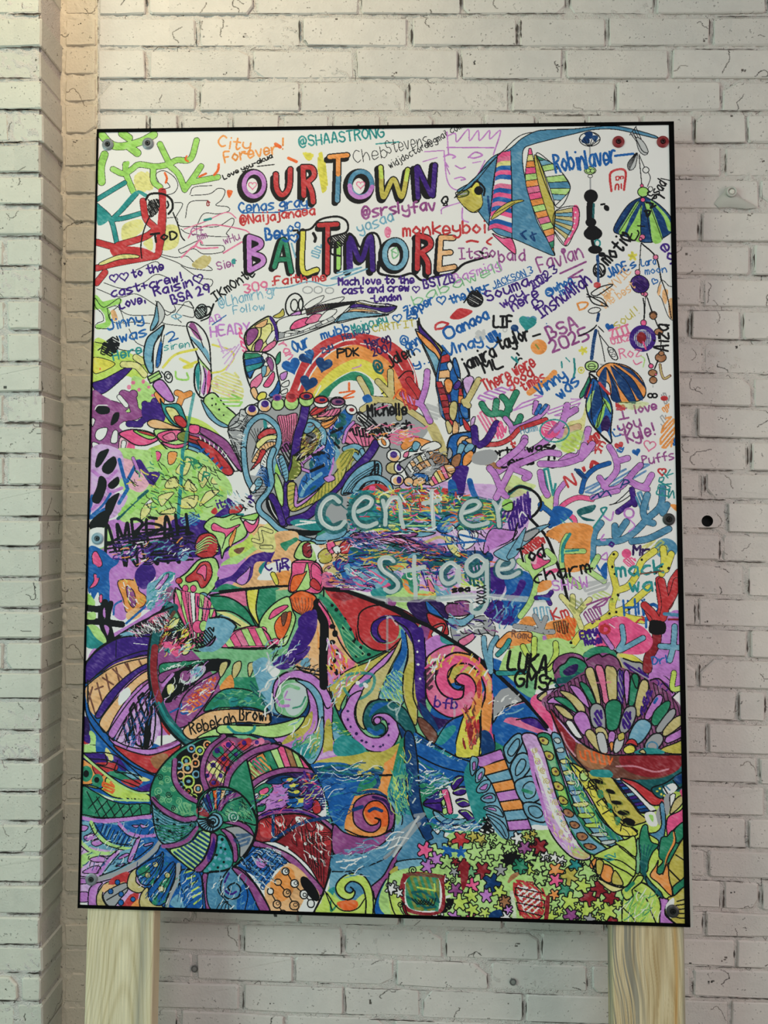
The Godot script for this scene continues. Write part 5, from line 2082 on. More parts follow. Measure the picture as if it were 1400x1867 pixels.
"""
f pl 73 872 156 872 253 871 306 893 363 967 364 1026 327 1056 264 1049 197 1050 122 1065 84 1051 98 991 74 947
f pp 73 894 126 905 165 946 143 983 105 969 82 932
f pl 6 1081 62 1080 60 1125 7 1133
f pli 5 872 80 872 93 932 68 984 106 995 69 1051 9 1036
b b 9.5 0 81 898 93 939 105 976 / 130 902 101 961 / 105 976 83 1013 / 11 995 5 1051 46 1029
b l 8.8 0 10 928 48 951 74 928 / 52 950 56 984 90 973 / 12 1029 45 999
f k 24 883 42 872 54 872 32 913 17 917
f k 40 910 66 889 75 906 66 928 52 937 36 928
f k 29 943 44 947 49 969 34 1010 19 1014 10 1003 22 973
f k 52 965 78 943 82 961 64 976
f k 49 1010 83 986 72 1021 62 1043 50 1051
f k 6 1066 31 1040 58 1032 53 1069 29 1084 10 1085
s b 6.6 5 1051 38 1021 60 988
s v 16 134 905 157 939 172 961
s v 16 157 939 183 938 180 953
b l 8 1.1 118 894 134 931
o hp 1.8 167 886 182 875 193 883 186 901 175 901
o o 1.8 212 879 235 879 228 905 213 909
i lime 11 3 95 1028 180 983 254 938 / 166 1028 233 1005 360 982
s lime 12 171 871 179 909 202 923 180 968 147 994 114 1035
s lime 11 232 916 202 935 240 953 188 983 185 1027
s lime 11 291 893 281 938 300 971 278 993 256 1031
s lime 11 329 923 304 967 345 982 293 1027
s lime 11 196 1038 256 1034 301 1034
o py 1.8 210 953 232 942 240 968 206 972
o py 1.8 232 927 257 893 273 901 262 934 247 938
o py 1.8 255 975 266 949 281 964 289 979
o py 1.8 292 938 310 912 325 930 304 971
o py 1.8 329 945 348 930 359 956 329 960
o py 1.8 188 994 229 983 211 1005 196 1020
o py 1.8 244 1005 267 994 293 993 282 1023 245 1023
o py 1.8 297 1019 315 982 348 978 330 997
o py 1.8 141 1057 144 1028 166 1005 166 1035 148 1054
o w 1.5 151 1017 166 1002 173 1009
o py 1.8 196 1035 230 1023 230 1038 196 1040
s te 9.5 241 1049 247 945 250 871
s dt 8 81 1054 121 1013 158 980
s lime 7.3 84 1043 128 1002
t g 4.4 254 916 33 10 33|R
t g 5.1 280 919 26 0 22|b
t g 4.4 303 953 29 10 18|P
t v 4.4 345 1026 26 -20 33|its
f r 327 1034 338 1022 345 1033 338 1041
s v 13 265 1100 309 1082 349 1041 386 1015
o r 2.2 375 1030 382 1018 412 1015 405 1033 379 1041
s te 5.9 331 1056 379 1041 412 1040
f pe 182 1053 211 1042 234 1049 212 1064 182 1079
z b 3.3 5.9 20 256 1049 294 1041 294 1063 272 1071
z lb 3.3 6.6 -30 249 1056 279 1034 294 1056 264 1071
f w 6 1085 47 1080 48 1125 7 1129
t k 8 49 1140 88 -8 227|AMREAH
t k 7.3 95 1183 73 -6 154|WWW
z k 4.8 9.5 -8 49 1128 123 1087 205 1079 272 1086 280 1108 161 1127 86 1146
s k 7.3 123 1109 152 1068 197 1072 186 1087 153 1094
s k 6.6 219 1071 217 1130
s k 6.6 242 1071 239 1130
s k 6.6 264 1071 261 1126
f v 153 1131 183 1112 213 1108 250 1130 280 1100 324 1078 287 1115 258 1152 206 1167 161 1153
z k 5.1 8.8 -4 169 1146 213 1127 258 1137 281 1159 214 1167
z dv 4.4 8 6 176 1116 235 1101 287 1093 273 1130 198 1138
e lb 256 1145 15 18
s w 5.1 247 1152 262 1130
f b 4 1133 41 1136 72 1161 87 1154 83 1172 61 1195 67 1271 41 1279 33 1246 18 1272 14 1247 6 1243
o hp 1.8 15 1147 26 1140 42 1169 38 1180 23 1180 16 1166
o hp 1.8 20 1199 35 1206 28 1228 10 1236 21 1217
s b 8 20 1177 31 1188 32 1206
o hp 1.5 37 1254 44 1253 44 1272 37 1272
f l 73 1194 98 1179 132 1186 184 1178 214 1189 233 1214 223 1269 156 1278 120 1296 101 1318 75 1304 63 1253
o o 2.2 84 1220 110 1212 137 1219 141 1241 160 1256 156 1278 127 1293 108 1296 100 1264
o m 2.2 107 1231 126 1241 134 1271 127 1285 115 1271
f v 132 1190 162 1164 184 1189 178 1215 156 1237 133 1223
f lb 163 1226 185 1215 207 1193 233 1196 222 1222 197 1244 186 1270 164 1288
s te 6.6 171 1245 200 1222 233 1196
o l 1.8 185 1230 214 1196 218 1204 193 1237
f mv 197 1248 222 1229 234 1240 230 1262 208 1270
s b 5.1 75 1304 78 1279 97 1267
f pe 109 1300 142 1285 146 1307 116 1318
s b 5.9 109 1326 135 1303 164 1277
f lime 6 1250 26 1272 19 1287 4 1287
s k 17 0 1287 34 1290 63 1282
s k 17 1 1324 42 1323 98 1329
s k 17 52 1272 42 1308 54 1352 66 1381
s k 15 67 1275 60 1315 73 1366
o l 1.5 47 1290 52 1286 55 1312 47 1308
o l 1.5 50 1330 65 1337 61 1359 54 1345
f pl 5 1334 31 1334 58 1370 44 1388 6 1364
f te 5 1334 28 1363 55 1385 6 1389
f pl 4 1302 26 1298 27 1316 4 1316
o pl 3.3 309 1071 331 1048 361 1048 394 1040 420 1077 417 1099 369 1129 358 1155 351 1122 324 1089
o hp 2.2 335 1063 368 1077 405 1066 369 1099 358 1129 365 1092 331 1081
o o 1.8 376 1107 394 1074 391 1099 380 1125
o pl 1.8 379 1055 390 1044 412 1044
o hp 2.6 416 1055 439 1066 453 1044 450 1069 431 1088 416 1070
o lime 2.6 405 1048 431 1040 453 1036 442 1055
f yg 377 1129 413 1110 435 1091 443 1124 406 1150 381 1154
f br 388 1132 417 1125 403 1143
o r 3.3 287 1122 298 1096 324 1089 343 1103 347 1136 325 1155 292 1148
i pl 3.3 4 291 1122 321 1100 343 1107 / 288 1144 317 1129 347 1136
i k 1.5 5 291 1119 320 1096 343 1107 / 288 1144 317 1137 347 1140
e r 332 1129 15 11 -40
o pl 3.7 244 1211 266 1192 292 1163 310 1155 340 1155 351 1187 341 1228 312 1254 282 1250 252 1233
o r 2.9 263 1207 285 1188 303 1166 325 1166 333 1195 319 1224 304 1232 293 1214 270 1218
o hp 2.2 292 1192 307 1173 318 1177 315 1213 307 1199
E r 1.8 246 1214 8.8 8
E hp 1.8 263 1234 8 9.5
E hp 1.8 284 1234 8 8.8
E lb 2.2 310 1250 11 6.6
o hp 3.3 237 1233 252 1240 286 1250 323 1257 342 1282 342 1319 325 1359 295 1374 277 1356 254 1313 234 1269
R pl,hp,p,w,hp,pl,p,hp 1.5 9 237 1236 275 1243 312 1250 342 1279 / 276 1349 291 1363 299 1370 314 1362
i k 1.8 6 237 1236 238 1287 276 1352 / 338 1271 346 1311 314 1366
s dv 3.3 297 1254 297 1279 320 1286 349 1282
E hp 1.8 298 1332 15 16
E pl 1.8 313 1330 11 14
s k 3.7 291 1363 295 1384
s dt 22 235 1284 209 1324 195 1361 188 1393
s br 8.8 235 1295 213 1331 199 1386
E lb 2.9 368 1325 29 26
f pl 355 1173 377 1154 421 1136 494 1076 494 1106 443 1135 385 1176
f l 348 1202 355 1176 392 1169 410 1172 385 1202
f v 344 1213 385 1198 414 1165 443 1143 495 1135 495 1160 447 1164 437 1201 415 1223 378 1213 345 1231
o l 1.8 396 1212 422 1187 433 1176 426 1212 411 1223
f te 455 1179 473 1161 477 1190 459 1194
f w 451 1208 473 1186 495 1193 495 1208
f py 439 1099 476 1062 494 1076 495 1135 447 1128
b py 8 1.5 439 1106 461 1110 457 1077 487 1084 / 461 1124 487 1124
f g 341 1235 370 1220 415 1230 496 1226 496 1237 334 1242
f g 330 1250 371 1249 415 1270 445 1310 453 1335 386 1293 342 1286
f py 342 1290 379 1296 423 1321 438 1332 416 1336 368 1304
f p 352 1246 422 1238 426 1277 386 1260
f y 426 1238 455 1234 449 1281 456 1328 434 1292
f g 459 1234 496 1231 496 1277 464 1320 452 1281
s k 4.4 327 1250 385 1240 496 1226
s k 3.7 330 1252 378 1256 423 1285 453 1335
s k 3.7 342 1290 386 1293 431 1321 442 1335
s k 3.7 422 1238 430 1285 456 1328
s k 3.7 455 1234 449 1284 460 1328
s k 3.3 346 1308 379 1311 409 1328
o hp 3.3 365 1383 380 1354 416 1336 453 1331 497 1327 497 1381
R pl,hp,p,pl,hp 1.8 6 373 1376 394 1347 453 1331 / 373 1383 424 1379 497 1374
o pl 2.9 453 1331 471 1302 496 1277 497 1309 475 1335
E hp 1.8 466 1338 8.8 8
s k 5.1 55 1381 128 1333 187 1303 231 1284
i k 2.9 9 106 1355 151 1358 173 1354 / 187 1306 209 1328 224 1320
f lb 91 1359 128 1340 128 1351 99 1366
f v 55 1385 91 1366 136 1358 180 1354 181 1386 62 1388
i k 3.3 8 217 1331 247 1345 273 1363 / 203 1361 233 1378 255 1385
o py 2.2 224 1317 239 1309 235 1327 221 1335
o y 2.2 254 1345 272 1334 273 1356 258 1360
f lb 336 1358 350 1308 379 1307 394 1332 372 1358 362 1383 329 1384
s k 4.4 346 1308 379 1311 398 1329
f l 314 1373 332 1355 347 1351 336 1373
s k 3.7 306 1377 328 1359 345 1351 336 1373 314 1381
""",
"""
o gr 2.9 409 764 431 753 495 730 576 741 662 745 717 778 773 837 806 885 813 925 809 1013 682 1095 590 1110 513 1074 442 1009 415 928 369 817
o lgr 2.6 369 813 395 809 413 787 421 772 402 764 395 794
i k 1.8 3 369 817 399 817 421 783 / 377 832 406 820 425 802
o gr 2.6 369 820 410 824 409 854 403 891 384 846
f w 419 921 414 854 428 809 458 790 488 809 499 838 489 876 482 935 423 935
f gr 418 854 432 809 458 790 480 801 458 816 444 854 434 920 419 921
s te 9.5 466 794 469 816
i k 1.5 8 421 816 444 854 433 891 / 492 809 458 820 444 854
o r 2.2 447 835 469 816 495 816 496 827 473 831 459 846
o py 2.2 444 854 466 835 496 831 496 842 474 846 451 868
o pe 2.2 433 902 451 868 474 850 496 850 496 857 474 868 452 898
o r 2.2 430 924 448 894 455 872 466 868 470 887 448 909
o w 2.2 456 905 474 872 496 857 496 876 478 891 467 928
o b 1.8 471 928 478 898 496 876 493 905
r k 1.5 12 434 920 451 868 496 839 / 441 920 459 876 496 850
r k 1.5 9 456 913 474 872 496 850 / 463 917 478 879 496 861
b lb 12 2.6 417 928 411 869 419 817 439 790 462 782 488 798 505 824 503 853 494 883 491 927
o p 2.6 499 783 521 779 551 775 549 816 533 868 515 864 510 824
i k 1.8 7 503 783 514 824 518 864 / 549 777 547 816 533 868
f m 514 853 533 849 526 875 511 872
z k 3.7 7.3 60 511 864 533 853 530 912 519 927 507 887
f lime 496 909 511 905 526 927 497 935
o w 2.2 496 890 511 887 530 916 534 949 515 942
i b 1.8 5 500 894 504 913 515 938 / 511 890 526 920 530 946
f b 673 764 702 763 681 815 651 853 651 890 641 927 608 971 571 993 556 990 563 949 585 919 589 890 622 838
f ol 555 860 577 812 599 797 614 823 607 853 585 890 556 927 541 927
f mu 563 846 584 816 607 827 603 853 570 886 556 901
i br 2.2 4 566 842 585 853 607 842 / 556 890 570 886 592 871
e dg 588 838 15 15
s k 5.1 577 831 599 842 585 853
b lb 12 2.6 570 820 566 805 584 795 607 805 622 827 620 853
o lb 2.9 566 812 584 797 599 808 588 823 573 827
b l 6.6 2.2 654 775 640 812 / 622 860 592 883 570 901 559 916 585 927
b l 5.1 1.8 556 898 567 912
s lb 11 651 864 659 882 644 901
d dt 9.5 662 808 673 797 655 849 669 782 688 764 615 882 593 908 629 912 604 927 647 834
s k 8 644 823 669 812
s k 7.3 592 883 622 879
s k 5.9 648 849 662 864
b v 20 2.9 573 756 566 794 555 827 548 868 545 901 534 935 527 979 523 1016 520 1060
o r 2.9 584 775 599 756 628 753 621 771 606 779
o pe 2.6 588 779 621 771 654 760 666 767 643 786 614 793
o o 2.6 614 797 643 790 662 771 655 790 633 812 621 812
o p 2.6 603 782 636 764 665 760 651 779
o r 2.2 584 779 606 775 632 756 617 753
i k 1.8 4 584 779 621 775 636 753 / 621 808 644 797 666 767
o p 2.9 673 849 681 827 703 801 725 812 758 841 754 856 718 860
r k 2.2 6 677 849 703 804 754 837 / 703 860 725 862 747 858
b l 7.3 1.8 673 849 681 819 699 797
z k 4.4 8 80 692 815 747 808 751 834 703 830
f mu 655 926 655 897 681 871 718 863 721 882 696 900 692 926 681 956 630 985 623 978
i ol 2.9 4 663 919 674 886 714 867 / 692 926 696 900 718 886
s br 3.7 673 882 696 886 681 915
b lb 12 2.6 677 867 703 860 721 871 714 893 703 882
b lb 9.5 2.2 721 871 732 900 725 926
b v 19 2.9 758 852 740 882 703 922 659 963 608 1015 579 1041 535 1056
o ol 2.9 541 884 556 892 563 925 549 943 534 951 526 944 537 914
r py 2.9 6 544 884 556 918 538 947 / 561 892 559 921 549 947
o mu 2.9 527 962 549 958 549 1002 571 999 615 965 644 939 666 913 681 917 667 950 630 987 579 1017 535 1028
r ol 2.9 18 530 966 535 1025 586 1013 630 983 670 943 / 547 962 553 1006 582 991 619 961 666 917
o l 2.6 549 958 556 991 553 1010 571 999 608 973 622 958 604 980 571 1010 546 1017
f b 556 988 560 958 585 929 607 891 629 869 637 891 633 921 608 950 586 980 571 995
s lb 9.5 564 988 578 962 615 932
s k 8 589 925 622 910
s k 8 607 877 622 877
s dt 5.9 589 973 600 965
o l 2.2 622 943 644 935 652 946 633 954
s l 5.9 648 891 644 917 637 936
f mu 659 891 681 869 703 869 681 913 663 928
i ol 2.9 3 663 891 673 876 692 869 / 670 924 685 906 699 869
o pl 2.9 493 936 500 933 516 973 516 1017 505 1006 493 966
o lb 2.2 504 892 515 885 530 929 523 955
r k 1.5 8 500 892 508 922 519 955 / 511 881 522 914 530 951
o k 2.2 472 999 482 988 498 1032 513 1069 498 1054 476 1025
s w 2.6 479 1003 490 1032 513 1065
b v 15 2.2 486 992 501 1017 516 1061
b lb 12 2.9 411 870 415 915 423 948 438 977 / 490 870 480 900 482 929 486 955 475 981 453 1011 457 1033 479 1051 506 1076 543 1090 579 1105 616 1108 653 1100 682 1093 704 1078
o lb 2.6 438 963 449 944 460 948 460 963 445 977
o w 1.8 429 974 438 959 445 966 438 981
i b 2.2 7 445 937 460 940 471 966 / 459 911 474 926 482 966
i k 1.5 9 456 915 471 918 478 944 / 442 992 460 988 475 977
e v 431 1000 9.5 11
d w 3.7 423 1003 438 996
o lb 2.9 667 983 681 950 710 917 747 898 769 902 773 927 762 960 718 972 681 987
i k 1.8 6 674 979 703 942 762 905 / 711 975 740 957 769 938
s k 5.1 674 983 718 972 762 905 758 957 754 898
b lb 12 2.9 703 976 725 950 762 942 791 960 798 989
f r 711 986 733 964 766 957 791 971 784 986 747 975
o pe 1.8 733 975 758 968 777 982 755 990
f hp 740 968 755 964 758 993 751 1004
f te 535 1061 557 1050 601 1053 630 1042 645 1068 616 1082 572 1076
z w 4.4 8.8 -10 542 1061 586 1053 601 1061 557 1068
f k 528 1076 572 1079 631 1082 587 1094 550 1090
o lb 2.6 601 1104 623 1075 652 1067 682 1074 675 1093 645 1104
s g 7.3 609 1090 638 1075
E w 3.3 432 766 18 15
E w 2.9 465 753 18 17
E pl 2.9 500 749 17 17
E pl 2.9 536 745 19 20
E pl 2.9 575 738 20 18
E w 2.9 614 743 20 16
E w 2.9 657 745 20 15
e pe 432 770 13 9.5
e v 432 762 10 9.5
e pe 466 759 12 9.5
e v 466 749 10 9.5
e m 498 732 12 9.5
e v 499 733 7.3 5.9
e r 536 730 15 15
e dr 536 729 10 7.3
E r 2.9 575 728 17 9.5
e dv 576 729 8.8 5.9
E r 2.9 614 738 18 9.5
e dv 617 738 8 4.4
E mv 2.9 658 743 18 10
e dv 660 743 8.8 4.4
E w 2.9 693 764 15 12 30
e dr 694 764 6.6 5.1
E w 2.6 721 786 15 11 30
z k 4 7.3 40 706 771 739 778 747 823 772 815 784 845 762 845 725 801
E w 2.9 778 848 18 14 40
E o 1.8 778 849 9.5 5.1 60
E w 2.9 804 883 18 16
e pe 806 889 12 9.5
e v 804 881 9.5 8.8
E t 2.9 800 915 16 14
E w 2.9 817 913 15 14
e v 818 913 6.6 9.5
E t 2.9 804 916 20 16
E w 2.9 818 914 13 15
e v 818 914 6.6 9.5
E w 2.9 813 947 17 15
e pe 815 949 13 10
e v 818 947 6.6 9.5
E o 2.6 842 951 11 12
E t 2.2 817 975 11 8
t k 4.4 541 881 44 60 22|W
""",
"""
f pe 498 1087 550 1083 557 1105 536 1127 543 1149 492 1186 484 1164 499 1127
f g 510 1116 535 1105 550 1098 557 1105 532 1123 525 1134
f w 470 1175 506 1160 536 1156 536 1182 507 1186 463 1208
t v 4.4 474 1186 31 -8 62|CTR
t v 4.8 510 1189 29 0 22|h
f o 492 1200 521 1185 536 1189 533 1222 500 1218
o y 1.8 485 1193 496 1189 507 1215 500 1222
o pl 3.3 547 1149 558 1119 572 1108 601 1112 609 1141 602 1159 573 1159
o dr 2.6 569 1119 587 1112 591 1148 572 1145
f w 591 1116 609 1119 624 1141 624 1170 609 1174 602 1141
o hp 3.3 540 1193 543 1163 572 1156 606 1163 620 1184 624 1221 610 1242 573 1239 537 1240 533 1222
o pl 2.2 580 1163 587 1192 588 1228 559 1236 544 1229 569 1199
o or 2.2 537 1236 544 1200 569 1192 580 1185 566 1214 551 1236
o hp 2.2 595 1166 617 1184 617 1221 602 1214 591 1192
o r 2.2 588 1221 595 1203 610 1213 617 1228 610 1235
s k 2.9 543 1163 573 1163 606 1163
o or 3.3 533 1258 551 1240 573 1236 603 1250 606 1275 588 1301 566 1297 544 1283
i br 1.8 7 540 1254 548 1276 566 1297 / 603 1253 599 1279 574 1297
o pl 3.3 457 1324 471 1295 500 1266 529 1251 537 1258 544 1287 552 1308 538 1352 523 1377 494 1374 464 1338
o hp 2.2 482 1309 493 1287 522 1273 533 1276 515 1291 493 1306
o or 2.2 497 1327 508 1305 526 1294 541 1290 537 1323 519 1359 505 1356
o br 1.8 515 1298 530 1291 526 1316 519 1327
E hp 1.8 468 1338 9.5 8.8
E hp 1.8 501 1367 11 8.8
o hp 3.3 355 1383 376 1354 406 1336 450 1328 479 1345 490 1367 487 1381
R pl,hp,p,pl,hp 1.5 6 369 1372 406 1339 464 1331 / 377 1383 428 1379 487 1378
f v 559 1308 588 1286 603 1300 607 1329 589 1355 560 1380 538 1381 559 1344
s k 27 610 1268 625 1296 629 1336 625 1379
f o 596 1380 607 1322 614 1379
f hp 610 1268 632 1285 647 1325 676 1378 633 1379 636 1325
f pe 625 1293 643 1321 661 1357 672 1378 636 1379
s k 3.3 610 1257 643 1282 669 1325 683 1378
f g 610 1242 632 1253 665 1281 694 1331 716 1378 683 1378 661 1321 632 1278
d dt 5.1 643 1271 654 1285 668 1296 661 1303 676 1314 683 1335 694 1331 701 1353 691 1360 676 1339
d k 5.9 643 1325 654 1343 651 1364 640 1339
f r 628 1231 683 1238 755 1262 828 1279 864 1304 864 1322 785 1319 741 1341 720 1378 694 1328 661 1278
f k 624 1224 668 1227 719 1241 784 1262 828 1279 864 1300 864 1307 821 1290 748 1262 683 1241 632 1235
f dr 643 1246 675 1238 712 1252 734 1259 683 1263
s k 3.3 665 1274 697 1259 734 1255 766 1258
s r 7.3 727 1335 748 1291 792 1272
s k 3.7 716 1378 709 1335 723 1299 755 1273 792 1269 828 1283 864 1307
f v 752 1323 766 1302 795 1294 835 1304 864 1336 864 1350 824 1322 792 1312 774 1330 770 1352 785 1359 767 1366 748 1345
e r 792 1337 26 27
f dv 756 1320 777 1301 799 1298 799 1308 777 1316 770 1334 774 1355 788 1362 763 1359
f lb 821 1337 828 1329 842 1351 842 1376 831 1376
f py 828 1326 846 1343 853 1376 846 1376 839 1347
s gr 4.4 788 1301 786 1377
s w 5.1 784 1309 795 1298 813 1322
s k 5.9 353 1240 426 1232 492 1226 529 1224
s k 3.7 624 1222 624 1249
o mu 2.2 609 1141 631 1126 646 1148 638 1162 616 1163
o t 1.8 624 1184 642 1170 675 1191 690 1223 675 1227 646 1191
f p 620 1192 642 1188 661 1220 624 1224
f o 639 1206 653 1198 664 1216 646 1220
o hp 2.2 631 1111 645 1104 656 1126 646 1140 635 1133
o r 2.6 664 1122 675 1107 697 1103 693 1133 671 1140
o w 2.2 646 1126 660 1118 668 1133 657 1140
f b 646 1162 682 1158 719 1169 741 1197 733 1219 683 1220 668 1191
t v 5.1 653 1180 33 10 84|Colea
f lb 675 1173 704 1162 719 1187 697 1205
z m 5.1 8.8 0 631 1206 675 1205 733 1216 734 1234 653 1227
f te 744 1226 755 1204 784 1197 828 1211 828 1247 792 1254 752 1248
f l 712 1219 741 1197 748 1233 719 1234
f pl 784 1247 839 1232 864 1236 864 1279 824 1276
f m 784 1255 806 1251 810 1269 792 1269
e hp 784 1219 13 8
""",
"""
f te 694 987 767 979 781 1030 760 1074 694 1074
f py 767 986 869 971 883 1022 833 1073 774 1074
f r 803 975 869 974 862 1015 814 1015
f o 869 978 956 977 963 1021 883 1029
f lb 876 1022 963 1014 956 1072 869 1073
f g 956 992 1050 998 1079 1020 1071 1064 963 1072
f yg 970 1028 1035 1028 1021 1064 970 1065
f dt 767 1026 847 1022 927 1039 1021 1020 1021 1042 927 1061 840 1051 767 1059
f b 694 1125 774 1114 789 1153 738 1176 694 1173
f dt 767 1117 869 1109 927 1134 919 1159 840 1146 767 1157
f mu 782 1157 862 1145 898 1159 840 1178 789 1179
f m 869 1102 934 1119 934 1137 869 1131
f db 912 1134 1042 1129 1049 1158 948 1170 912 1159
f lb 694 1173 789 1175 782 1219 717 1227
f pl 815 1225 883 1232 919 1238 912 1253 847 1265 796 1254
f r 840 971 876 967 949 970 970 999 927 1014 854 1015
f v 960 915 996 911 992 941 981 988 956 963
f b 945 948 963 952 970 999 949 1003
s b 15 1000 948 1007 973 1017 995
f o 891 989 927 988 920 1014 891 1014
f g 822 971 869 982 865 1007 825 1000
z dt 9.5 15 2 701 1009 847 1000 970 1006 1075 1013 1075 1064 949 1050 803 1073 701 1067
z te 7.3 17 -3 716 1023 847 1026 970 1035 1042 1057 840 1066 730 1052
z b 5.9 22 5 832 1029 920 1036 963 1065 883 1065
z mu 4.4 26 -2 767 979 876 993 970 999 1050 1020 1057 1056 927 1036 803 1022
z yg 3.7 29 -4 927 988 1064 1013 1042 1049 949 1021
z or 3.7 26 2 730 997 883 1011 956 1043 847 1058
z pl 3.7 33 10 701 1045 811 1066 949 1057 1042 1071 912 1072
s y 8 803 1073 847 1080 898 1083
s yg 5.9 701 1074 745 1078 803 1073 876 1084
o b 2.9 912 1069 927 1047 949 1036 985 1028 977 1057 949 1079 927 1083
i lb 7.3 2 927 1072 945 1054 970 1039 / 945 1079 963 1061 978 1046
i t 4.4 1 930 1065 949 1047 / 945 1072 967 1050
o lb 2.6 814 1066 833 1073 876 1080 912 1083 876 1094 836 1088
o p 2.9 694 1089 731 1085 789 1092 847 1102 898 1123 934 1119 934 1137 898 1138 840 1120 767 1103 694 1111
o m 2.9 694 1096 738 1085 803 1081 865 1084 847 1095 789 1095 731 1103
f mv 869 1116 912 1119 934 1123 927 1137 898 1134
o o 2.2 876 1134 927 1145 970 1155 948 1159 898 1149
s w 3.7 694 1122 745 1107 811 1088 847 1084
i k 1.8 4 701 1089 789 1095 898 1138 / 716 1103 796 1121 927 1159
o py 2.6 934 1087 956 1097 970 1122 977 1144 963 1141 945 1123
s t 7.3 883 1109 920 1094 941 1101
o w 2.2 970 1079 999 1075 1021 1086 1006 1115 981 1122
s b 4.4 927 1087 963 1094 985 1108 981 1122
o l 2.6 1039 1100 1057 1071 1100 1074 1121 1078 1100 1103 1056 1122 1035 1136
f l 1042 1104 1060 1082 1107 1081 1092 1103 1042 1129
z b 5.1 22 -6 927 1094 1042 1082 1042 1100 970 1122 927 1123
z dt 8.8 12 3 694 1125 767 1117 847 1135 927 1152 1006 1144 977 1166 876 1167 767 1157
z db 7.3 16 -3 833 1160 919 1170 927 1195 862 1196
z mu 3.7 22 -10 694 1140 782 1124 862 1145 912 1152 847 1174 753 1161
z or 3.7 26 6 731 1147 833 1146 898 1177 847 1189 767 1175
z hp 4.4 15 30 695 1191 745 1168 789 1175 767 1219 717 1219
z v 3.7 22 70 833 1171 912 1163 912 1217 840 1218
f g 825 1196 865 1181 869 1232 840 1236
f o 822 1204 840 1207 847 1232 865 1239 898 1235 890 1203 912 1231 912 1242 869 1243 840 1236
o p 2.2 890 1196 912 1231 898 1235
f w 970 1216 1020 1205 1041 1222 1006 1230
z yg 4.4 8 40 970 1195 1020 1198 1034 1215 984 1216
z dt 5.9 9.5 80 977 1169 1042 1158 1049 1194 1006 1216
f lb 908 1203 926 1231 948 1224 948 1252 926 1256 912 1239
f v 1049 1172 1074 1175 1092 1200 1077 1244 1049 1237
f b 1085 1193 1103 1186 1138 1178 1160 1199 1152 1235 1127 1300 1098 1315 1077 1265 1092 1229
f v 1120 1214 1128 1200 1142 1207 1131 1232 1106 1265 1084 1251 1113 1232
f v 1034 1287 1056 1255 1084 1258 1113 1293 1091 1315 1070 1312
f b 1084 1258 1099 1250 1141 1246 1127 1275 1098 1293
f dv 840 1261 883 1253 926 1260 944 1288 941 1324 912 1321 897 1339 869 1307 847 1286
o r 2.9 890 1289 919 1299 937 1310 944 1342 919 1335 898 1318
o b 2.6 887 1257 912 1278 941 1310 926 1299 894 1285
o mv 2.6 937 1270 970 1256 998 1259 1002 1284 977 1295 944 1292
z m 5.1 8.8 80 944 1270 984 1259 995 1280 955 1292
o lb 2.6 944 1299 977 1302 1005 1287 1009 1302 984 1320 948 1317
o gr 2.2 951 1320 984 1320 1012 1298 1041 1294 1062 1319 1059 1344 1041 1337 1005 1348 969 1367 955 1352
s w 9.5 969 1334 998 1323 1005 1330
s w 8 1005 1312 1020 1309
o p 2.6 969 1359 984 1348 1009 1337 1009 1352 983 1370
o r 3.3 890 1357 898 1328 926 1314 937 1321 926 1346 905 1364
o w 2.2 901 1343 912 1328 930 1321 923 1342 908 1350
f l 890 1364 919 1357 926 1374 890 1375
f te 930 1349 948 1349 962 1367 940 1374 926 1364
o gr 3.3 818 905 832 894 865 879 898 875 931 882 949 901 960 922 949 937 920 952 898 959 862 952 840 938 832 920
R gr,w,pe,lgr,t,w,gr,pe 2.2 8 832 920 847 898 876 879 905 871 / 847 942 869 923 883 905 913 890
o tb 2.6 898 883 920 875 942 890 945 904 920 904 902 901
c dg 2.9 920 893 16 15
c dg 2.6 920 893 8 8
R gr,pe,tb,pe 2.2 5 851 916 873 901 902 890 / 865 930 883 916 913 908
o b 2.6 854 930 883 930 894 938 891 952 865 941
o pe 2.6 858 945 880 941 887 952 869 963 851 960
R pe,hp,py,o,p,pe,o 2.2 7 894 952 913 923 934 908 956 915 / 902 963 927 952 949 941 960 926
o pe 2.2 934 908 956 908 963 922 949 930
E pe 2.6 843 951 12 11
o te 2.2 843 872 854 861 865 872
o w 2.6 873 868 887 853 913 846 927 860 898 872
o lb 2.2 851 864 858 846 873 853 862 872
o p 2.2 829 887 832 876 843 872 840 887
f tb 1007 897 1036 889 1072 904 1079 918 1029 904
f gr 1014 875 1058 867 1072 889 1043 907 1007 900
q k,dt,b,db,te 2.6 90 55 0 694 987 803 967 927 970 1050 995 1086 1013 1071 1064 949 1065 803 1084 694 1074
q y,yg,or,hp,w,lb,o,g,r,l 3.3 130 29 -5 694 987 803 967 927 970 1050 995 1086 1013 1071 1064 949 1065 803 1084 694 1074
q g,r,p,lb,w,y 3.7 60 22 70 803 967 927 967 978 992 927 1025 803 1026
q k,db,v,m,pli,b 2.6 70 59 8 694 1085 767 1085 869 1102 934 1123 927 1145 804 1131 694 1118
q k,dt,b,v,mu,or,lb 2.6 110 44 -6 694 1125 803 1113 934 1130 1038 1136 1042 1176 912 1188 804 1189 695 1183
q y,w,hp,lb,l,pl,o 2.9 70 22 30 804 1160 919 1166 1042 1172 1056 1222 926 1238 804 1233
q k,dv,b,w 2.2 40 22 60 949 1072 1042 1078 1042 1136 970 1144
q k,v,w,lb,m 2.6 50 26 20 948 1260 1056 1258 1069 1336 969 1352
q dv,b,v,lb 3.7 36 33 -60 1041 1244 1127 1243 1112 1307 1055 1315
q k,v,b,m,w 2.2 60 26 10 631 1184 741 1183 741 1234 632 1220
q k,w,t,m 2.2 40 17 -40 587 1105 682 1104 675 1184 609 1177
s dt:80 29 659 1002 641 994 623 1009 614 1031 619 1057 645 1075 671 1067
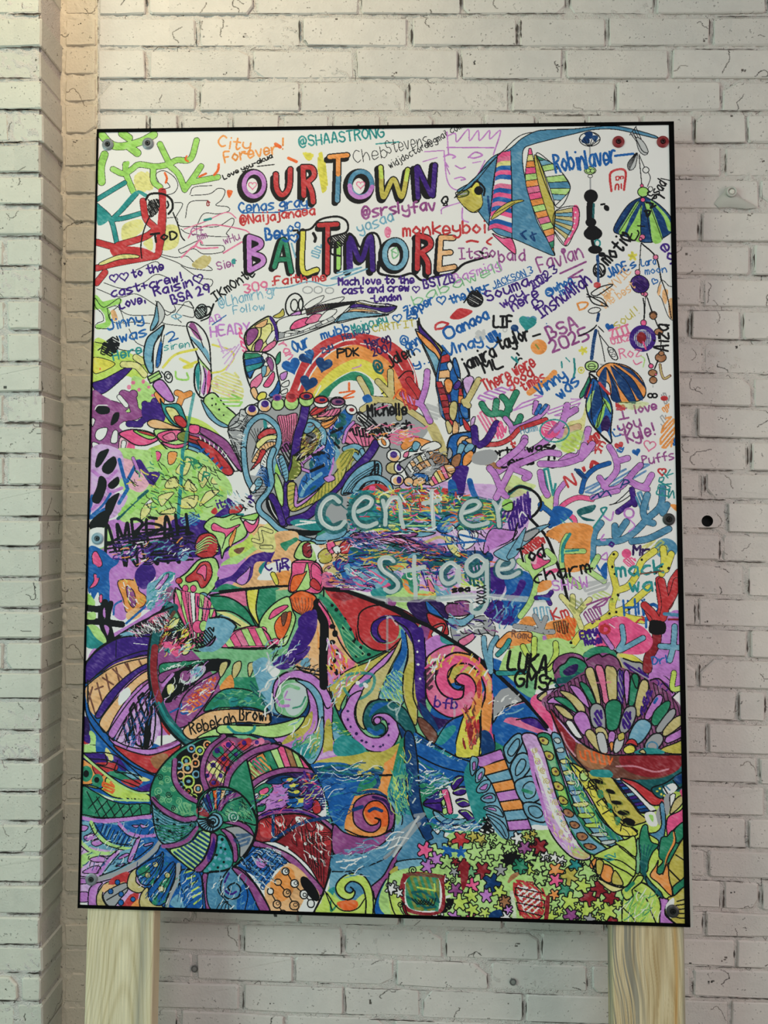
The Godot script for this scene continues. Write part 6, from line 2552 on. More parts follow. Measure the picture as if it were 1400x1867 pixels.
s gw:96 11 663 1005 645 992 625 1004 613 1029 618 1057 642 1073 664 1071 678 1056
s w:75 3.7 645 996 625 1009 617 1031 623 1057 645 1073
s dt:80 26 705 1027 738 1016 745 997 723 994 701 1016 705 1052 727 1067 756 1059
s gw:96 11 712 1030 741 1016 747 999 727 992 705 1012 701 1041 716 1063 738 1068 760 1059
s w:75 3.7 741 1012 745 999 727 996 707 1016
s dt:80 22 778 997 782 1033 780 1063
s gw:96 11 776 1001 783 1030 782 1063
s gw:96 11 783 1022 796 997 814 993 822 1015 823 1044 829 1069
s w:75 3.7 785 1019 800 997 814 995
s gw:96 11 903 974 902 1000 905 1032 907 1065
s gw:96 11 880 1007 920 999
s w:75 3.7 904 978 903 1051
s dt:80 22 981 1032 1021 1017 1021 1006 1003 1002 981 1028 985 1057 1021 1064
s gw:96 11 981 1032 1010 1022 1026 1010 1014 999 992 1006 979 1028 981 1050 1003 1064 1032 1060 1046 1055
s w:75 3.7 985 1032 1014 1021 1023 1008
s dt:80 18 1072 998 1075 1064
s gw:96 11 1061 1002 1070 1020 1075 1064
s gw:96 11 1073 1024 1086 998 1104 991 1122 1002
s w:75 3.7 1075 1020 1090 1000 1108 994
s dt:80 22 1074 1175 1099 1171 1106 1153 1078 1157 1070 1183 1099 1189 1124 1182
s dt:80 18 1042 1158 1043 1230 1038 1266 1013 1284
s dt:80 23 804 1157 775 1161 778 1182 811 1204 815 1222 793 1233
s gw:96 11 804 1157 793 1148 774 1150 767 1164 778 1182 800 1197 816 1215 811 1229 796 1236 782 1229
s w:75 3.7 800 1153 776 1154 778 1179 804 1197
s gw:96 11 858 1145 856 1182 860 1218 860 1250
s gw:96 11 829 1182 854 1178 883 1170
s dt:80 22 948 1162 930 1188 941 1213 963 1202
s gw:96 11 970 1173 952 1159 930 1173 927 1199 941 1213 963 1202 970 1169 972 1209
s w:75 3.7 966 1173 948 1162 932 1177
s dt:80 22 1013 1151 995 1169 1006 1191 1031 1183
s gw:96 11 1038 1154 1017 1140 995 1155 991 1176 1006 1191 1027 1183 1042 1154 1042 1187 1043 1230 1041 1262 1027 1284 1005 1284 1002 1266
s w:75 3.7 1035 1158 1017 1145 999 1158
s gw:96 11 1074 1175 1099 1171 1110 1157 1099 1146 1078 1154 1069 1175 1078 1193 1103 1193 1124 1182
s w:75 3.7 1078 1175 1099 1170
s gr:60 13 731 1252 840 1254 948 1249
s gw:75 15 919 1253 970 1245 1041 1244 1099 1247 1145 1250 1198 1249
s w:75 3.7 926 1249 1020 1242 1091 1250
s gw:60 8 786 1255 786 1341
z w:45 4.4 15 0 804 1247 926 1245 926 1256 804 1260
t k 5.1 955 1234 15 -4 44|sea
t k 2.9 1016 1216 44 90 48|xoxo
""",
"""
f yg:60 1083 940 1112 932 1144 950 1169 961 1126 987 1068 987
f yg:60 1180 987 1212 983 1219 1026 1194 1012
z te 5.9 11 80 1177 932 1206 917 1220 975 1191 983
z b:60 5.1 9.5 -30 1284 971 1334 956 1377 924 1456 901 1420 945 1334 975
e sb 1495 1117 29 26
z y:60 5.1 8.8 -40 1431 1118 1481 1096 1501 1131 1459 1124
b l 16 1.1 1051 915 1065 933 1083 976 1094 987 / 1109 911 1083 962 1068 991 / 1076 904 1123 867 1142 845 / 1109 914 1152 932 1141 940 / 1109 911 1163 888 1199 874 1228 877 / 1181 925 1187 961 1198 983 / 1181 903 1228 903 1263 895 1292 880 1314 851 / 1285 888 1293 855
b b 11 1.1 1284 975 1295 939 1321 913 1356 900 / 1277 921 1295 939
s db 7.3 1270 917 1295 939
b l 15 1.1 1341 960 1374 920 1371 884 1357 858 / 1381 894 1403 887 / 1331 938 1348 964 / 1348 971 1384 960 1420 920 1435 905 / 1399 942 1441 959 1463 930 / 1420 956 1451 966
b hp 12 1.1 1237 1033 1230 1019 1248 1001 1277 989 1312 993 / 1233 1033 1262 1040 1269 1062 1275 1083
b l 12 1.1 1219 1012 1223 979 1241 953 / 1223 1026 1230 1037
b l 12 1.1 1312 989 1348 978 1377 971
s db 3.7 1309 993 1327 978 1330 989 1348 971 1359 985
s db 3.7 1384 963 1395 942 1406 949 1388 956
s hp 9.5 1262 1037 1272 1080
o w 2.2 1369 1003 1394 981 1409 967 1412 978 1383 999 1355 1007
b v 13 1.1 1376 1025 1401 1007 1415 996 / 1412 967 1419 1006
z sb 5.9 8 70 1423 985 1441 974 1454 1010 1436 1031
b sb 16 1.1 1490 963 1483 1009 1450 1042 1418 1075 1382 1097 1325 1104 / 1451 981 1440 1021 1446 1046 / 1500 1006 1489 1027 / 1464 1053 1450 1049 / 1503 1067 1453 1092 1410 1100 / 1368 1061 1368 1086 / 1397 1050 1375 1082 / 1333 1054 1315 1083 1310 1140
s te 11 1310 1148 1310 1165
b b 12 1.1 1180 1008 1212 1037 1204 1062 / 1183 1005 1180 1019
f b 1216 1012 1262 1026 1233 1055 1204 1062
f dt 1273 1022 1319 1007 1312 1025 1283 1036 1319 1047 1290 1047
s te 4.4 1311 1069 1340 1029 1348 1014 1333 1018 1340 1032
b l 4.4 0 1340 1036 1358 1047 1365 1025
s l 4.4 1340 1083 1332 1097 1343 1097
c l 5.1 1404 1028 12 12
s l 3.7 1404 1043 1418 1060 1403 1075
s l 3.7 1332 1140 1346 1129 1346 1147 1332 1144
e hp 1396 1131 12 12
z hp 3.3 5.1 40 1388 1147 1417 1143 1413 1161 1395 1161
t dv 5.5 1413 1132 29 4 40|Mr
t te 5.9 1370 1190 40 -6 121|mack
t te 5.5 1405 1229 40 -6 88|was
t b 5.5 1400 1285 44 -4 77|Hip
t te 3.3 1236 1080 33 -50 40|ali
t br 4.4 1193 1084 33 30 40|an
t r 3.7 1147 1117 22 -20 44|pop
z r 5.1 6.6 40 1147 1106 1179 1091 1190 1106 1154 1128 1132 1135
h r 4.4 1489 921 10 0
t te 3.7 1504 984 37 -80 33|FIX
t te 3.3 1484 952 22 -40 44|ok
t r 5.5 1252 964 37 -20 22|N
s r 4.4 1292 910 1295 920
s te 3.7 1505 966 1504 988 1515 970 1518 988
f o 1507 1006 1525 1006 1525 1023
t v 4.4 1353 1115 22 -10 15|o
s dt 9.5 1101 980 1126 962 1155 969
s k 6.6 1101 976 1126 963 1151 967 1173 983 1182 1005 1172 1026 1154 1041 1133 1038
s k 7.3 1144 1034 1172 1063 1197 1095 1218 1149 1235 1202 1248 1256
i v 5.9 6 1083 1042 1097 1013 / 1154 1041 1148 976
z v 5.9 8 80 1111 1023 1148 983 1154 1027 1133 1063 1097 1071
e lime 1097 1009 15 15
s k 2.9 1083 1013 1108 1002 1108 1023 1090 1027
s w 3.7 1126 1041 1133 1027 1144 1038
s k 3.7 1122 1056 1100 1135
o lb 2.2 1060 1136 1082 1118 1114 1099 1136 1081 1179 1063 1204 1059 1179 1077 1147 1106 1107 1135 1096 1154
o gr 1.8 1132 1088 1168 1070 1176 1077 1143 1103
o lb 1.8 1133 1077 1143 1070 1125 1128 1107 1146 1093 1143
f o 1193 1084 1240 1055 1308 1061 1307 1097 1296 1166 1239 1177 1239 1120 1218 1098
b pl 12 1.1 1247 1087 1236 1109 1232 1148 1235 1173 / 1239 1127 1289 1126
s te 8 1254 1083 1236 1116 1235 1152
s te 5.1 1243 1127 1275 1123
b pl 14 1.1 1196 1127 1214 1149 1189 1163 1160 1185 / 1146 1142 1153 1171 1164 1192 1167 1214 1152 1257 1127 1293 / 1125 1153 1146 1171 / 1246 1191 1277 1216 / 1296 1173 1338 1201 / 1310 1165 1324 1140
o hp 1.8 1157 1149 1179 1131 1186 1149 1203 1149 1200 1156 1164 1174
f hp 1189 1181 1217 1170 1224 1177 1196 1188
f pp 1153 1156 1168 1138 1168 1160
t k 5.5 1128 1157 40 -14 66|Tod
t k 5.1 1164 1210 40 -12 146|charm
s k 4.4 1292 1173 1310 1169
f o 1178 1206 1206 1202 1203 1220 1171 1232
f b 1331 1169 1346 1154 1345 1197 1331 1183
s b 5.1 1321 1162 1331 1176 1342 1158
b v 11 0.8 1167 1246 1195 1242 1206 1231 / 1195 1246 1202 1260
s b 7.3 1174 1246 1199 1249
b y 16 1.1 1367 1133 1356 1154 1366 1204 1369 1225 1358 1261 1358 1279 1336 1297 1287 1326 1258 1362 / 1466 1124 1434 1150 1419 1186 1398 1214 1369 1225 / 1451 1217 1418 1246 1393 1268 1361 1282 / 1488 1117 1490 1153 1483 1181 / 1508 1131 1494 1170 / 1368 1279 1400 1293 1435 1299
d k 3.3 1364 1133 1360 1165 1366 1183 1434 1146 1416 1182 1373 1236 1358 1247 1351 1283 1368 1279 1326 1297 1308 1308 1294 1330 1258 1337 1254 1358 1483 1163 1501 1167 1469 1178 1400 1271
t te 5.5 1370 1190 40 -6 121|mack
t te 5.5 1405 1229 40 -6 88|was
t b 5.5 1389 1289 48 -4 88|Hip
s br 3.7 1430 1182 1458 1178 1487 1174
b py 13 1.1 1231 1241 1252 1266 1269 1291 1280 1319 / 1259 1241 1259 1266 / 1302 1248 1273 1280 1266 1291
z ol:50 5.9 9.5 30 1259 1241 1287 1255 1273 1284 1252 1270
z gr:60 6.6 9.5 -20 1288 1212 1338 1197 1352 1211 1309 1240
z yg:60 4.4 8 30 1309 1240 1345 1226 1380 1247 1344 1254
t l 4 1210 1227 33 -6 88|SHAW
s m 4.4 1294 1262 1344 1244 1337 1261 1309 1269 1355 1240
z m 3.7 7.3 60 1287 1283 1323 1265 1329 1290 1301 1308
z lb 3.7 8 80 1156 1275 1202 1270 1209 1299 1166 1299
t r 4.4 1212 1302 33 -20 40|Km
b r 16 1.4 1476 1196 1478 1231 1481 1270 1467 1306 1469 1366 / 1525 1177 1507 1206 1503 1252 1488 1270 / 1443 1264 1456 1295 1470 1306
f k 1452 1306 1477 1298 1484 1309 1491 1327 1452 1331
s k 7.3 1480 1316 1489 1309 1488 1298
s lb 11 1492 1282 1523 1284
f l 1488 1291 1523 1291 1521 1365 1476 1366 1480 1330
s r 5.1 1502 1295 1519 1294
b lb 11 0.8 1512 1323 1511 1344 1507 1365
f o 1123 1314 1141 1293 1166 1299 1177 1303 1159 1317
f o 1191 1313 1230 1299 1259 1295 1269 1312 1244 1355 1201 1359
z or 4.4 8 60 1237 1298 1262 1298 1258 1344 1215 1356
b gr 12 0.8 1113 1318 1152 1323 1184 1331 1209 1331 / 1180 1324 1163 1292 / 1180 1324 1191 1296
d dg 2.2 1141 1321 1163 1324 1184 1335 1198 1331
s l 10 1187 1345 1189 1360
z k:60 3.7 5.9 80 1209 1309 1244 1305 1244 1334 1216 1327
o o 2.2 1066 1372 1091 1336 1116 1332 1155 1335 1144 1371
t br 2.9 1105 1347 22 4 51|Remy
f pl 1105 1371 1148 1364 1208 1359 1244 1359 1258 1369
b lb 8 0.8 1095 1372 1098 1357
b yg 9.5 0.8 1159 1371 1160 1353
f hp 1322 1329 1329 1304 1379 1293 1414 1306 1441 1338 1444 1366 1321 1368
s r 11 1333 1318 1347 1311 1350 1325 1336 1329 1331 1318
b l 7.7 0.8 1329 1336 1350 1368
b lb 9.5 0.8 1382 1321 1379 1367 / 1431 1342 1378 1367
t v 4.8 1279 1347 22 -12 48|EMMA
t v 4.8 1290 1365 22 -12 44|Nobel
s r 4.4 1410 1314 1428 1296 1442 1303 1432 1289
s b 5.1 1442 1292 1442 1317
""",
"""
f b 1 1481 16 1484 49 1451 59 1545 83 1609 128 1658 195 1710 181 1721 114 1698 46 1646 11 1575
o v 3.7 6 1430 40 1393 84 1367 121 1359 173 1359 181 1362 180 1402 145 1410 90 1432 42 1455 5 1481
s k 2.9 84 1371 84 1414
s k 2.9 31 1462 78 1425 145 1399 178 1395
s w 1.8 129 1377 166 1380
f pe 6 1495 31 1470 78 1433 126 1417 174 1411 175 1424 127 1450 80 1494 44 1538 33 1563 14 1542
r br 4.4 5 13 1502 79 1443 145 1421 / 33 1560 80 1487 153 1435
r br 4.4 4 14 1528 57 1458 108 1428 / 24 1491 83 1483 123 1450
s k 2.9 5 1492 35 1466 90 1432 174 1411
s k 2.9 33 1560 80 1494 127 1453 175 1424
o v 2.9 37 1556 62 1512 105 1468 145 1439 175 1426 175 1438 146 1453 102 1494 70 1537 45 1570 33 1567
o pe 2.9 45 1581 70 1541 110 1493 146 1460 171 1447 176 1463 146 1486 114 1522 85 1566 68 1602 57 1606
f w 95 1508 117 1490 125 1508 96 1537
o l 2.9 68 1609 93 1566 125 1522 161 1485 179 1474 182 1492 140 1533 111 1573 83 1620
f pli 87 1623 119 1572 147 1536 184 1503 192 1542 207 1578 179 1643 128 1640
i k 4 5 90 1627 133 1543 176 1489 / 208 1639 207 1585 192 1535
z k 5.9 15 70 105 1619 125 1544 169 1500 178 1578 172 1643 142 1633
z db 4.4 15 60 104 1594 140 1558 170 1550 178 1596 134 1615
s k 16 177 1543 171 1596 168 1639
s k 4.4 126 1558 142 1636
s l 7.3 145 1586 149 1633
o l 3.3 72 1620 120 1640 179 1646 230 1631 267 1612 263 1627 231 1645 179 1661 128 1658 87 1638
f m 194 1642 252 1623 230 1638
o r 3.3 83 1638 132 1654 179 1661 231 1645 260 1634 231 1674 195 1707 151 1690 113 1666
f tb 180 1671 209 1656 227 1663 199 1696
o g 2.9 197 1438 208 1427 249 1423 300 1418 355 1414 300 1425 249 1441 205 1456
o m 2.6 198 1456 249 1437 300 1429 234 1452 205 1477
f k 206 1503 227 1466 256 1440 300 1425 344 1414 385 1417 367 1446 330 1446 294 1476 257 1505 228 1527 206 1524
o gw 2.2 253 1466 271 1447 300 1432 319 1432 319 1447 294 1472 264 1480
e m 268 1458 15 13
e lb 297 1447 15 13
f py 220 1484 235 1480 239 1495 224 1506
s l 8 209 1484 234 1455
o m 3.3 244 1588 251 1541 268 1505 301 1476 345 1450 367 1439 352 1475 331 1515 302 1554 274 1584
z or 4.4 9.5 40 273 1526 316 1483 345 1460 331 1504 295 1540
s b 4.4 258 1530 262 1555 313 1533
s b 4.4 229 1552 251 1541
f r 207 1571 222 1570 230 1610 211 1592
s k 28 220 1282 195 1326 183 1377 180 1434 187 1492 203 1542 237 1592 285 1633
s dt 21 224 1281 197 1326 185 1377 182 1434 191 1492 207 1542 241 1591 285 1630
s dg 7.3 220 1292 195 1347
s dr 18 186 1387 183 1434 189 1485 200 1521
s te 6.6 199 1528 222 1570 267 1616
s k 5.1 4 1430 40 1390 92 1360 136 1334 187 1300 231 1281
s k 3.7 1 1481 11 1564 57 1627 129 1687 195 1714
s k 3.7 11 1474 18 1553 68 1613 83 1627
i k 2.9 7 114 1349 143 1337 173 1322 / 187 1300 206 1304 220 1292
r k 2.9 5 125 1341 165 1319 209 1293 / 132 1356 173 1340 195 1311
f p 172 1311 217 1293 202 1311 173 1326
f lb 92 1356 121 1345 129 1356
i k 3.3 8 207 1347 240 1365 281 1386 / 247 1321 273 1346 288 1368
o py 2.2 217 1336 232 1318 250 1310 243 1328 225 1340
o y 2.6 255 1361 255 1343 266 1335 277 1350 266 1361
o py 2.6 259 1404 259 1383 270 1368 281 1379 274 1400
f hp 203 1376 233 1372 255 1386 248 1412 226 1398
f te 207 1391 222 1387 226 1401
f lb 321 1316 335 1309 365 1309 391 1326 384 1355 358 1385 329 1396 314 1374
s k 4.4 328 1309 365 1307 394 1323 398 1333
z k 3.7 6.6 50 292 1368 321 1338 339 1334 329 1371 300 1389
f l 322 1374 347 1360 344 1367 322 1385
s k 4.4 292 1386 322 1378 343 1356 336 1374 307 1393 289 1393
f lb 300 1389 336 1381 340 1392 311 1396
o t 2.6 354 1446 359 1424 377 1420 374 1438 360 1460
o t 2.6 389 1456 392 1427 410 1418 411 1438 396 1463
o t 2.6 429 1437 432 1423 447 1423 440 1448 433 1459
f g 393 1474 396 1460 429 1459 447 1459 484 1494 485 1515 397 1495
f o 356 1489 385 1453 393 1488
o g 3.3 317 1547 338 1514 367 1492 404 1488 441 1495 470 1519 481 1547 448 1537 405 1535 353 1539
e te 393 1521 12 11
e te 430 1520 12 11
f lb 447 1419 483 1415 485 1512 455 1466
o pe 3.3 263 1598 288 1573 324 1550 368 1542 427 1541 485 1551 485 1576 434 1573 376 1578 332 1597 303 1615 281 1619
t k 3.7 285 1607 37 -15 121|Rebekah
t k 4 410 1568 38 0 79|Brown
o pl 2.9 300 1615 340 1593 391 1581 445 1577 485 1579 486 1604 438 1602 376 1607 325 1615
s te 7.3 361 1585 380 1599 405 1602 427 1595 434 1584
f dv 0 1568 15 1575 20 1610 1 1621
f r 1 1618 20 1618 20 1635 2 1636
f pl 19 1603 35 1614 35 1646 20 1639
s k 2.2 2 1639 39 1639
f pl 2 1639 39 1642 37 1657 2 1657
f b 38 1621 57 1638 58 1656 39 1660
f dv 10 1661 62 1660 62 1681 18 1682
f py 61 1645 72 1652 84 1673 66 1681
f b -1 1682 10 1682 11 1700 0 1700
o r 2.2 29 1685 88 1684 92 1702 55 1703
f o 3 1700 37 1696 48 1721 4 1725
f g 74 1706 122 1708 133 1719 85 1720
""",
"""
f pe 625 1276 647 1330 683 1383 713 1422 676 1440 633 1484 629 1391
f hp 610 1258 632 1283 643 1330 632 1319
f p 640 1369 683 1404 705 1422 648 1469 633 1477
d k 7.3 647 1326 654 1344 647 1366 658 1391 651 1412 647 1430 662 1444 676 1430 658 1441
s k 3.7 610 1258 643 1305 658 1348 683 1390 716 1418 759 1396
f g 610 1251 639 1265 676 1311 705 1354 741 1382 774 1389 749 1407 712 1417 683 1379 661 1329 636 1287
d k 4.4 646 1272 657 1283 683 1304 676 1329 694 1333 705 1358 720 1379 701 1365 741 1396 727 1393 709 1400
z lg 2.9 8.8 40 669 1319 705 1361 734 1389 705 1404 683 1369
s k 3.7 712 1418 756 1400 810 1374
f r 665 1275 712 1253 770 1263 748 1274 719 1303 709 1332
f r 719 1282 766 1270 821 1280 864 1305 864 1326 821 1302 777 1295 748 1314 745 1343 763 1364 795 1367 821 1352 824 1366 795 1385 749 1382 716 1357 708 1325
s k 3.7 712 1325 719 1289 755 1271 803 1274 864 1305
s k 3.7 712 1325 719 1357 749 1382 788 1385 817 1363
o v 2.9 784 1299 821 1298 864 1319 864 1348 839 1323 806 1309 777 1310 763 1332 770 1353 788 1363 770 1364 748 1343 752 1314
e r 792 1331 27 27
s gr:70 5.1 788 1299 788 1385
s w:70 5.1 788 1302 797 1299 813 1320
o mu 2.9 640 1480 662 1455 694 1433 741 1414 792 1388 767 1425 727 1454 695 1483 673 1519 666 1540 652 1523
o l 2.9 720 1457 756 1425 810 1377 785 1417 749 1457 720 1497 706 1539 684 1522 695 1483
o t 2.9 709 1532 724 1489 756 1443 792 1410 824 1352 821 1381 799 1424 778 1471 767 1506 742 1517 727 1550 731 1585 713 1568
o lb 2.9 767 1506 781 1467 803 1424 824 1381 835 1338 842 1352 839 1402 828 1452 828 1519 799 1509
f b 824 1331 839 1359 835 1402 814 1438 803 1424 824 1381
z pl 2.9 8 60 785 1453 821 1438 824 1516 792 1502 774 1496
z b 2.6 8.8 40 781 1467 814 1431 824 1473 799 1495
o t 2.9 835 1327 853 1345 864 1380 864 1565 839 1530 828 1487 832 1438 842 1395
f mu 832 1438 860 1423 860 1565 839 1523
s te:80 7.3 677 1458 691 1447 720 1443 749 1446 756 1460 749 1485 727 1504 702 1508 680 1487 677 1462
s te:80 8.8 720 1475 742 1461
d w 5.1 731 1471 734 1475 713 1468
o l 3.3 680 1529 695 1501 724 1489 706 1532 710 1568 735 1599 767 1605 789 1587 785 1563 767 1552 753 1560 760 1574 753 1570 749 1556 763 1542 792 1545 817 1573 817 1601 796 1633 764 1641 728 1631 692 1596 670 1554
d dv 3.3 688 1540 688 1561 695 1579 710 1596 724 1613 735 1617 753 1627 771 1627 778 1623 792 1598 792 1570 778 1558 756 1560
o dt 3.3 727 1553 738 1525 763 1510 799 1513 832 1530 850 1558 864 1593 864 1621 839 1593 814 1566 789 1545 760 1546 749 1560 756 1574 771 1567 785 1580 778 1598 749 1595 731 1578
f b 742 1553 756 1521 792 1517 763 1535
s b 11 742 1585 760 1595 774 1588
o l 2.9 754 1562 760 1554 771 1556 771 1567 760 1572
t gw:80 4 789 1548 44 0 33|9
s gw:60 5.9 810 1530 814 1559
f g 648 1530 666 1554 695 1603 739 1641 663 1654 652 1611
f lb 648 1569 677 1597 713 1635 685 1650 659 1632
s k 3.3 644 1491 666 1554 703 1610 742 1638 774 1644
o l 2.9 626 1491 648 1526 648 1597 663 1654 606 1669 620 1633 627 1577
f mu 634 1562 645 1569 649 1640 627 1654 627 1598
f pli 613 1655 641 1640 656 1650 613 1665
f lb 443 1419 484 1422 509 1440 502 1465 496 1519 510 1550 477 1530 451 1466
f w 476 1426 513 1440 495 1458
o l 3.3 494 1504 499 1472 517 1450 549 1439 582 1442 611 1459 633 1484 648 1519 634 1534 619 1506 593 1478 560 1460 528 1464 510 1486 503 1511
o lg 2.9 503 1497 517 1472 546 1461 575 1474 586 1499 583 1531 561 1557 532 1557 503 1540
f gw 517 1486 546 1471 575 1478 583 1506 561 1549 532 1546
s lg 8.8 521 1522 517 1497 535 1479 561 1485
s g 4.4 547 1535 568 1528 579 1506
s l 7.3 503 1511 514 1529 536 1529
s l 3.7 532 1493 525 1511 539 1514
s k 2.9 495 1501 499 1472 520 1450 549 1439
o lb 2.9 553 1464 590 1470 619 1502 626 1541 623 1573 612 1556 604 1517 579 1481
o l 3.3 582 1485 604 1513 612 1556 605 1591 576 1620 540 1639 497 1611 533 1600 569 1571 590 1535
f mu 576 1563 597 1542 591 1584 555 1613 518 1625
o lb 2.9 544 1638 584 1616 609 1588 623 1555 627 1598 620 1640 595 1676 569 1652
f lg 562 1635 605 1598 620 1605 609 1641 591 1655
f te 555 1638 591 1623 591 1662
o pl 3.3 358 1582 416 1581 478 1580 525 1571 576 1556 562 1585 533 1603 489 1611 431 1602 358 1603
s te 7.3 380 1585 398 1599 424 1602 445 1594 449 1584
s k 3.3 445 1537 478 1547 514 1557 561 1560
z dt 3.3 7.3 40 429 1466 462 1494 485 1530 466 1523
z gr:70 5.1 15 30 517 1436 560 1414 589 1385 582 1413 538 1443
z k 4.4 8.8 10 560 1428 626 1434 626 1456 575 1442
s k 22 606 1283 625 1316 627 1355 624 1413 626 1477
f pe 589 1370 607 1334 607 1434 589 1413
f lb 567 1414 585 1406 589 1428 567 1428
f v 494 1415 538 1393 589 1377 575 1406 531 1436 502 1433
f v 545 1356 574 1306 603 1283 607 1327 589 1370 560 1392 531 1400
f mu 606 1669 642 1658 692 1649 742 1641 778 1640 814 1622 792 1668 750 1701 685 1709 613 1683
z b 9.5 11 4 598 1676 649 1672 706 1677 757 1687 699 1709 635 1711
z dt 5.1 11 2 627 1683 685 1678 764 1683 721 1698
f o 785 1658 817 1633 814 1664 800 1707 778 1707
f g 817 1619 832 1608 839 1706 800 1707
f lg 825 1664 835 1660 832 1685
o db 3.3 814 1566 839 1593 864 1635 864 1705 839 1706 835 1636 824 1601
s w 2.9 842 1597 850 1600
s w 2.9 846 1621 853 1625
""",
"""
f m 876 1316 898 1319 890 1358 887 1394 876 1358
f l 883 1366 912 1344 933 1350 962 1361 926 1372 897 1394 887 1408
f te 926 1343 955 1361 948 1368 926 1361
f v 797 1295 825 1306 854 1323 876 1326 883 1358 887 1458 887 1508 865 1512 858 1459 858 1387 840 1345 815 1313
d w 3.3 869 1359 865 1387 867 1419 872 1455
s k 3.3 807 1309 840 1330 854 1366 858 1423 854 1494 865 1529
s k 2.9 883 1351 887 1422 885 1508
f dv 883 1501 890 1529 911 1550 947 1556 961 1552 919 1592 883 1557 865 1522
f db 869 1515 887 1529 911 1564 919 1588 890 1571
o hp 3.7 887 1408 905 1387 933 1372 962 1368 991 1382 1019 1399 1040 1423 1058 1451 1058 1476 1051 1498 1054 1561 1060 1627 1039 1617 1029 1596 1025 1554 1033 1508 1037 1477 1026 1448 1008 1428 983 1417 962 1418 944 1436 944 1461 958 1478 979 1481 983 1470 972 1467 962 1457 962 1446 980 1440 1001 1449 1013 1470 1011 1498 1001 1523 983 1541 954 1551 926 1542 901 1522 887 1493 887 1451
f p 890 1408 919 1383 962 1371 991 1385 962 1389 926 1408 912 1436 912 1465 926 1489 954 1503 976 1502 1004 1484 1004 1513 979 1538 954 1545 926 1539 901 1514 890 1479
f o 983 1385 1012 1399 1040 1434 1054 1462 1047 1483 1040 1508 1037 1455 1019 1424 991 1399 955 1393
f o 944 1439 962 1421 987 1417 1012 1431 1026 1456 1029 1484 1015 1509 1012 1470 1001 1449 980 1440 962 1446 962 1460 947 1464
f mu 947 1436 969 1421 1001 1424 990 1435 969 1439 955 1457
s k 4.4 912 1436 912 1465 929 1493 958 1505 979 1499 983 1478
s k 4.4 912 1436 926 1408 955 1389 983 1389 1012 1399 1040 1427 1058 1455
s k 3.7 944 1450 958 1421 987 1414 1012 1427 1033 1463 1036 1498 1029 1547 1025 1590
s k 3.3 962 1453 976 1440 997 1445 1013 1470 1008 1512 983 1548
s k 3.3 960 1453 963 1467 980 1471 969 1481 955 1475 944 1457
s pe 8 1033 1434 1047 1462 1049 1490
z k:70 8 11 -50 887 1422 912 1408 915 1436 897 1479 887 1472
c gw 3.3 903 1415 12 11
t v 4.4 908 1525 33 6 59|bfb
s gw:50 5.9 958 1510 960 1577
o y 3.3 983 1545 1004 1520 1019 1491 1029 1512 1025 1547 1022 1590 1025 1642 968 1650 961 1626 968 1591
f o 1001 1527 1015 1484 1029 1491 1026 1526 1011 1548
f r 1015 1470 1026 1452 1026 1491 1019 1502
z r 8.8 9.5 80 990 1559 1018 1555 1011 1611 993 1611
f dr 993 1583 1004 1565 1011 1590 1000 1615
f o 1029 1526 1051 1483 1054 1526 1047 1582 1029 1579
f db 1025 1586 1047 1586 1060 1627 1029 1642
s k 3.3 1022 1547 1025 1597 1021 1642
f b 911 1592 947 1563 976 1548 961 1598 961 1640 926 1623
f te 904 1599 954 1570 961 1584 926 1620
s k 2.9 908 1617 926 1585 947 1559 979 1545
o br 2.2 865 1554 883 1557 915 1592 904 1617 876 1586
o gr 2.6 1061 1490 1090 1472 1111 1479 1132 1503 1097 1521 1075 1539 1057 1561
f b 1058 1434 1097 1468 1076 1479 1058 1497
f b 1057 1561 1082 1529 1114 1517 1143 1513 1174 1551 1125 1549 1089 1550 1071 1582 1054 1589
s lb 3.7 1089 1539 1111 1535 1132 1524
f v 1125 1552 1153 1548 1174 1551 1192 1579 1142 1563
s k 3.3 1057 1561 1082 1525 1136 1506
s k 3.3 1114 1553 1160 1548 1192 1579
f b 858 1589 904 1617 954 1644 1000 1657 996 1678 961 1679 911 1662 865 1632
z db 5.9 11 20 861 1600 947 1644 993 1664 975 1678 876 1631
f te 861 1628 897 1624 954 1647 926 1665 876 1649
s k 3.7 861 1589 911 1620 961 1647 1000 1660
s k 3.7 865 1632 911 1662 947 1682 989 1688
d y 2.6 836 1646 840 1597 940 1648 922 1679 950 1682
s k 11 695 1239 742 1256 796 1277 847 1302 890 1319
s k 9.5 890 1319 948 1354 998 1385 1048 1423 1090 1461 1132 1500 1167 1538 1192 1569
f pl 1108 1373 1180 1354 1222 1346 1250 1360 1243 1388 1214 1410 1207 1452 1171 1474 1125 1468 1087 1440 1072 1433 1087 1391
f lg 1115 1468 1164 1453 1157 1496 1129 1485
f hp 1150 1510 1171 1488 1199 1523 1206 1579 1188 1558
b te 11 1.5 1069 1391 1087 1373 1098 1355 / 1069 1437 1094 1437 1136 1432
b lb 12 1.5 1051 1427 1051 1377 1066 1348 / 1051 1434 1037 1384 1034 1349
b yg 13 1.5 1133 1369 1144 1390 1158 1397 1162 1350 / 1215 1360 1215 1389 1197 1424
s k 2.9 1165 1432 1190 1424 1211 1403
t k 7.3 1094 1424 55 8 99|LUKA
t k 6.6 1111 1468 48 6 84|GMS
s k 5.1 1189 1449 1203 1449 1193 1467
z dt 8.8 8.8 -4 1214 1449 1257 1437 1299 1440 1299 1458 1263 1462 1221 1470
z k 5.1 11 6 1200 1452 1242 1448 1270 1451 1221 1466
""",
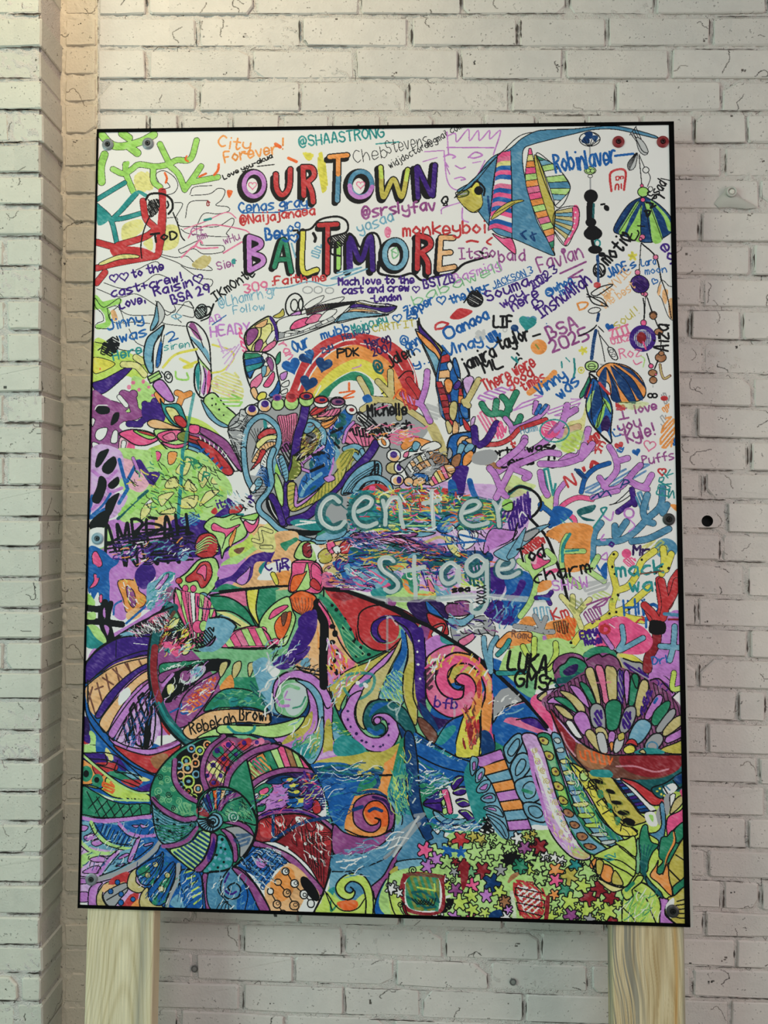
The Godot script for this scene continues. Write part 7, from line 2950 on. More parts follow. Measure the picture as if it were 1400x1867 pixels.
"""
o pli 3.3 1168 1499 1185 1481 1214 1473 1242 1473 1270 1479 1298 1507 1304 1542 1283 1598 1248 1560 1213 1523
o m 2.9 1211 1438 1207 1417 1215 1399 1236 1387 1261 1384 1285 1395 1299 1430 1312 1514 1270 1486 1221 1466
o m 2.9 1285 1395 1300 1377 1321 1367 1342 1367 1363 1376 1377 1400 1380 1428 1375 1512 1333 1513 1319 1471
o t 2.9 1366 1386 1391 1382 1416 1392 1440 1413 1446 1434 1439 1462 1417 1540 1382 1519 1376 1449
o l 2.9 1446 1431 1471 1430 1495 1444 1509 1468 1505 1496 1465 1560 1423 1546 1438 1490
o w 2.9 1508 1485 1533 1482 1530 1590 1457 1619 1487 1524
f mv 1215 1403 1239 1388 1271 1391 1250 1402 1225 1417 1225 1452 1211 1445
f g 1225 1417 1243 1406 1250 1395 1271 1395 1292 1412 1285 1430 1299 1451 1301 1507 1284 1479 1256 1466 1228 1445
f dv 1232 1431 1250 1416 1271 1412 1264 1434 1242 1441
z dt 8 8.8 -8 1221 1449 1271 1434 1299 1447 1270 1465 1228 1466
f g 1282 1391 1300 1373 1321 1367 1349 1369 1366 1383 1366 1397 1345 1383 1328 1383 1303 1394
f mv 1292 1398 1321 1387 1328 1394 1349 1385 1373 1400 1376 1418 1355 1415 1334 1418 1313 1415 1299 1415
f y 1373 1386 1402 1384 1426 1399 1440 1417 1412 1407 1384 1395
f gr 1377 1393 1401 1403 1426 1406 1443 1431 1439 1455 1411 1442 1384 1414
z v 5.1 7.3 30 1384 1407 1412 1414 1443 1434 1439 1445 1411 1431
f l 1450 1430 1474 1432 1502 1454 1505 1482 1488 1458 1460 1441
f m 1450 1448 1471 1444 1495 1461 1501 1496 1477 1490 1453 1469
c v 3.3 1460 1455 11 9.5
c v 3.3 1484 1465 10 9.5
d v 4.4 1453 1480 1473 1483 1494 1486 1445 1497
o t 2.6 1169 1499 1189 1481 1192 1488 1189 1505
s k 2.9 1189 1505 1214 1473 1249 1466
s k 3.7 1211 1435 1225 1417 1239 1409 1250 1395 1271 1397 1292 1412 1302 1451
s k 3.7 1292 1401 1307 1391 1324 1385 1331 1392 1349 1385 1370 1397 1380 1421
s k 3.7 1384 1395 1408 1403 1429 1406 1443 1427
s k 3.7 1450 1448 1471 1444 1488 1461 1505 1479
f mv 1178 1506 1221 1473 1285 1430 1341 1415 1390 1421 1446 1448 1508 1492 1532 1537 1530 1628 1338 1632 1269 1598 1220 1551
z k 2.2 9.5 78 1185 1509 1285 1437 1390 1428 1508 1496 1526 1624 1317 1629 1234 1557
o l 2.9 1192 1509 1207 1495 1228 1498 1242 1504 1256 1522 1269 1543 1241 1522 1220 1512
o g 2.9 1210 1498 1228 1494 1249 1504 1266 1529 1262 1532 1241 1519
o t 2.9 1224 1480 1249 1483 1273 1500 1287 1521 1283 1542 1270 1529 1249 1504
o t 2.9 1210 1516 1231 1519 1252 1536 1259 1550 1234 1543
o l 2.9 1249 1466 1270 1469 1288 1490 1298 1521 1284 1511 1270 1497
o g 2.9 1274 1458 1295 1465 1312 1500 1315 1514 1301 1507
o t 2.9 1288 1430 1306 1419 1316 1450 1326 1506 1319 1517 1309 1486
o p 2.9 1313 1419 1324 1413 1334 1422 1344 1478 1347 1510 1333 1506 1327 1471
o t 2.9 1338 1422 1352 1415 1364 1421 1369 1449 1365 1499 1347 1502
o gr 2.9 1369 1428 1380 1428 1383 1470 1379 1512 1368 1502
z v 4.4 6.6 70 1373 1428 1382 1428 1380 1505 1370 1499
o l 2.9 1385 1432 1392 1424 1399 1435 1397 1477 1391 1512 1386 1484
o g 2.9 1402 1442 1413 1431 1423 1441 1418 1480 1407 1512 1396 1512
o t 2.9 1425 1455 1439 1448 1446 1462 1438 1497 1420 1540 1410 1515
o g 2.9 1404 1438 1415 1433 1422 1445 1416 1470
z v 5.1 7.3 70 1438 1483 1453 1476 1434 1525 1424 1533
o l 2.9 1456 1497 1470 1483 1480 1489 1473 1511 1444 1546 1434 1539
s b 6.6 1459 1504 1466 1493
o g 2.9 1459 1525 1487 1500 1499 1503 1490 1528 1465 1560 1451 1553
o gr 2.9 1469 1556 1497 1521 1511 1520 1507 1538 1475 1577 1461 1574
o t 2.9 1479 1573 1507 1541 1532 1534 1531 1551 1503 1576 1482 1587
o l 2.9 1485 1590 1513 1573 1531 1565 1531 1583 1489 1604
o mu 2.9 1478 1615 1506 1604 1530 1596 1530 1628 1474 1625
o l 3.3 1257 1546 1270 1530 1287 1532 1297 1549 1301 1573 1283 1588 1266 1567
o gr 3.3 1298 1528 1308 1510 1326 1512 1336 1534 1336 1573 1315 1570 1304 1563
z v 5.9 8 60 1312 1531 1326 1527 1325 1566 1311 1563
o g 3.3 1338 1513 1354 1499 1372 1502 1378 1516 1374 1547 1364 1572 1343 1573 1338 1548
o gr 3.3 1382 1530 1392 1516 1410 1515 1413 1536 1399 1568 1381 1582 1371 1568
z v 5.9 8 60 1385 1533 1399 1529 1395 1568 1381 1565
o lb 3.3 1398 1578 1416 1550 1437 1546 1451 1560 1440 1584 1419 1606 1395 1599
o gr 3.3 1433 1609 1451 1584 1472 1580 1480 1594 1467 1615 1443 1623
o w 2.6 1238 1557 1252 1553 1269 1578 1279 1595 1262 1592
o t 2.6 1286 1584 1297 1573 1311 1584 1324 1615 1321 1629 1300 1608
o t 2.6 1311 1573 1325 1566 1339 1576 1342 1597 1318 1590
o lgr 2.6 1314 1587 1325 1580 1335 1587 1342 1628 1324 1629
o l 2.6 1344 1583 1353 1576 1362 1583 1356 1607 1349 1628 1344 1611
o o 2.2 1346 1607 1356 1604 1352 1628
o lgr 2.6 1360 1600 1374 1586 1384 1589 1377 1617 1363 1631 1356 1625
o mu 2.2 1367 1586 1381 1579 1384 1593 1370 1600
o r 2.6 1384 1610 1395 1596 1409 1597 1417 1613 1398 1606
o y 2.6 1380 1620 1394 1610 1408 1613 1408 1627 1387 1631
c sb 3.7 1452 1612 13 11
f te 1408 1630 1433 1616 1471 1619 1481 1629
o t 2.6 1419 1627 1429 1619 1436 1630
f br 1199 1530 1213 1551 1230 1585 1258 1602 1296 1622 1338 1635 1387 1634 1457 1633 1526 1635 1522 1659 1497 1680 1456 1692 1372 1694 1296 1681 1254 1644 1220 1589
f dr 1199 1526 1220 1554 1248 1588 1262 1606 1254 1634 1237 1617 1213 1572
f tb 1269 1609 1303 1626 1345 1635 1338 1663 1303 1671 1268 1647
z or 4.4 11 80 1275 1626 1324 1632 1352 1638 1345 1659 1282 1647
f dr 1373 1638 1457 1633 1526 1635 1519 1663 1491 1680 1442 1688 1386 1672
s k 3.3 1199 1530 1220 1579 1247 1627 1282 1668 1303 1685
s k 3.7 1203 1526 1230 1557 1262 1595 1303 1622 1345 1635 1422 1633 1530 1631
s pp:70 4.4 1227 1582 1240 1613 1261 1640
s pp:70 4.4 1362 1663 1408 1662 1456 1674 1491 1667
s p:60 4.4 1316 1457 1351 1455
f l 1450 1399 1472 1349 1491 1289 1530 1285 1530 1454 1509 1468 1492 1440 1453 1427
b r 18 1.5 1482 1200 1489 1236 1491 1264 1484 1292 / 1521 1200 1510 1235 1491 1264 / 1439 1261 1463 1286 1470 1307
b dr 22 1.5 1469 1328 1465 1356 1447 1392 1443 1420
f k 1452 1300 1480 1300 1491 1307 1487 1331 1455 1332
b lb 13 1.5 1513 1313 1511 1342 1507 1370 1499 1398 / 1476 1363 1528 1366
s sb 8.8 1488 1282 1530 1285
s dr 5.1 1498 1296 1529 1295
b yg 12 1.5 1509 1429 1505 1468 1533 1464
t b 3.7 1457 1409 22 -10 40|Drl
f hp 1336 1323 1350 1298 1386 1290 1413 1304 1441 1321 1458 1349 1447 1374 1419 1385 1377 1379 1342 1344
s w 2.2 1350 1309 1364 1319
b lb 12 1.5 1382 1315 1385 1351 1374 1375 1434 1343
b l 11 1.5 1332 1334 1356 1369
c r 7.3 1339 1323 11 9.5
""",
"""
q w,gw,lgr 3.3 22 44 -60 447 1416 516 1429 524 1486 510 1550 478 1537
q k,dg 2.9 14 22 -50 516 1414 589 1413 611 1449 560 1435
q w,lb,k 2.2 30 33 -50 487 1357 582 1377 575 1413 502 1429
q g,te,yg 2.6 40 22 -20 655 1569 721 1631 685 1653 649 1633
q mu,g,lb,w 2.9 40 33 -50 547 1571 612 1570 605 1655 555 1635
q y,w,p,lb 2.9 40 26 -60 644 1462 691 1440 756 1418 684 1483 655 1526
q te,yg,lb 2.2 60 15 50 770 1503 792 1453 824 1438 824 1519
q o,or,y,w,l 3.7 36 22 80 632 1355 684 1412 669 1440 637 1462
q w,m,dr 2.2 24 26 -40 666 1608 713 1621 713 1656 696 1660
q o,y,w,hp 4.4 40 22 -60 890 1408 948 1379 1019 1406 1047 1455 1033 1470 948 1407 912 1458
q w,lb,dt 2.6 44 29 -50 858 1600 954 1647 997 1667 961 1679 869 1632
q br,dr,o 3.7 30 22 80 983 1527 1026 1512 1018 1611 983 1619
q w,gr 2.9 20 26 -40 1061 1501 1118 1489 1107 1518 1065 1547
q w,lb,hp,dr 1.8 70 22 40 114 1352 173 1322 224 1296 203 1336 151 1352
q k,w 1.8 90 22 40 121 1348 173 1326 220 1300 195 1340 151 1352
q k,y,r,lb,w,hp 2.2 90 18 -40 203 1336 269 1324 285 1389 248 1412 204 1398
q w,l,k 1.8 40 26 -50 213 1495 300 1425 352 1421 294 1476 228 1527
q r,o,m,w 2.6 50 22 -30 258 1541 301 1483 345 1460 331 1504 288 1548
q k,b,m 2.2 50 33 -70 97 1609 140 1536 176 1499 199 1542 179 1632 127 1637
q te,lg,dt 2.6 40 26 -10 324 1540 367 1496 441 1498 470 1530 405 1535
q w,g 2.2 26 18 -10 205 1441 249 1426 330 1418 249 1437
q k,dv,v 2.9 70 40 -10 48 1110 145 1094 272 1093 280 1152 162 1168 64 1154
q w,lb,te,o 2.9 36 22 -30 64 1132 160 1109 272 1108 266 1152 124 1168
f pl 291 878 321 893 374 952 382 989 360 982 337 952 306 908
q w,gr,lb,k 2.6 40 15 40 367 982 419 981 434 1025 405 1033 367 1011
q yg,y,g,lime 2.9 60 22 30 127 924 306 893 359 960 308 1034 197 1042 129 1050
q k 1.8 60 29 40 127 924 306 893 359 960 308 1034 197 1042 129 1050
q te,lb,w 2.6 50 22 -40 163 1219 229 1196 223 1269 171 1285
q o,w,y 2.2 30 18 60 88 1220 133 1216 156 1270 112 1293
q w,k,gr 1.8 40 22 20 369 809 409 779 410 861 392 884
q k,db,w 1.8 60 15 60 673 764 681 815 651 890 586 964 564 971 589 897 622 838
q k,br,w 1.8 50 18 -40 570 823 607 801 614 853 563 912 545 920
q w,hp,pp,o 2.9 40 26 -10 717 808 842 800 857 837 791 852
q w,gr,k 1.8 60 18 -20 857 874 937 873 966 932 864 954
""",
"""
f dv 433 1782 512 1692 591 1690 628 1756 621 1791 542 1786 470 1795
R hp,w,or,pl,hp,o,g,pl,hp,tb,pl,hp,pl,hp,or 2.6 13 382 1727 406 1677 453 1644 504 1628 555 1648 591 1683 / 426 1754 454 1721 497 1699 548 1691 591 1687 606 1697
z tb 4.4 8.8 40 425 1701 461 1679 479 1707 454 1721
z g 4.4 8.8 40 446 1669 479 1661 487 1692 454 1697
o m 3.3 371 1727 381 1698 406 1669 453 1644 504 1623 518 1624 511 1635 468 1650 428 1676 403 1708 393 1737 375 1737
o m 3.3 422 1747 447 1718 487 1696 534 1684 591 1687 609 1700 584 1697 534 1698 490 1710 454 1732 433 1757
f l 440 1775 462 1746 498 1724 527 1720 534 1772 498 1794 455 1802
o g 2.6 433 1761 462 1732 487 1724 498 1738 487 1756 462 1771 448 1781
o hp 1.8 462 1746 483 1735 487 1745 469 1756
o w 1.8 437 1768 455 1750 462 1756 444 1775
o g 2.6 448 1796 469 1777 480 1781 473 1795
o db 2.2 480 1724 512 1706 541 1705 556 1719 534 1723 505 1727
o b 2.6 519 1713 548 1709 563 1715 545 1723 527 1723
o b 2.6 523 1727 552 1723 566 1729 548 1737 530 1737
o db 2.6 530 1744 559 1740 574 1747 559 1758 538 1755
o b 2.6 531 1765 563 1758 585 1764 574 1782 542 1783
e y 541 1715 8.8 4.4 -10
e y 548 1729 8.8 4.4 -10
e y 558 1745 8 4.4 -10
e y 572 1766 10 5.9 -10
f v 563 1708 584 1722 592 1750 613 1756 628 1742 613 1718 591 1701
z r 5.1 8.8 70 577 1701 599 1704 599 1718 577 1719
f v 577 1757 592 1743 599 1771 592 1788 578 1785
o r 2.2 603 1764 617 1770 621 1791 607 1799 599 1788
s v 5.9 577 1694 592 1722 621 1749
s hp 4.4 592 1715 620 1735
i l 3.7 5 491 1752 512 1745 534 1737 / 495 1780 516 1776 538 1769
r w 2.2 6 610 1760 624 1777 628 1798 / 624 1760 639 1777 639 1798
o m 3.3 455 1813 484 1795 520 1787 563 1786 607 1799 650 1825 650 1839 614 1812 571 1799 520 1801 481 1809 463 1823
s v 4.4 470 1806 513 1792 563 1793 607 1806
o dr 2.9 463 1820 499 1808 549 1800 592 1806 635 1829 650 1846 650 1874 643 1927 629 1982 593 1931 550 1894 506 1871 456 1869
f r 470 1823 513 1811 535 1828 514 1857 470 1858
f r 564 1863 614 1840 646 1847 643 1874 593 1876
f w 556 1807 585 1810 578 1827 564 1828
f w 607 1820 628 1830 621 1840 610 1833
i k 2.2 6 481 1816 506 1843 492 1868 / 585 1810 564 1828 506 1871
i k 2.2 6 571 1834 579 1883 593 1925 / 628 1854 629 1917 629 1972
i k 2.2 4 586 1862 614 1847 646 1843 / 586 1876 614 1868 646 1860
d w 3.7 582 1873 607 1910 593 1904 535 1884 517 1829 564 1814 622 1892
s w 3.7 600 1903 611 1917
c k 2.2 596 1827 13 15
s db 8 499 1805 499 1854
s db 8 496 1868 535 1842 578 1820 646 1805
f b 445 1883 507 1882 536 1919 507 1941 490 1973 479 1987 450 1956 410 1930
r k 2.2 9 417 1922 453 1956 479 1987 / 460 1883 507 1892 536 1919
f l 457 1914 485 1914 478 1935 460 1932
c db 2.9 489 1913 7.3 7.3
c db 2.9 529 1923 5.9 5.9
c db 2.9 475 1983 5.9 5.9
d lb 2.9 449 1908 471 1921 493 1931 507 1913 475 1949
o m 3.3 452 1869 499 1882 550 1905 593 1945 629 1986 619 2000 586 1959 543 1922 500 1892 449 1883
f pe 536 1923 572 1939 601 1973 619 2000 601 2046 501 2049 479 1990 500 1962
f o 493 1976 529 1933 554 1946 551 1992 519 2017
f w 586 1966 615 1997 601 2042 566 2043 580 2008
f k 572 1956 586 1956 608 1980 619 2004 612 2014 594 2004 572 1974
s k 2.6 532 1940 554 1974 579 1998 601 2021
s k 2.6 507 1965 536 1996 555 2026 569 2047
s k 2.6 490 1987 512 2024 526 2044
E w 2.9 532 1943 8.8 8.8
E w 2.9 555 1972 10 9.5
E w 2.9 579 1998 10 11
E w 2.9 597 2020 8.8 10
E pe 2.9 513 1970 8.8 8
E pe 2.9 536 1996 9.5 9.5
E pe 2.9 555 2026 12 11
E w 2.9 494 1993 8 8
E pe 2.9 511 2024 10 9.5
E pe 2.9 526 2045 8.8 6.6
c k 1.8 534 1942 3.7 3.7
c k 1.8 558 1971 4.4 3.7
c k 1.8 581 1999 4.4 4.4
c k 1.8 538 1994 3.7 3.7
c k 1.8 558 2024 5.1 4.4
c k 1.8 513 2022 4.4 3.7
o m 3.3 396 1940 421 1940 457 1977 487 2025 494 2049 469 2050 443 2002
s k 5.1 504 1625 548 1642 591 1679 628 1742 650 1818 654 1853 650 1916 629 1989 601 2049
s k 3.3 358 1607 431 1605 482 1622 518 1628
f b 598 1679 634 1664 685 1670 757 1676 721 1715 707 1751 685 1797 678 1825 653 1818 635 1756 613 1707
z db 8 15 2 606 1683 685 1674 771 1686 764 1704 685 1705 620 1703
z dt 5.9 18 6 598 1672 685 1677 764 1669 771 1700 627 1693
z b 8.8 12 60 635 1742 707 1733 685 1797 657 1818
f mu 606 1669 663 1653 735 1641 774 1640 821 1618 800 1654 757 1679 721 1684 678 1670
z mu 6.6 11 -20 714 1687 757 1676 778 1658 735 1701
s l 3.7 620 1661 667 1650
f te 652 1622 684 1600 735 1638 663 1653
f o 785 1679 821 1625 807 1668 793 1745 767 1739 775 1700
f g 824 1607 839 1618 846 1681 842 1744 850 1793 828 1772 793 1745 803 1685
f lg 807 1710 832 1692 832 1716 807 1724
s k 5.1 714 1700 825 1697
s db 9.5 760 1697 767 1718 753 1735
f o 703 1758 721 1740 757 1732 796 1748 793 1829 743 1851 682 1835
s db 8.8 707 1747 757 1739 785 1752
f or 739 1767 778 1756 793 1780 789 1822 757 1823 732 1795
o m 3.3 702 1796 707 1768 732 1750 764 1746 793 1759 807 1790 803 1825 786 1843 793 1815 789 1784 768 1763 743 1767 728 1789 732 1809 746 1823 764 1819 768 1809 757 1805 771 1808 771 1826 754 1840 729 1837 707 1821
s dv 7.3 753 1753 785 1763 800 1794
s db 9.5 703 1786 725 1778
s db 8 743 1788 757 1781 775 1787
o lb 2.9 789 1756 814 1772 828 1804 818 1835 803 1849 807 1821 807 1787
f lg 810 1794 825 1800 814 1821
o m 3.3 653 1825 679 1842 721 1853 764 1850 800 1836 786 1860 750 1886 707 1897 654 1895
s k 3.3 682 1835 721 1850 764 1850 803 1829
f sb 654 1899 707 1901 750 1886 789 1860 807 1835 832 1821 828 1876 793 1926 743 1962 708 1939 650 1937
f lb 650 1940 686 1943 658 1978 644 1982
s w 3.7 661 1916 697 1911 736 1900
s k 3.3 650 1940 700 1937 750 1920 793 1898 814 1870
o m 3.3 747 1976 779 1947 803 1905 828 1876 793 1950 765 2003 758 2003 754 1986
o b 3.3 761 2006 789 1954 793 2009 804 2046 761 2044
f te 640 1986 658 1978 651 1999
f yg 622 2017 637 1989 662 2006 694 2019 726 1994 733 1997 736 2041 616 2045
f or 662 2016 708 2008 715 2025 687 2036
s g 4.4 647 2013 648 2037 662 2023
s k 2.9 637 1993 662 2026 687 2036 715 2028 733 2004
o yg 3.7 661 1971 676 1953 700 1942 729 1948 747 1972 754 2003 752 2046 736 2047 736 2010 729 1980 715 1966 697 1963 683 1977 686 1988 697 1991 704 1984 697 1977 708 1987 704 2001 690 2008 672 2002 661 1988
s k 2.9 633 1989 651 2034
""",
"""
f v 2 1660 62 1663 66 1684 18 1685
f r 36 1685 88 1684 92 1701 59 1706
f g 74 1705 122 1706 144 1722 96 1723
f r 104 1726 159 1725 152 1739 130 1743
f v 91 1662 121 1701 107 1701 84 1677
f py 151 1714 181 1724 159 1728
f v 155 1743 188 1731 189 1756 145 1750
f lb 118 1701 147 1711 148 1721 122 1718
f b 42 1627 61 1634 58 1659 39 1656
f v 1 1625 9 1614 20 1614 20 1635
i k 2.9 3 2 1660 84 1662 159 1718 / 33 1699 96 1723 152 1743
s k 2.9 62 1663 66 1688 36 1687
s k 2.9 95 1676 88 1705 122 1708 151 1714
o o 2.6 -1 1678 21 1685 59 1706 96 1730 85 1730 41 1735 1 1736
o r 2.2 29 1688 44 1699 63 1706 48 1720 33 1706
e g 13 1712 17 20
e k 13 1712 7.3 8.8
e g 43 1729 15 17
e k 41 1727 6.6 7.3
o yg 2.9 1 1739 41 1745 86 1769 130 1772 182 1774 174 1760 134 1750 97 1737 67 1720 63 1734 49 1749
z or 5.9 7.3 20 56 1734 82 1734 86 1755 68 1759
z yg 3.7 7.3 50 86 1755 130 1761 174 1770 123 1775
s pl 5.9 2 1664 40 1695 93 1733 141 1754 181 1756
s k 2.6 2 1659 44 1692 96 1730 145 1752 181 1753
s pl 5.1 1 1743 49 1763 97 1776 178 1776
f w 42 1763 86 1776 72 1784 50 1777
o g 2.9 1 1746 34 1756 72 1776 116 1786 178 1785 182 1809 124 1825 51 1823 -1 1814
r k 2.6 6 16 1757 72 1780 182 1788 / 51 1820 102 1825 183 1813
r k 2.6 5 49 1770 98 1787 160 1789 / 21 1799 65 1823 124 1825
s l 10 3 1823 51 1830 106 1825 183 1816
s k 2.9 -1 1814 51 1821 106 1820 182 1809
s k 2.9 -1 1831 51 1838 110 1832 183 1823
f lb -1 1835 51 1837 99 1833 183 1823 198 1865 155 1887 89 1903 1 1885
f b 33 1841 99 1840 133 1874 126 1895 74 1890 48 1862
f b 106 1836 179 1823 191 1858 147 1867 121 1853
r lb 3.3 6 66 1840 99 1861 136 1874 / 59 1858 89 1882 126 1895
r k 2.2 8 62 1837 103 1857 140 1870 / 55 1858 85 1882 126 1895
o l 2.2 135 1839 154 1838 147 1845
o l 2.2 157 1835 176 1841 161 1845
o l 2.2 0 1842 22 1845 15 1856 0 1856
o l 2.2 11 1870 37 1862 48 1873 19 1881
o l 2.2 30 1884 52 1876 60 1886 41 1894
s pl 9.5 29 1834 44 1862 74 1886 107 1896 137 1899
s k 2.6 25 1838 41 1866 71 1890 137 1906
s k 2.6 36 1834 52 1858 78 1881 137 1890
s l 8.8 102 1836 125 1857 162 1866 194 1862
s k 2.6 99 1840 125 1864 162 1873 198 1867
s pl 8.8 1 1881 31 1905 67 1911 100 1907
s k 2.6 1 1892 31 1912 68 1918 90 1914
f pl 2 1920 31 1908 53 1915 24 1933 2 1951
o l 2.2 27 1926 53 1918 75 1925 68 1932 39 1933
o l 2.2 10 1958 39 1943 57 1946 50 1961 17 1962
s k 2.6 -1 1969 25 1972
o l 2.2 -1 1976 21 1976 25 1986 0 1988
o l 2.2 0 2011 26 2010 26 2031 1 2032
f lb 58 1964 100 1910 137 1895 158 1870 184 1880 206 1883 185 1911 134 1941
f b 137 1916 158 1873 198 1869 206 1883 177 1915 137 1930
o l 2.6 126 1927 147 1874 158 1873 137 1930
o l 2.2 166 1887 188 1880 191 1883 173 1891
o l 2.2 101 1921 122 1909 130 1913 108 1924
o l 2.2 94 1942 119 1934 112 1941
s l 8 54 1964 75 1932 100 1907
s k 2.6 47 1961 68 1929 97 1903
s k 2.6 61 1964 83 1935 104 1910
s gr 12 51 1975 102 1959 156 1930 192 1901 209 1879
s k 2.9 54 1968 101 1949 152 1919 191 1887
s k 2.9 55 1983 109 1966 163 1936 199 1907 210 1886
o l 2.9 26 2031 29 2000 47 1985 62 1985 51 2003 52 2045 30 2045
o t 2.9 52 2045 48 2017 66 1988 84 1981 66 2002 63 2023 74 2044
f r 84 1974 127 1955 135 1986 106 1987 91 1995 80 1988
f pe 66 1988 91 1988 120 1980 84 2005 62 2006
o gr 2.6 66 2013 99 1991 124 1983 128 2000 110 2022 93 2043 74 2037
s k 2.6 74 2027 106 2008 128 1994
f r 121 2029 136 2011 157 2007 144 2042 111 2043
f o 136 2042 158 2021 162 2041
E b 1.8 101 1982 6.6 6.6
E b 1.8 84 2005 6.6 6.6
E b 1.8 111 2011 6.6 6.6
E b 1.8 111 2032 7.3 7.3
E b 1.8 142 2023 5.9 5.9
o t 2.9 126 1987 134 1958 152 1947 149 1979 172 1996 157 2007 135 2000
o t 2.9 161 2014 179 1992 187 2020 216 2036 216 2043 165 2045
o b 2.9 149 1951 174 1929 206 1914 217 1903 218 1928 207 1963 186 1985 164 1985 153 1968
o b 2.9 181 2002 200 1977 222 1949 243 1927 251 1948 244 1990 230 2022 209 2037 187 2027
f g 153 1951 178 1936 186 1964 164 1964
f g 186 1981 207 1949 214 1928 200 1956 193 1985
f g 208 1984 236 1955 243 1934 233 1983 216 2005
f g 191 2030 205 2005 202 2033
i k 2.2 3 153 1965 178 1950 214 1910 / 179 1985 200 1960 218 1921
i k 2.2 3 187 2016 215 1981 247 1934 / 220 2033 234 2004 251 1955
E t 1.8 198 1935 7.3 6.6
E t 1.8 179 1962 7.3 7.3
E t 1.8 230 1961 7.3 6.6
E t 1.8 214 1995 8 7.3
s gr 11 258 1934 255 1969 244 2001 231 2039
s k 2.9 250 1931 249 1969 237 2001 223 2040
s k 2.9 265 1937 262 1972 252 2004 238 2043
o b 2.9 265 1948 291 1947 316 1960 321 2044 300 2044 274 2010 262 1979
r yg 4.4 5 273 1954 291 1992 299 2030 / 294 1947 309 1981 317 2016
f b 245 2008 262 1993 296 2044 238 2046
f lb 238 2032 259 2007 274 2045
o m 2.9 320 1957 334 1956 347 2046 332 2047 324 1995
o sb 2.9 334 1956 374 1945 406 1940 454 1984 465 2043 347 2046
f b 418 1985 443 1981 465 2039 411 2044
s k 3.7 385 1944 371 1966 367 1994 386 2014 411 2010 418 1989 403 1975 385 1986 393 1996
s v 5.1 388 1951 378 1972 378 1993 393 2003 407 1996
s k 2.6 367 1959 360 1994 382 2021
i k 2.2 4 354 2046 368 2025 386 2021 / 401 2045 393 2031 386 2028
s k 2.6 417 1957 436 1999 429 2044
o m 3.3 396 1940 417 1943 454 1977 490 2032 490 2042 469 2043 439 1988
o g 4.4 186 1788 181 1753 192 1717 213 1684 245 1652 282 1629 318 1614 362 1610 406 1616 432 1676 455 1781 459 1830 449 1873 424 1915 388 1941 349 1949 309 1945 265 1927 228 1896 198 1855
f g 185 1763 195 1717 217 1688 238 1673 239 1716 258 1758 288 1775 306 1778 299 1813 263 1821 226 1808 197 1781
u lg 2.6 203 1752 12 225 1723 10 211 1773 8 229 1773 11 255 1776 9.5 240 1744 8 277 1786 11 248 1800 8 217 1695 8.8 232 1698 6.6 210 1731 5.9 288 1807 7.3 266 1807 5.9
u k 1.8 206 1717 8.8 229 1759 8.8 200 1766 6.6 241 1794 7.3
z lg 3.7 7.3 60 255 1786 281 1779 285 1800 266 1807
f k 246 1666 289 1633 318 1618 333 1628 315 1671 309 1714 317 1749 299 1775 273 1761 250 1726
c yg 4.4 308 1647 10 10
c pe 4 327 1632 8.8 8.8
c lb 4.4 286 1642 8.8 8.8
c yg 4.4 273 1674 11 11
c pe 4 297 1679 9.5 9.5
c pe 4.8 277 1692 12 12
c lb 4 255 1685 8 8
c yg 4.8 280 1725 14 14
c pe 4 259 1710 8.8 8.8
c lb 4 299 1707 8 8
c pe 4 305 1743 9.5 9.5
c yg 4 280 1750 10 10
c lb 3.7 261 1733 5.9 5.9
c pe 3.3 297 1661 6.6 6.6
c yg 3.3 295 1764 7.3 6.6
d lb 5.1 277 1692 280 1725 273 1674 308 1647 305 1743
d or 3.3 286 1642 297 1679 280 1750 327 1632
s m 12 244 1673 243 1712 254 1740 277 1761 299 1775
s k 2.9 237 1673 236 1716 249 1746 273 1768 302 1781
s k 2.9 251 1673 250 1708 261 1733 284 1754 306 1767
f mv 324 1742 316 1707 323 1668 344 1639 376 1613 431 1616 486 1618 486 1632 442 1647 410 1669 385 1702 375 1734
f hp 362 1631 384 1620 399 1627 388 1645
f r 406 1627 435 1612 442 1626 421 1644
f p 439 1626 467 1611 475 1622 457 1633
f g 340 1650 362 1635 370 1652 352 1664
f r 352 1671 373 1652 388 1663 374 1684
f g 381 1659 399 1641 421 1651 406 1669 396 1673
f py 326 1689 344 1671 363 1688 345 1706
f r 370 1688 381 1677 392 1691 378 1705
f p 316 1710 330 1699 341 1713 327 1724
f py 349 1710 363 1695 381 1712 367 1727
f dr 334 1731 345 1717 360 1731 345 1738
d v 6.2 382 1631 422 1625 455 1623 353 1646 370 1667 401 1655 343 1683 381 1691 327 1710 363 1709 345 1727
i k 2.2 4 326 1671 363 1699 385 1712 / 384 1620 413 1648 428 1655
i k 2.2 4 320 1725 348 1678 395 1627 / 375 1734 406 1669 464 1629
s m 12 369 1610 337 1635 319 1671 316 1710 327 1746
s k 2.9 362 1610 329 1636 312 1672 309 1714 320 1749
s k 2.9 380 1610 344 1639 326 1675 323 1710 335 1742
s m 12 486 1632 446 1647 410 1673 385 1705 376 1737
s k 2.9 486 1625 442 1640 403 1666 378 1698 369 1738
s k 2.9 486 1643 446 1656 414 1680 392 1709 384 1737
o lb 3.3 186 1781 197 1795 230 1815 267 1825 299 1820 307 1841 282 1867 250 1885 217 1882 198 1855
i dt 2.6 8 190 1795 234 1822 303 1827 / 206 1872 250 1881 300 1848
d k 4.4 201 1823 219 1808 245 1836 234 1850 267 1842 289 1835 220 1872 231 1864 264 1863
z g 2.9 6.6 6 198 1837 242 1843 292 1835 249 1878 217 1872
s m 11 189 1770 211 1794 241 1811 270 1821 299 1817
s k 2.9 187 1767 211 1787 241 1804 270 1814 299 1810
s k 2.9 187 1781 212 1803 241 1820 270 1829 303 1824
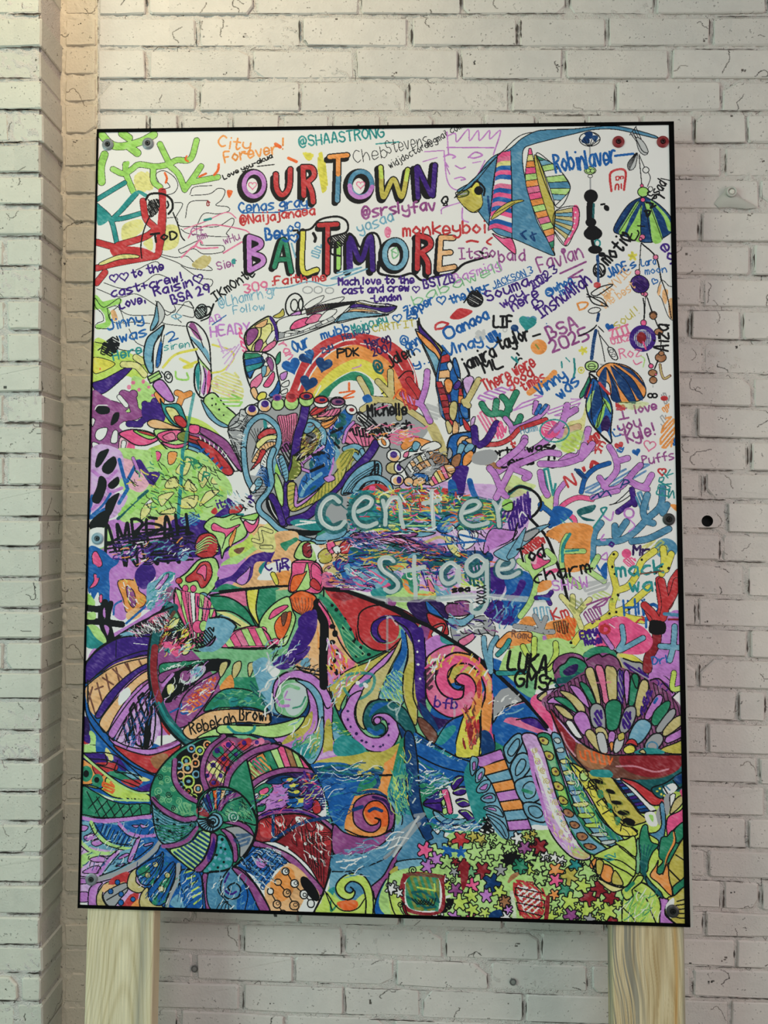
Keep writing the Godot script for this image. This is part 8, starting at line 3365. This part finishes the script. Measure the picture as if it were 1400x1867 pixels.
s m 10 217 1889 250 1885 282 1870 303 1841
s k 2.9 217 1884 249 1878 278 1861 300 1838
s k 2.9 224 1896 253 1892 286 1877 309 1848
o pl 3.3 235 1899 264 1888 293 1873 314 1848 340 1854 333 1890 316 1925 298 1947 265 1927
r db 5.5 8 246 1903 290 1877 315 1852 / 302 1943 323 1908 337 1865
o m 3.3 298 1945 323 1918 337 1883 340 1854 355 1858 351 1889 337 1925 316 1950
f v 330 1911 344 1875 347 1861 351 1886 337 1925
o te 3.3 320 1950 345 1917 355 1886 358 1858 376 1861 391 1888 399 1916 388 1941 352 1949
d lb 4.4 362 1875 373 1882 366 1899 377 1903 363 1917 381 1916 348 1931 367 1934 381 1934 338 1942 388 1916 352 1914
d k 3.3 369 1868 366 1889 377 1892 355 1907 374 1924 359 1938
o m 3.3 365 1843 387 1846 405 1874 410 1916 399 1923 395 1888 380 1860
o gr 3.3 376 1840 416 1835 449 1852 442 1880 417 1912 413 1881 398 1856
z db:60 5.9 9.5 -20 398 1860 441 1852 427 1887 413 1881
o m 3.3 372 1826 408 1821 438 1834 452 1859 441 1852 412 1835
o g 3.7 307 1806 303 1785 313 1760 335 1742 360 1738 389 1741 418 1758 440 1782 455 1813 456 1830 427 1824 394 1818 372 1826 354 1847 325 1848 307 1831
R sb,db,v,te,or,b,pe 2.2 9 310 1778 335 1749 371 1745 400 1747 / 332 1805 346 1795 361 1791 372 1783
f dr 303 1792 321 1792 336 1809 328 1813 303 1806
s m 12 361 1791 379 1766 411 1754
s k 2.9 354 1791 371 1762 404 1747
s k 2.9 365 1798 382 1776 418 1761
f g 372 1797 393 1776 422 1772 448 1803 452 1827 408 1818 372 1822
c gw 2.9 397 1811 12 12
c gw 2.6 397 1811 5.1 5.1
u lg 2.6 383 1801 7.3 419 1789 8.8 434 1803 7.3 412 1803 5.9
o lb 2.9 303 1820 328 1816 346 1802 365 1808 369 1829 347 1847 322 1844
r k 2.9 7 307 1820 318 1841 344 1847 / 336 1819 340 1823 347 1823
c k 4.4 345 1823 15 15
c k 3.3 345 1823 6.6 5.9
s k 4.4 307 1813 310 1778 338 1744 375 1737 415 1754 448 1792 457 1830 445 1876 417 1919 381 1943 338 1949
""",
"""
f b 869 1659 918 1686 961 1706 996 1684 993 1667 961 1657 876 1617 861 1631
z w 5.1 8.8 20 869 1687 918 1714 904 1728 876 1701
f b 869 1666 897 1680 947 1699 954 1713 911 1725 869 1712
i w 2.9 3 869 1666 883 1676 890 1687 / 872 1712 897 1722 918 1728
s k 3.3 861 1645 911 1669 954 1682 996 1688
f te 822 1650 840 1639 840 1737 854 1792 826 1786 790 1745 804 1696
f g 869 1715 911 1725 890 1760 876 1767
f lg 801 1706 829 1695 833 1716 812 1724
f te 876 1771 897 1770 911 1798 961 1821 1017 1802 1020 1830 968 1838 911 1829 883 1799
f b 890 1805 918 1805 961 1824 1010 1806 1028 1792 1024 1823 1003 1834 946 1832 904 1826
s g 5.9 897 1819 925 1825
s w 3.7 946 1828 1003 1813
o db 3.3 833 1597 854 1596 865 1659 869 1715 876 1771 897 1819 911 1847 890 1861 865 1820 847 1779 836 1713
s w 2.9 847 1621 851 1623
s w 2.9 847 1667 853 1670
s w 2.9 849 1702 854 1703
s w 2.9 851 1733 856 1737
s gw 3.7 853 1765 860 1754
s w 2.9 879 1820 884 1813
f sb 826 1877 847 1841 890 1861 876 1903 815 1908
o lb 2.9 812 1912 876 1903 868 1924 819 1932
z gr:80 9.5 11 -40 819 1842 865 1792 883 1799 854 1834 805 1891 783 1905
s lgr 5.9 805 1898 868 1799
f mu 794 1940 815 1922 815 1953 833 1946
f pl 946 1839 1017 1833 1066 1856 1136 1834 1192 1887 1190 2045 805 2050 794 1947 897 1909
z k 3.7 8 20 1017 1813 1038 1802 1056 1815 1052 1843 1028 1837
f lb 904 1784 925 1756 946 1804 968 1800 996 1803 975 1817 939 1818 911 1801
o lb 3.3 904 1784 915 1805 946 1818 978 1814 992 1799 971 1803 939 1801 918 1787
o v 3.3 879 1767 900 1746 925 1728 932 1749 925 1766 932 1787 918 1784 897 1777
s k 2.9 879 1767 925 1763
o pl 2.2 918 1739 925 1731 927 1749 920 1752
o pl 2.2 925 1759 936 1752 934 1770 929 1770
o pl 2.2 929 1777 943 1776 939 1790 929 1791
o hp 2.9 925 1731 940 1728 947 1748 954 1786 943 1790 936 1763
s w 5.1 943 1727 954 1748 964 1783
o lb 2.6 933 1714 947 1706 943 1717 931 1724
f te 932 1794 968 1790 961 1800 939 1801
o v 2.9 950 1717 961 1699 975 1695 982 1702 972 1716 957 1731
o v 2.9 954 1738 971 1723 989 1723 987 1737 971 1744
o v 2.9 961 1758 978 1751 996 1761 996 1768 975 1772
o v 2.9 968 1783 985 1779 1003 1789 1010 1802 999 1810 982 1796
s pl 2.9 954 1717 964 1703 975 1699
s pl 2.9 957 1734 975 1727 987 1728
s pl 2.9 964 1762 982 1756 993 1761
s pl 2.9 975 1784 989 1782 1003 1796
R lb,lg,lb,lb,lg,lb 2.6 6 982 1695 993 1712 993 1733 1000 1754 1003 1775 1010 1799 / 1000 1688 1007 1716 1014 1740 1021 1757 1024 1778 1031 1795
f lb 1011 1691 1089 1626 1124 1591 1159 1611 1193 1784 1189 1812 1151 1813 1087 1849 1045 1802
f te 982 1695 1011 1663 1038 1788 1010 1802
R l,o,lb,o,l,o,lb,l 3.3 8 1014 1649 1028 1684 1049 1708 1063 1739 1074 1766 1084 1790 1094 1828 / 1075 1627 1089 1661 1102 1696 1113 1723 1130 1765 1137 1785 1151 1823
f l 1011 1649 1043 1645 1071 1630 1078 1644 1043 1666 1021 1670
o lb 2.9 998 1656 1004 1646 1018 1652 1014 1677 1003 1695 998 1681
o l 1.8 1004 1663 1011 1660 1011 1677 1005 1681
o lb 2.9 1011 1701 1014 1684 1028 1673 1035 1680 1028 1701 1014 1712
o l 1.8 1018 1694 1028 1684 1026 1698 1018 1705
o lb 2.9 1014 1726 1028 1708 1046 1704 1049 1715 1039 1732 1017 1736
o l 1.8 1021 1726 1035 1715 1042 1715 1035 1729
o lb 2.9 1024 1750 1046 1736 1060 1742 1060 1756 1038 1760
o l 1.8 1031 1750 1049 1742 1053 1749
o lb 2.9 1031 1774 1053 1767 1070 1773 1081 1794 1059 1787
o l 1.8 1038 1774 1056 1772 1063 1780
o lb 2.9 1038 1788 1066 1798 1084 1814 1094 1838 1087 1849 1070 1829 1049 1805
s k 2.2 1045 1795 1073 1815 1087 1842
o lb 3.7 1082 1627 1096 1605 1110 1591 1124 1587 1131 1604 1117 1633 1096 1661
o lb 3.7 1099 1668 1117 1640 1138 1636 1150 1653 1145 1678 1113 1710 1102 1692
o lb 3.7 1109 1713 1134 1695 1159 1695 1173 1722 1169 1750 1130 1758
o lb 3.7 1130 1761 1158 1757 1183 1770 1189 1798 1172 1805 1140 1792
l k 2.9 1092 1633 1110 1605 1121 1601 1121 1619 1103 1644
l k 2.9 1113 1671 1127 1650 1138 1657 1131 1678 1113 1692
l k 2.9 1130 1720 1148 1705 1162 1715 1158 1740 1137 1747
l k 2.9 1144 1768 1165 1767 1179 1784 1165 1795 1147 1785
s g 8.8 1130 1727 1151 1733
j sb 2.6 918 1853 26
j r 2.6 973 1852 23
j hp 2.6 884 1880 21
j l 2.6 911 1902 19 890 1920 19
j b 0 943 1880 18 974 1883 15
j pl 2.6 939 1908 20 1010 1882 21 1062 1877 24 1041 1905 16 1098 1869 19 1164 1912 23 1177 1939 22
j mu 2.6 1006 1844 15 1024 1851 16 946 1863 7.3
j dr 2.6 1027 1926 23 978 1917 20 960 1907 11 1168 1864 23 981 1941 15
j k 0 1090 1897 16 1108 1890 15 1038 1822 15 1035 1805 11
j g 2.6 1122 1913 20
j gr 2.6 1073 1925 16 957 1932 12 805 1974 16
j m 2.6 1133 1872 18 960 1976 18
j pl 2.6 1052 1846 12 1115 1855 11 1146 1889 15
j hp 2.6 1002 1965 19 998 2040 13
j l 2.6 1037 1988 19 956 2042 17
j db 2.6 1051 1957 24
j yg 2.6 999 1989 20 970 2007 22 1002 2023 18 1069 1977 18 1146 1920 15 1033 2029 15 939 1963 12 1069 2014 15
j lg 2.6 999 1931 15
f db 1047 2029 1072 2021 1075 2048 1044 2046
j tb 2.6 1083 2000 16
j l 2.6 1089 2020 12
j w 2.6 1086 2038 15 932 1950 11 925 2025 15 911 2043 11
f dr 974 1914 992 1907 992 1941 981 1976 974 1962
s k 9.5 918 2029 946 2008
z k 5.9 6.6 60 928 2005 953 2001 946 2021 921 2032
s w 5.9 928 1998 946 1991
s m 5.9 921 1998 932 1991
z r 5.1 9.5 40 1107 1952 1142 1954 1170 1977 1170 2032 1131 2040 1114 1999
z w 5.1 10 -40 1114 1965 1149 1971 1163 2005 1135 2026
z dr 3.7 15 80 1107 1965 1163 1957 1170 2025 1128 2047
s tb 6.6 1093 1952 1101 1938 1115 1931
s w:70 11 1100 1979 1107 2047
s dr 9.5 1187 1997 1185 2048
f dr 831 1942 925 1940 932 1953 925 2032 833 2028
f w 840 1951 916 1947 918 2026 840 2021
f g 842 1949 914 1945 918 2022 907 2028 844 2021
z ol 7.3 15 70 844 1952 911 1947 911 2019 847 2017
z yg 4.4 16 10 868 1962 911 1964 907 1981 868 1976
z dt 5.9 15 30 847 1987 911 1985 911 2019 847 2017
s dr 5.9 831 1942 833 2028 861 2048
s br 6.6 840 1940 925 1945
d w 2.2 833 1963 834 1980 834 1997 835 2014
i k 2.2 5 851 2000 865 2014 875 2003 / 890 2006 904 2016 911 1998
i k 2.6 2 805 2008 819 2001 822 2025 833 2042 / 815 2015 830 2011 837 2032 844 2048
f yg 801 1988 826 2004 819 2029 833 2045 805 2046 794 2016
j w 2.6 798 1978 15 819 1987 12
s k 3.3 794 1940 791 1974 801 2022 812 2046
u k 2.6 854 1931 11 822 2015 8.8 953 1952 8.8 1055 1867 8.8 1115 1841 9.5 1031 1861 9.5 1157 1895 8.8
""",
"""
f yg 1293 1885 1356 1855 1412 1827 1410 1929 1461 1975 1466 2043 1374 2046 1375 1978
j w 2.6 1115 1845 16 1185 1888 15 1206 1890 13 1223 1897 13
j mu 2.6 1140 1841 12 1154 1833 10
j m 2.6 1133 1868 18 1246 2029 20
j dr 2.6 1168 1864 22 1288 1984 23 1316 1963 22 1343 1986 22 1343 2040 16
j k 0 1090 1900 17 1108 1893 15
j g 2.6 1122 1913 20 1233 1968 19
j pl 2.6 1091 1869 15 1146 1892 16 1164 1909 20 1170 1943 18 1289 1922 23 1205 2003 15
j o 2.6 1209 1921 20 1205 1980 14
j te 2.6 1258 1906 17
j hp 2.6 1210 1945 18
j mu 2.6 1244 1934 23
j yg 2.6 1275 1957 20 1243 1995 23 1284 2018 23 1336 2016 24 1197 2034 17 1312 2000 15 1264 2008 11 1218 2020 12 1361 1999 13 1312 2031 11
j tb 2.6 1083 2000 15
j l 2.6 1091 2020 12
j gr 2.6 1291 2038 16
z r 4.4 9.5 40 1107 1958 1153 1957 1181 1977 1173 2032 1138 2039 1114 1999
z w 4.4 11 -40 1118 1968 1163 1974 1166 2018 1135 2023
z k 2.6 18 10 1111 1965 1174 1963 1173 2038 1124 2040
s dr 10 1189 1987 1187 2021 1182 2052
s tb 5.9 1097 1948 1115 1934
u k 2.6 1188 1891 8.8 1227 1907 9.5 1275 1899 9.5 1306 1936 9.5 1263 2036 8.8 1157 1857 8.8
o pli 3.7 1128 1591 1163 1590 1184 1635 1201 1697 1221 1762 1255 1831 1296 1885 1265 1894 1234 1876 1199 1832 1186 1784 1166 1705 1142 1636
f w 1149 1625 1173 1642 1194 1704 1204 1749 1221 1783 1245 1827 1265 1861 1245 1852 1221 1818 1203 1784 1186 1736 1166 1677
f l 1142 1625 1156 1642 1162 1695 1176 1736 1186 1770 1203 1811 1234 1862 1217 1845 1189 1812 1172 1753 1152 1688
f t 1258 1865 1293 1881 1279 1892 1251 1882
u t 2.6 1159 1628 7.3 1166 1656 8.8 1180 1677 8 1190 1704 8.8 1197 1728 7.3 1211 1756 8.8 1221 1783 7.3 1231 1807 8 1224 1828 6.6 1245 1845 7.3
d lb 2.9 1194 1722 1209 1745 1214 1777 1224 1800 1258 1865
z pl 2.9 8.8 20 1252 1855 1279 1875 1272 1885 1251 1879
o g 3.3 1167 1590 1198 1589 1212 1638 1232 1703 1253 1769 1287 1826 1342 1873 1293 1879 1255 1838 1221 1762 1201 1697 1184 1635
f lg 1177 1611 1202 1610 1215 1669 1232 1721 1222 1728 1205 1680
f lb 1231 1783 1256 1782 1294 1837 1335 1870 1297 1876 1259 1834
f lime 1211 1704 1229 1714 1242 1755 1228 1762
o mu 2.6 1170 1597 1184 1595 1195 1603 1191 1614 1177 1611
o mu 2.6 1184 1631 1198 1631 1208 1641 1201 1652 1189 1647
o mu 2.6 1201 1673 1212 1669 1222 1683 1215 1690 1204 1687
o mu 2.6 1206 1707 1218 1705 1232 1717 1225 1726 1211 1723
o mu 2.6 1218 1742 1228 1740 1242 1752 1235 1760 1221 1756
o tb 2.6 1230 1773 1242 1771 1256 1782 1249 1791 1233 1786
o tb 2.6 1245 1803 1259 1801 1270 1810 1262 1818 1249 1815
o tb 2.6 1262 1830 1280 1828 1290 1838 1279 1847 1266 1844
o tb 2.6 1279 1856 1297 1854 1311 1862 1300 1869 1286 1866
d br 3.3 1181 1603 1196 1642 1212 1679 1218 1716 1230 1750 1242 1781 1257 1810 1276 1838 1297 1861
o lb 3.3 1202 1589 1223 1589 1240 1634 1264 1689 1295 1747 1329 1801 1377 1841 1342 1859 1301 1826 1266 1775 1246 1727 1222 1658
f g 1240 1641 1260 1692 1295 1750 1329 1805 1370 1838 1349 1849 1315 1815 1281 1761 1260 1720 1236 1665
f lime 1267 1727 1288 1754 1315 1795 1301 1802 1280 1771
o gw 2.2 1207 1599 1220 1596 1226 1606 1216 1610
o gw 2.2 1214 1624 1230 1620 1233 1630 1219 1632
o py 2.2 1222 1651 1240 1648 1243 1658 1229 1660
o py 2.2 1229 1679 1250 1675 1252 1684 1236 1688
o py 2.2 1239 1703 1260 1703 1257 1711 1243 1710
o gw 2.2 1246 1727 1274 1725 1270 1734 1249 1736
o py 2.2 1253 1757 1291 1752 1288 1763 1260 1765
o yg 2.2 1266 1782 1305 1779 1301 1790 1273 1792
o yg 2.2 1284 1806 1322 1803 1318 1814 1287 1814
o gw 2.2 1297 1830 1335 1825 1335 1835 1307 1836
o gw 2.2 1321 1848 1356 1843 1356 1850 1332 1856
o y 3.3 1247 1658 1282 1671 1309 1698 1333 1732 1367 1786 1412 1827 1367 1831 1329 1794 1295 1736 1267 1696
o mu 3.3 1282 1678 1331 1684 1358 1697 1386 1731 1413 1772 1435 1792 1419 1802 1377 1807 1343 1760 1309 1708
s k 3.7 1250 1658 1295 1702 1330 1749 1364 1787 1412 1820
f ol 1302 1695 1323 1698 1337 1708 1316 1708
f ol 1333 1722 1351 1721 1361 1731 1340 1730
f ol 1350 1749 1371 1747 1378 1757 1361 1756
f ol 1364 1776 1388 1772 1395 1781 1374 1785
e k 1391 1798 16 8.8 10
e k 1316 1701 13 5.1 20
e k 1347 1725 12 5.1 20
e k 1361 1752 13 5.1 10
e k 1378 1776 15 5.9 0
f g 1312 1726 1326 1722 1330 1739 1319 1743
f g 1336 1753 1350 1759 1350 1777 1343 1773
f g 1357 1787 1371 1790 1367 1804 1360 1807
f pl 1268 1689 1282 1681 1295 1698 1278 1702
c k 2.9 1282 1688 11 13
c k 2.9 1302 1709 10 12
s k 2.9 1288 1719 1309 1712 1316 1733
s k 2.9 1312 1753 1330 1743 1340 1763
s k 2.9 1326 1781 1350 1770 1357 1794
s k 2.9 1370 1821 1377 1803 1405 1806
f te 1299 1674 1345 1673 1351 1690 1303 1688
f w 1362 1700 1386 1696 1420 1733 1458 1767 1440 1774 1413 1758
R db,v,b,dv,lb,v,db,v,b 2.2 10 1355 1697 1385 1738 1420 1775 / 1372 1697 1406 1730 1444 1771
o r 3.3 1372 1693 1407 1699 1441 1719 1482 1746 1454 1757 1434 1744 1407 1717
s k 3.7 1358 1697 1406 1758 1423 1776 1458 1769
o dt 3.3 1448 1716 1483 1701 1529 1672 1532 1700 1504 1721 1469 1739
f w 1476 1715 1501 1701 1511 1714 1490 1732
f db 1504 1687 1532 1676 1532 1693 1514 1704
d y 2.9 1462 1722 1472 1729 1479 1732 1469 1715
s sb 3.7 1483 1708 1493 1718
s k 3.3 1476 1708 1490 1732
s k 3.3 1501 1694 1518 1714
f w 1430 1778 1454 1774 1461 1805 1440 1805
f lime 1440 1781 1451 1781 1450 1798
f gr 1458 1777 1472 1756 1467 1805
o sb 2.9 1468 1753 1479 1753 1481 1804 1474 1846 1470 1873 1460 1860 1463 1842 1439 1826 1457 1822 1471 1804
f gr 1479 1736 1497 1728 1489 1777 1482 1777
o w 2.2 1493 1732 1507 1728 1496 1766
o t 2.9 1492 1776 1503 1745 1521 1731 1527 1745 1506 1769
f hp 1517 1721 1531 1714 1531 1745
o hp 2.9 1483 1804 1489 1783 1516 1769 1531 1755 1530 1789 1505 1810 1488 1831 1484 1821
o g 2.9 1502 1817 1523 1796 1530 1803 1529 1824 1515 1844 1505 1848
o lg 2.9 1404 1882 1412 1837 1418 1861 1417 1915 1407 1923
o g 2.9 1415 1851 1419 1823 1426 1806 1436 1805 1439 1826 1446 1846 1463 1853 1449 1870 1438 1894 1434 1918 1417 1922 1418 1885
s dt 11 1421 1895 1431 1935 1458 1965 1471 1982
i dt 2.9 3 1418 1854 1421 1878 1424 1908 / 1449 1853 1439 1874 1431 1908
o g 2.9 1470 1835 1484 1832 1498 1817 1505 1845 1518 1851 1501 1872 1511 1886 1486 1896 1479 1917 1462 1924 1455 1914 1473 1893 1463 1880
s o 5.9 1502 1821 1501 1845 1483 1883 1479 1907
o o 2.9 1441 1928 1455 1904 1462 1890 1458 1921 1472 1921 1483 1900 1492 1947 1492 1975 1461 1945
s k 2.6 1502 1817 1505 1845 1487 1879 1472 1924
o mu 2.9 1486 1910 1497 1879 1532 1830 1531 1919 1496 1954
s k 2.9 1504 1875 1531 1892
s k 2.9 1486 1910 1513 1937
o g 2.9 1496 1954 1517 1936 1534 1922 1534 1946 1513 1960 1499 1974
o mu 2.9 1481 1982 1499 1974 1533 1953 1532 2044 1508 2045 1477 2016
i k 2.9 4 1505 1988 1519 1984 1533 1980 / 1498 2025 1518 2028 1532 2024
o l 3.3 1423 1946 1447 1955 1471 1979 1485 1985 1478 2002 1477 2022 1504 2049 1463 2050 1460 2030 1464 1996 1458 1969
o dt 2.9 1431 1929 1448 1949 1468 1968 1471 1982 1451 1969 1434 1949
f w 1477 2005 1485 1988 1499 1981 1491 2029
o yg 3.3 1303 1884 1342 1863 1366 1855 1404 1878 1403 1929 1383 1920 1355 1907 1328 1891
o yg 3.3 1356 1849 1384 1841 1405 1834 1407 1882 1377 1862
o yg 3.3 1378 1974 1403 1950 1423 1946 1447 1962 1464 1989 1463 2023 1453 2050 1380 2052 1371 2015
s k 2.9 1321 1891 1366 1893 1403 1916
s k 2.9 1366 1859 1404 1888
s k 3.3 1403 1964 1430 1983 1443 2017 1456 2047
s k 2.9 1371 2005 1395 2028 1411 2051
z lime 5.1 11 -60 1388 1984 1423 1970 1436 2017 1401 2025
o yg 3.3 1371 1964 1396 1947 1410 1929 1424 1929 1420 1943 1396 1964 1399 1977 1381 1988
s g 9.5 1382 1964 1399 1947
o o 2.9 1293 1905 1307 1888 1310 1898 1299 1915
o o 3.3 1324 1904 1348 1910 1351 1934 1341 1948 1320 1935
o mu 2.9 1310 1894 1327 1897 1320 1928 1310 1925
o mu 2.9 1355 1917 1375 1951 1347 1948
z te 2.9 7.3 20 1328 1884 1355 1876 1355 1890 1334 1894
o py 2.9 1310 1939 1347 1951 1378 1957 1347 1969
s k 3.7 1293 1891 1320 1939 1375 1958 1403 1929
""",
"""
q w,db,lb,k 1.8 90 18 -50 0 1842 99 1840 183 1830 184 1880 91 1960 2 1934
q w,g,db 1.8 60 15 -60 152 1930 250 1920 238 2032 180 2034
q db,lb,k,w 1.8 50 22 -60 265 1955 309 1953 318 2040 252 2042
q k,dt 1.5 60 15 20 190 1795 256 1829 300 1827 250 1881 206 1872
q k,gw,v 1.5 60 15 -50 306 1792 335 1749 378 1744 408 1754 350 1798
q dt,k,lg 1.5 60 15 40 372 1797 422 1772 448 1817 372 1822
q w,lb,sb 2.2 40 22 -60 345 1959 417 1950 454 2040 354 2043
q w,k,lb 1.5 90 26 30 421 1922 499 1885 529 1919 486 1983 450 1956
q k,w,dr 1.8 90 26 60 470 1823 563 1807 643 1854 643 1916 593 1918 514 1864
q k,lb,v,y,hp 1.8 90 22 -20 448 1764 534 1716 599 1700 624 1756 585 1792 462 1795
q w,b,db,te,sb 2.2 80 44 -10 599 1686 757 1679 721 1740 686 1811 643 1812
q w,lb,sb 2.6 50 44 -20 657 1898 807 1842 821 1877 722 1949 658 1937
q g,lg,te,y 2.6 40 33 80 803 1685 842 1632 850 1786 807 1752
q w,g,db,lb 2.6 70 33 -20 861 1684 947 1699 911 1756 883 1743 869 1712
q w,lb,db,g 2.6 60 29 -10 890 1805 1017 1806 1003 1830 911 1829
q lg,te,yg,db 2.9 50 37 70 790 1745 833 1702 840 1786 804 1780
q w,py,l 2.2 70 15 60 1152 1611 1211 1735 1265 1865 1244 1879 1189 1798 1166 1694
q lg,b,w,yg 1.8 60 22 60 1240 1641 1329 1808 1370 1841 1315 1829 1253 1734
q ol,k 1.8 40 22 50 1254 1665 1330 1705 1405 1820 1363 1814 1295 1733
q lime,w,g 1.8 40 33 -60 1375 1975 1447 1966 1456 2043 1387 2045
"""
]
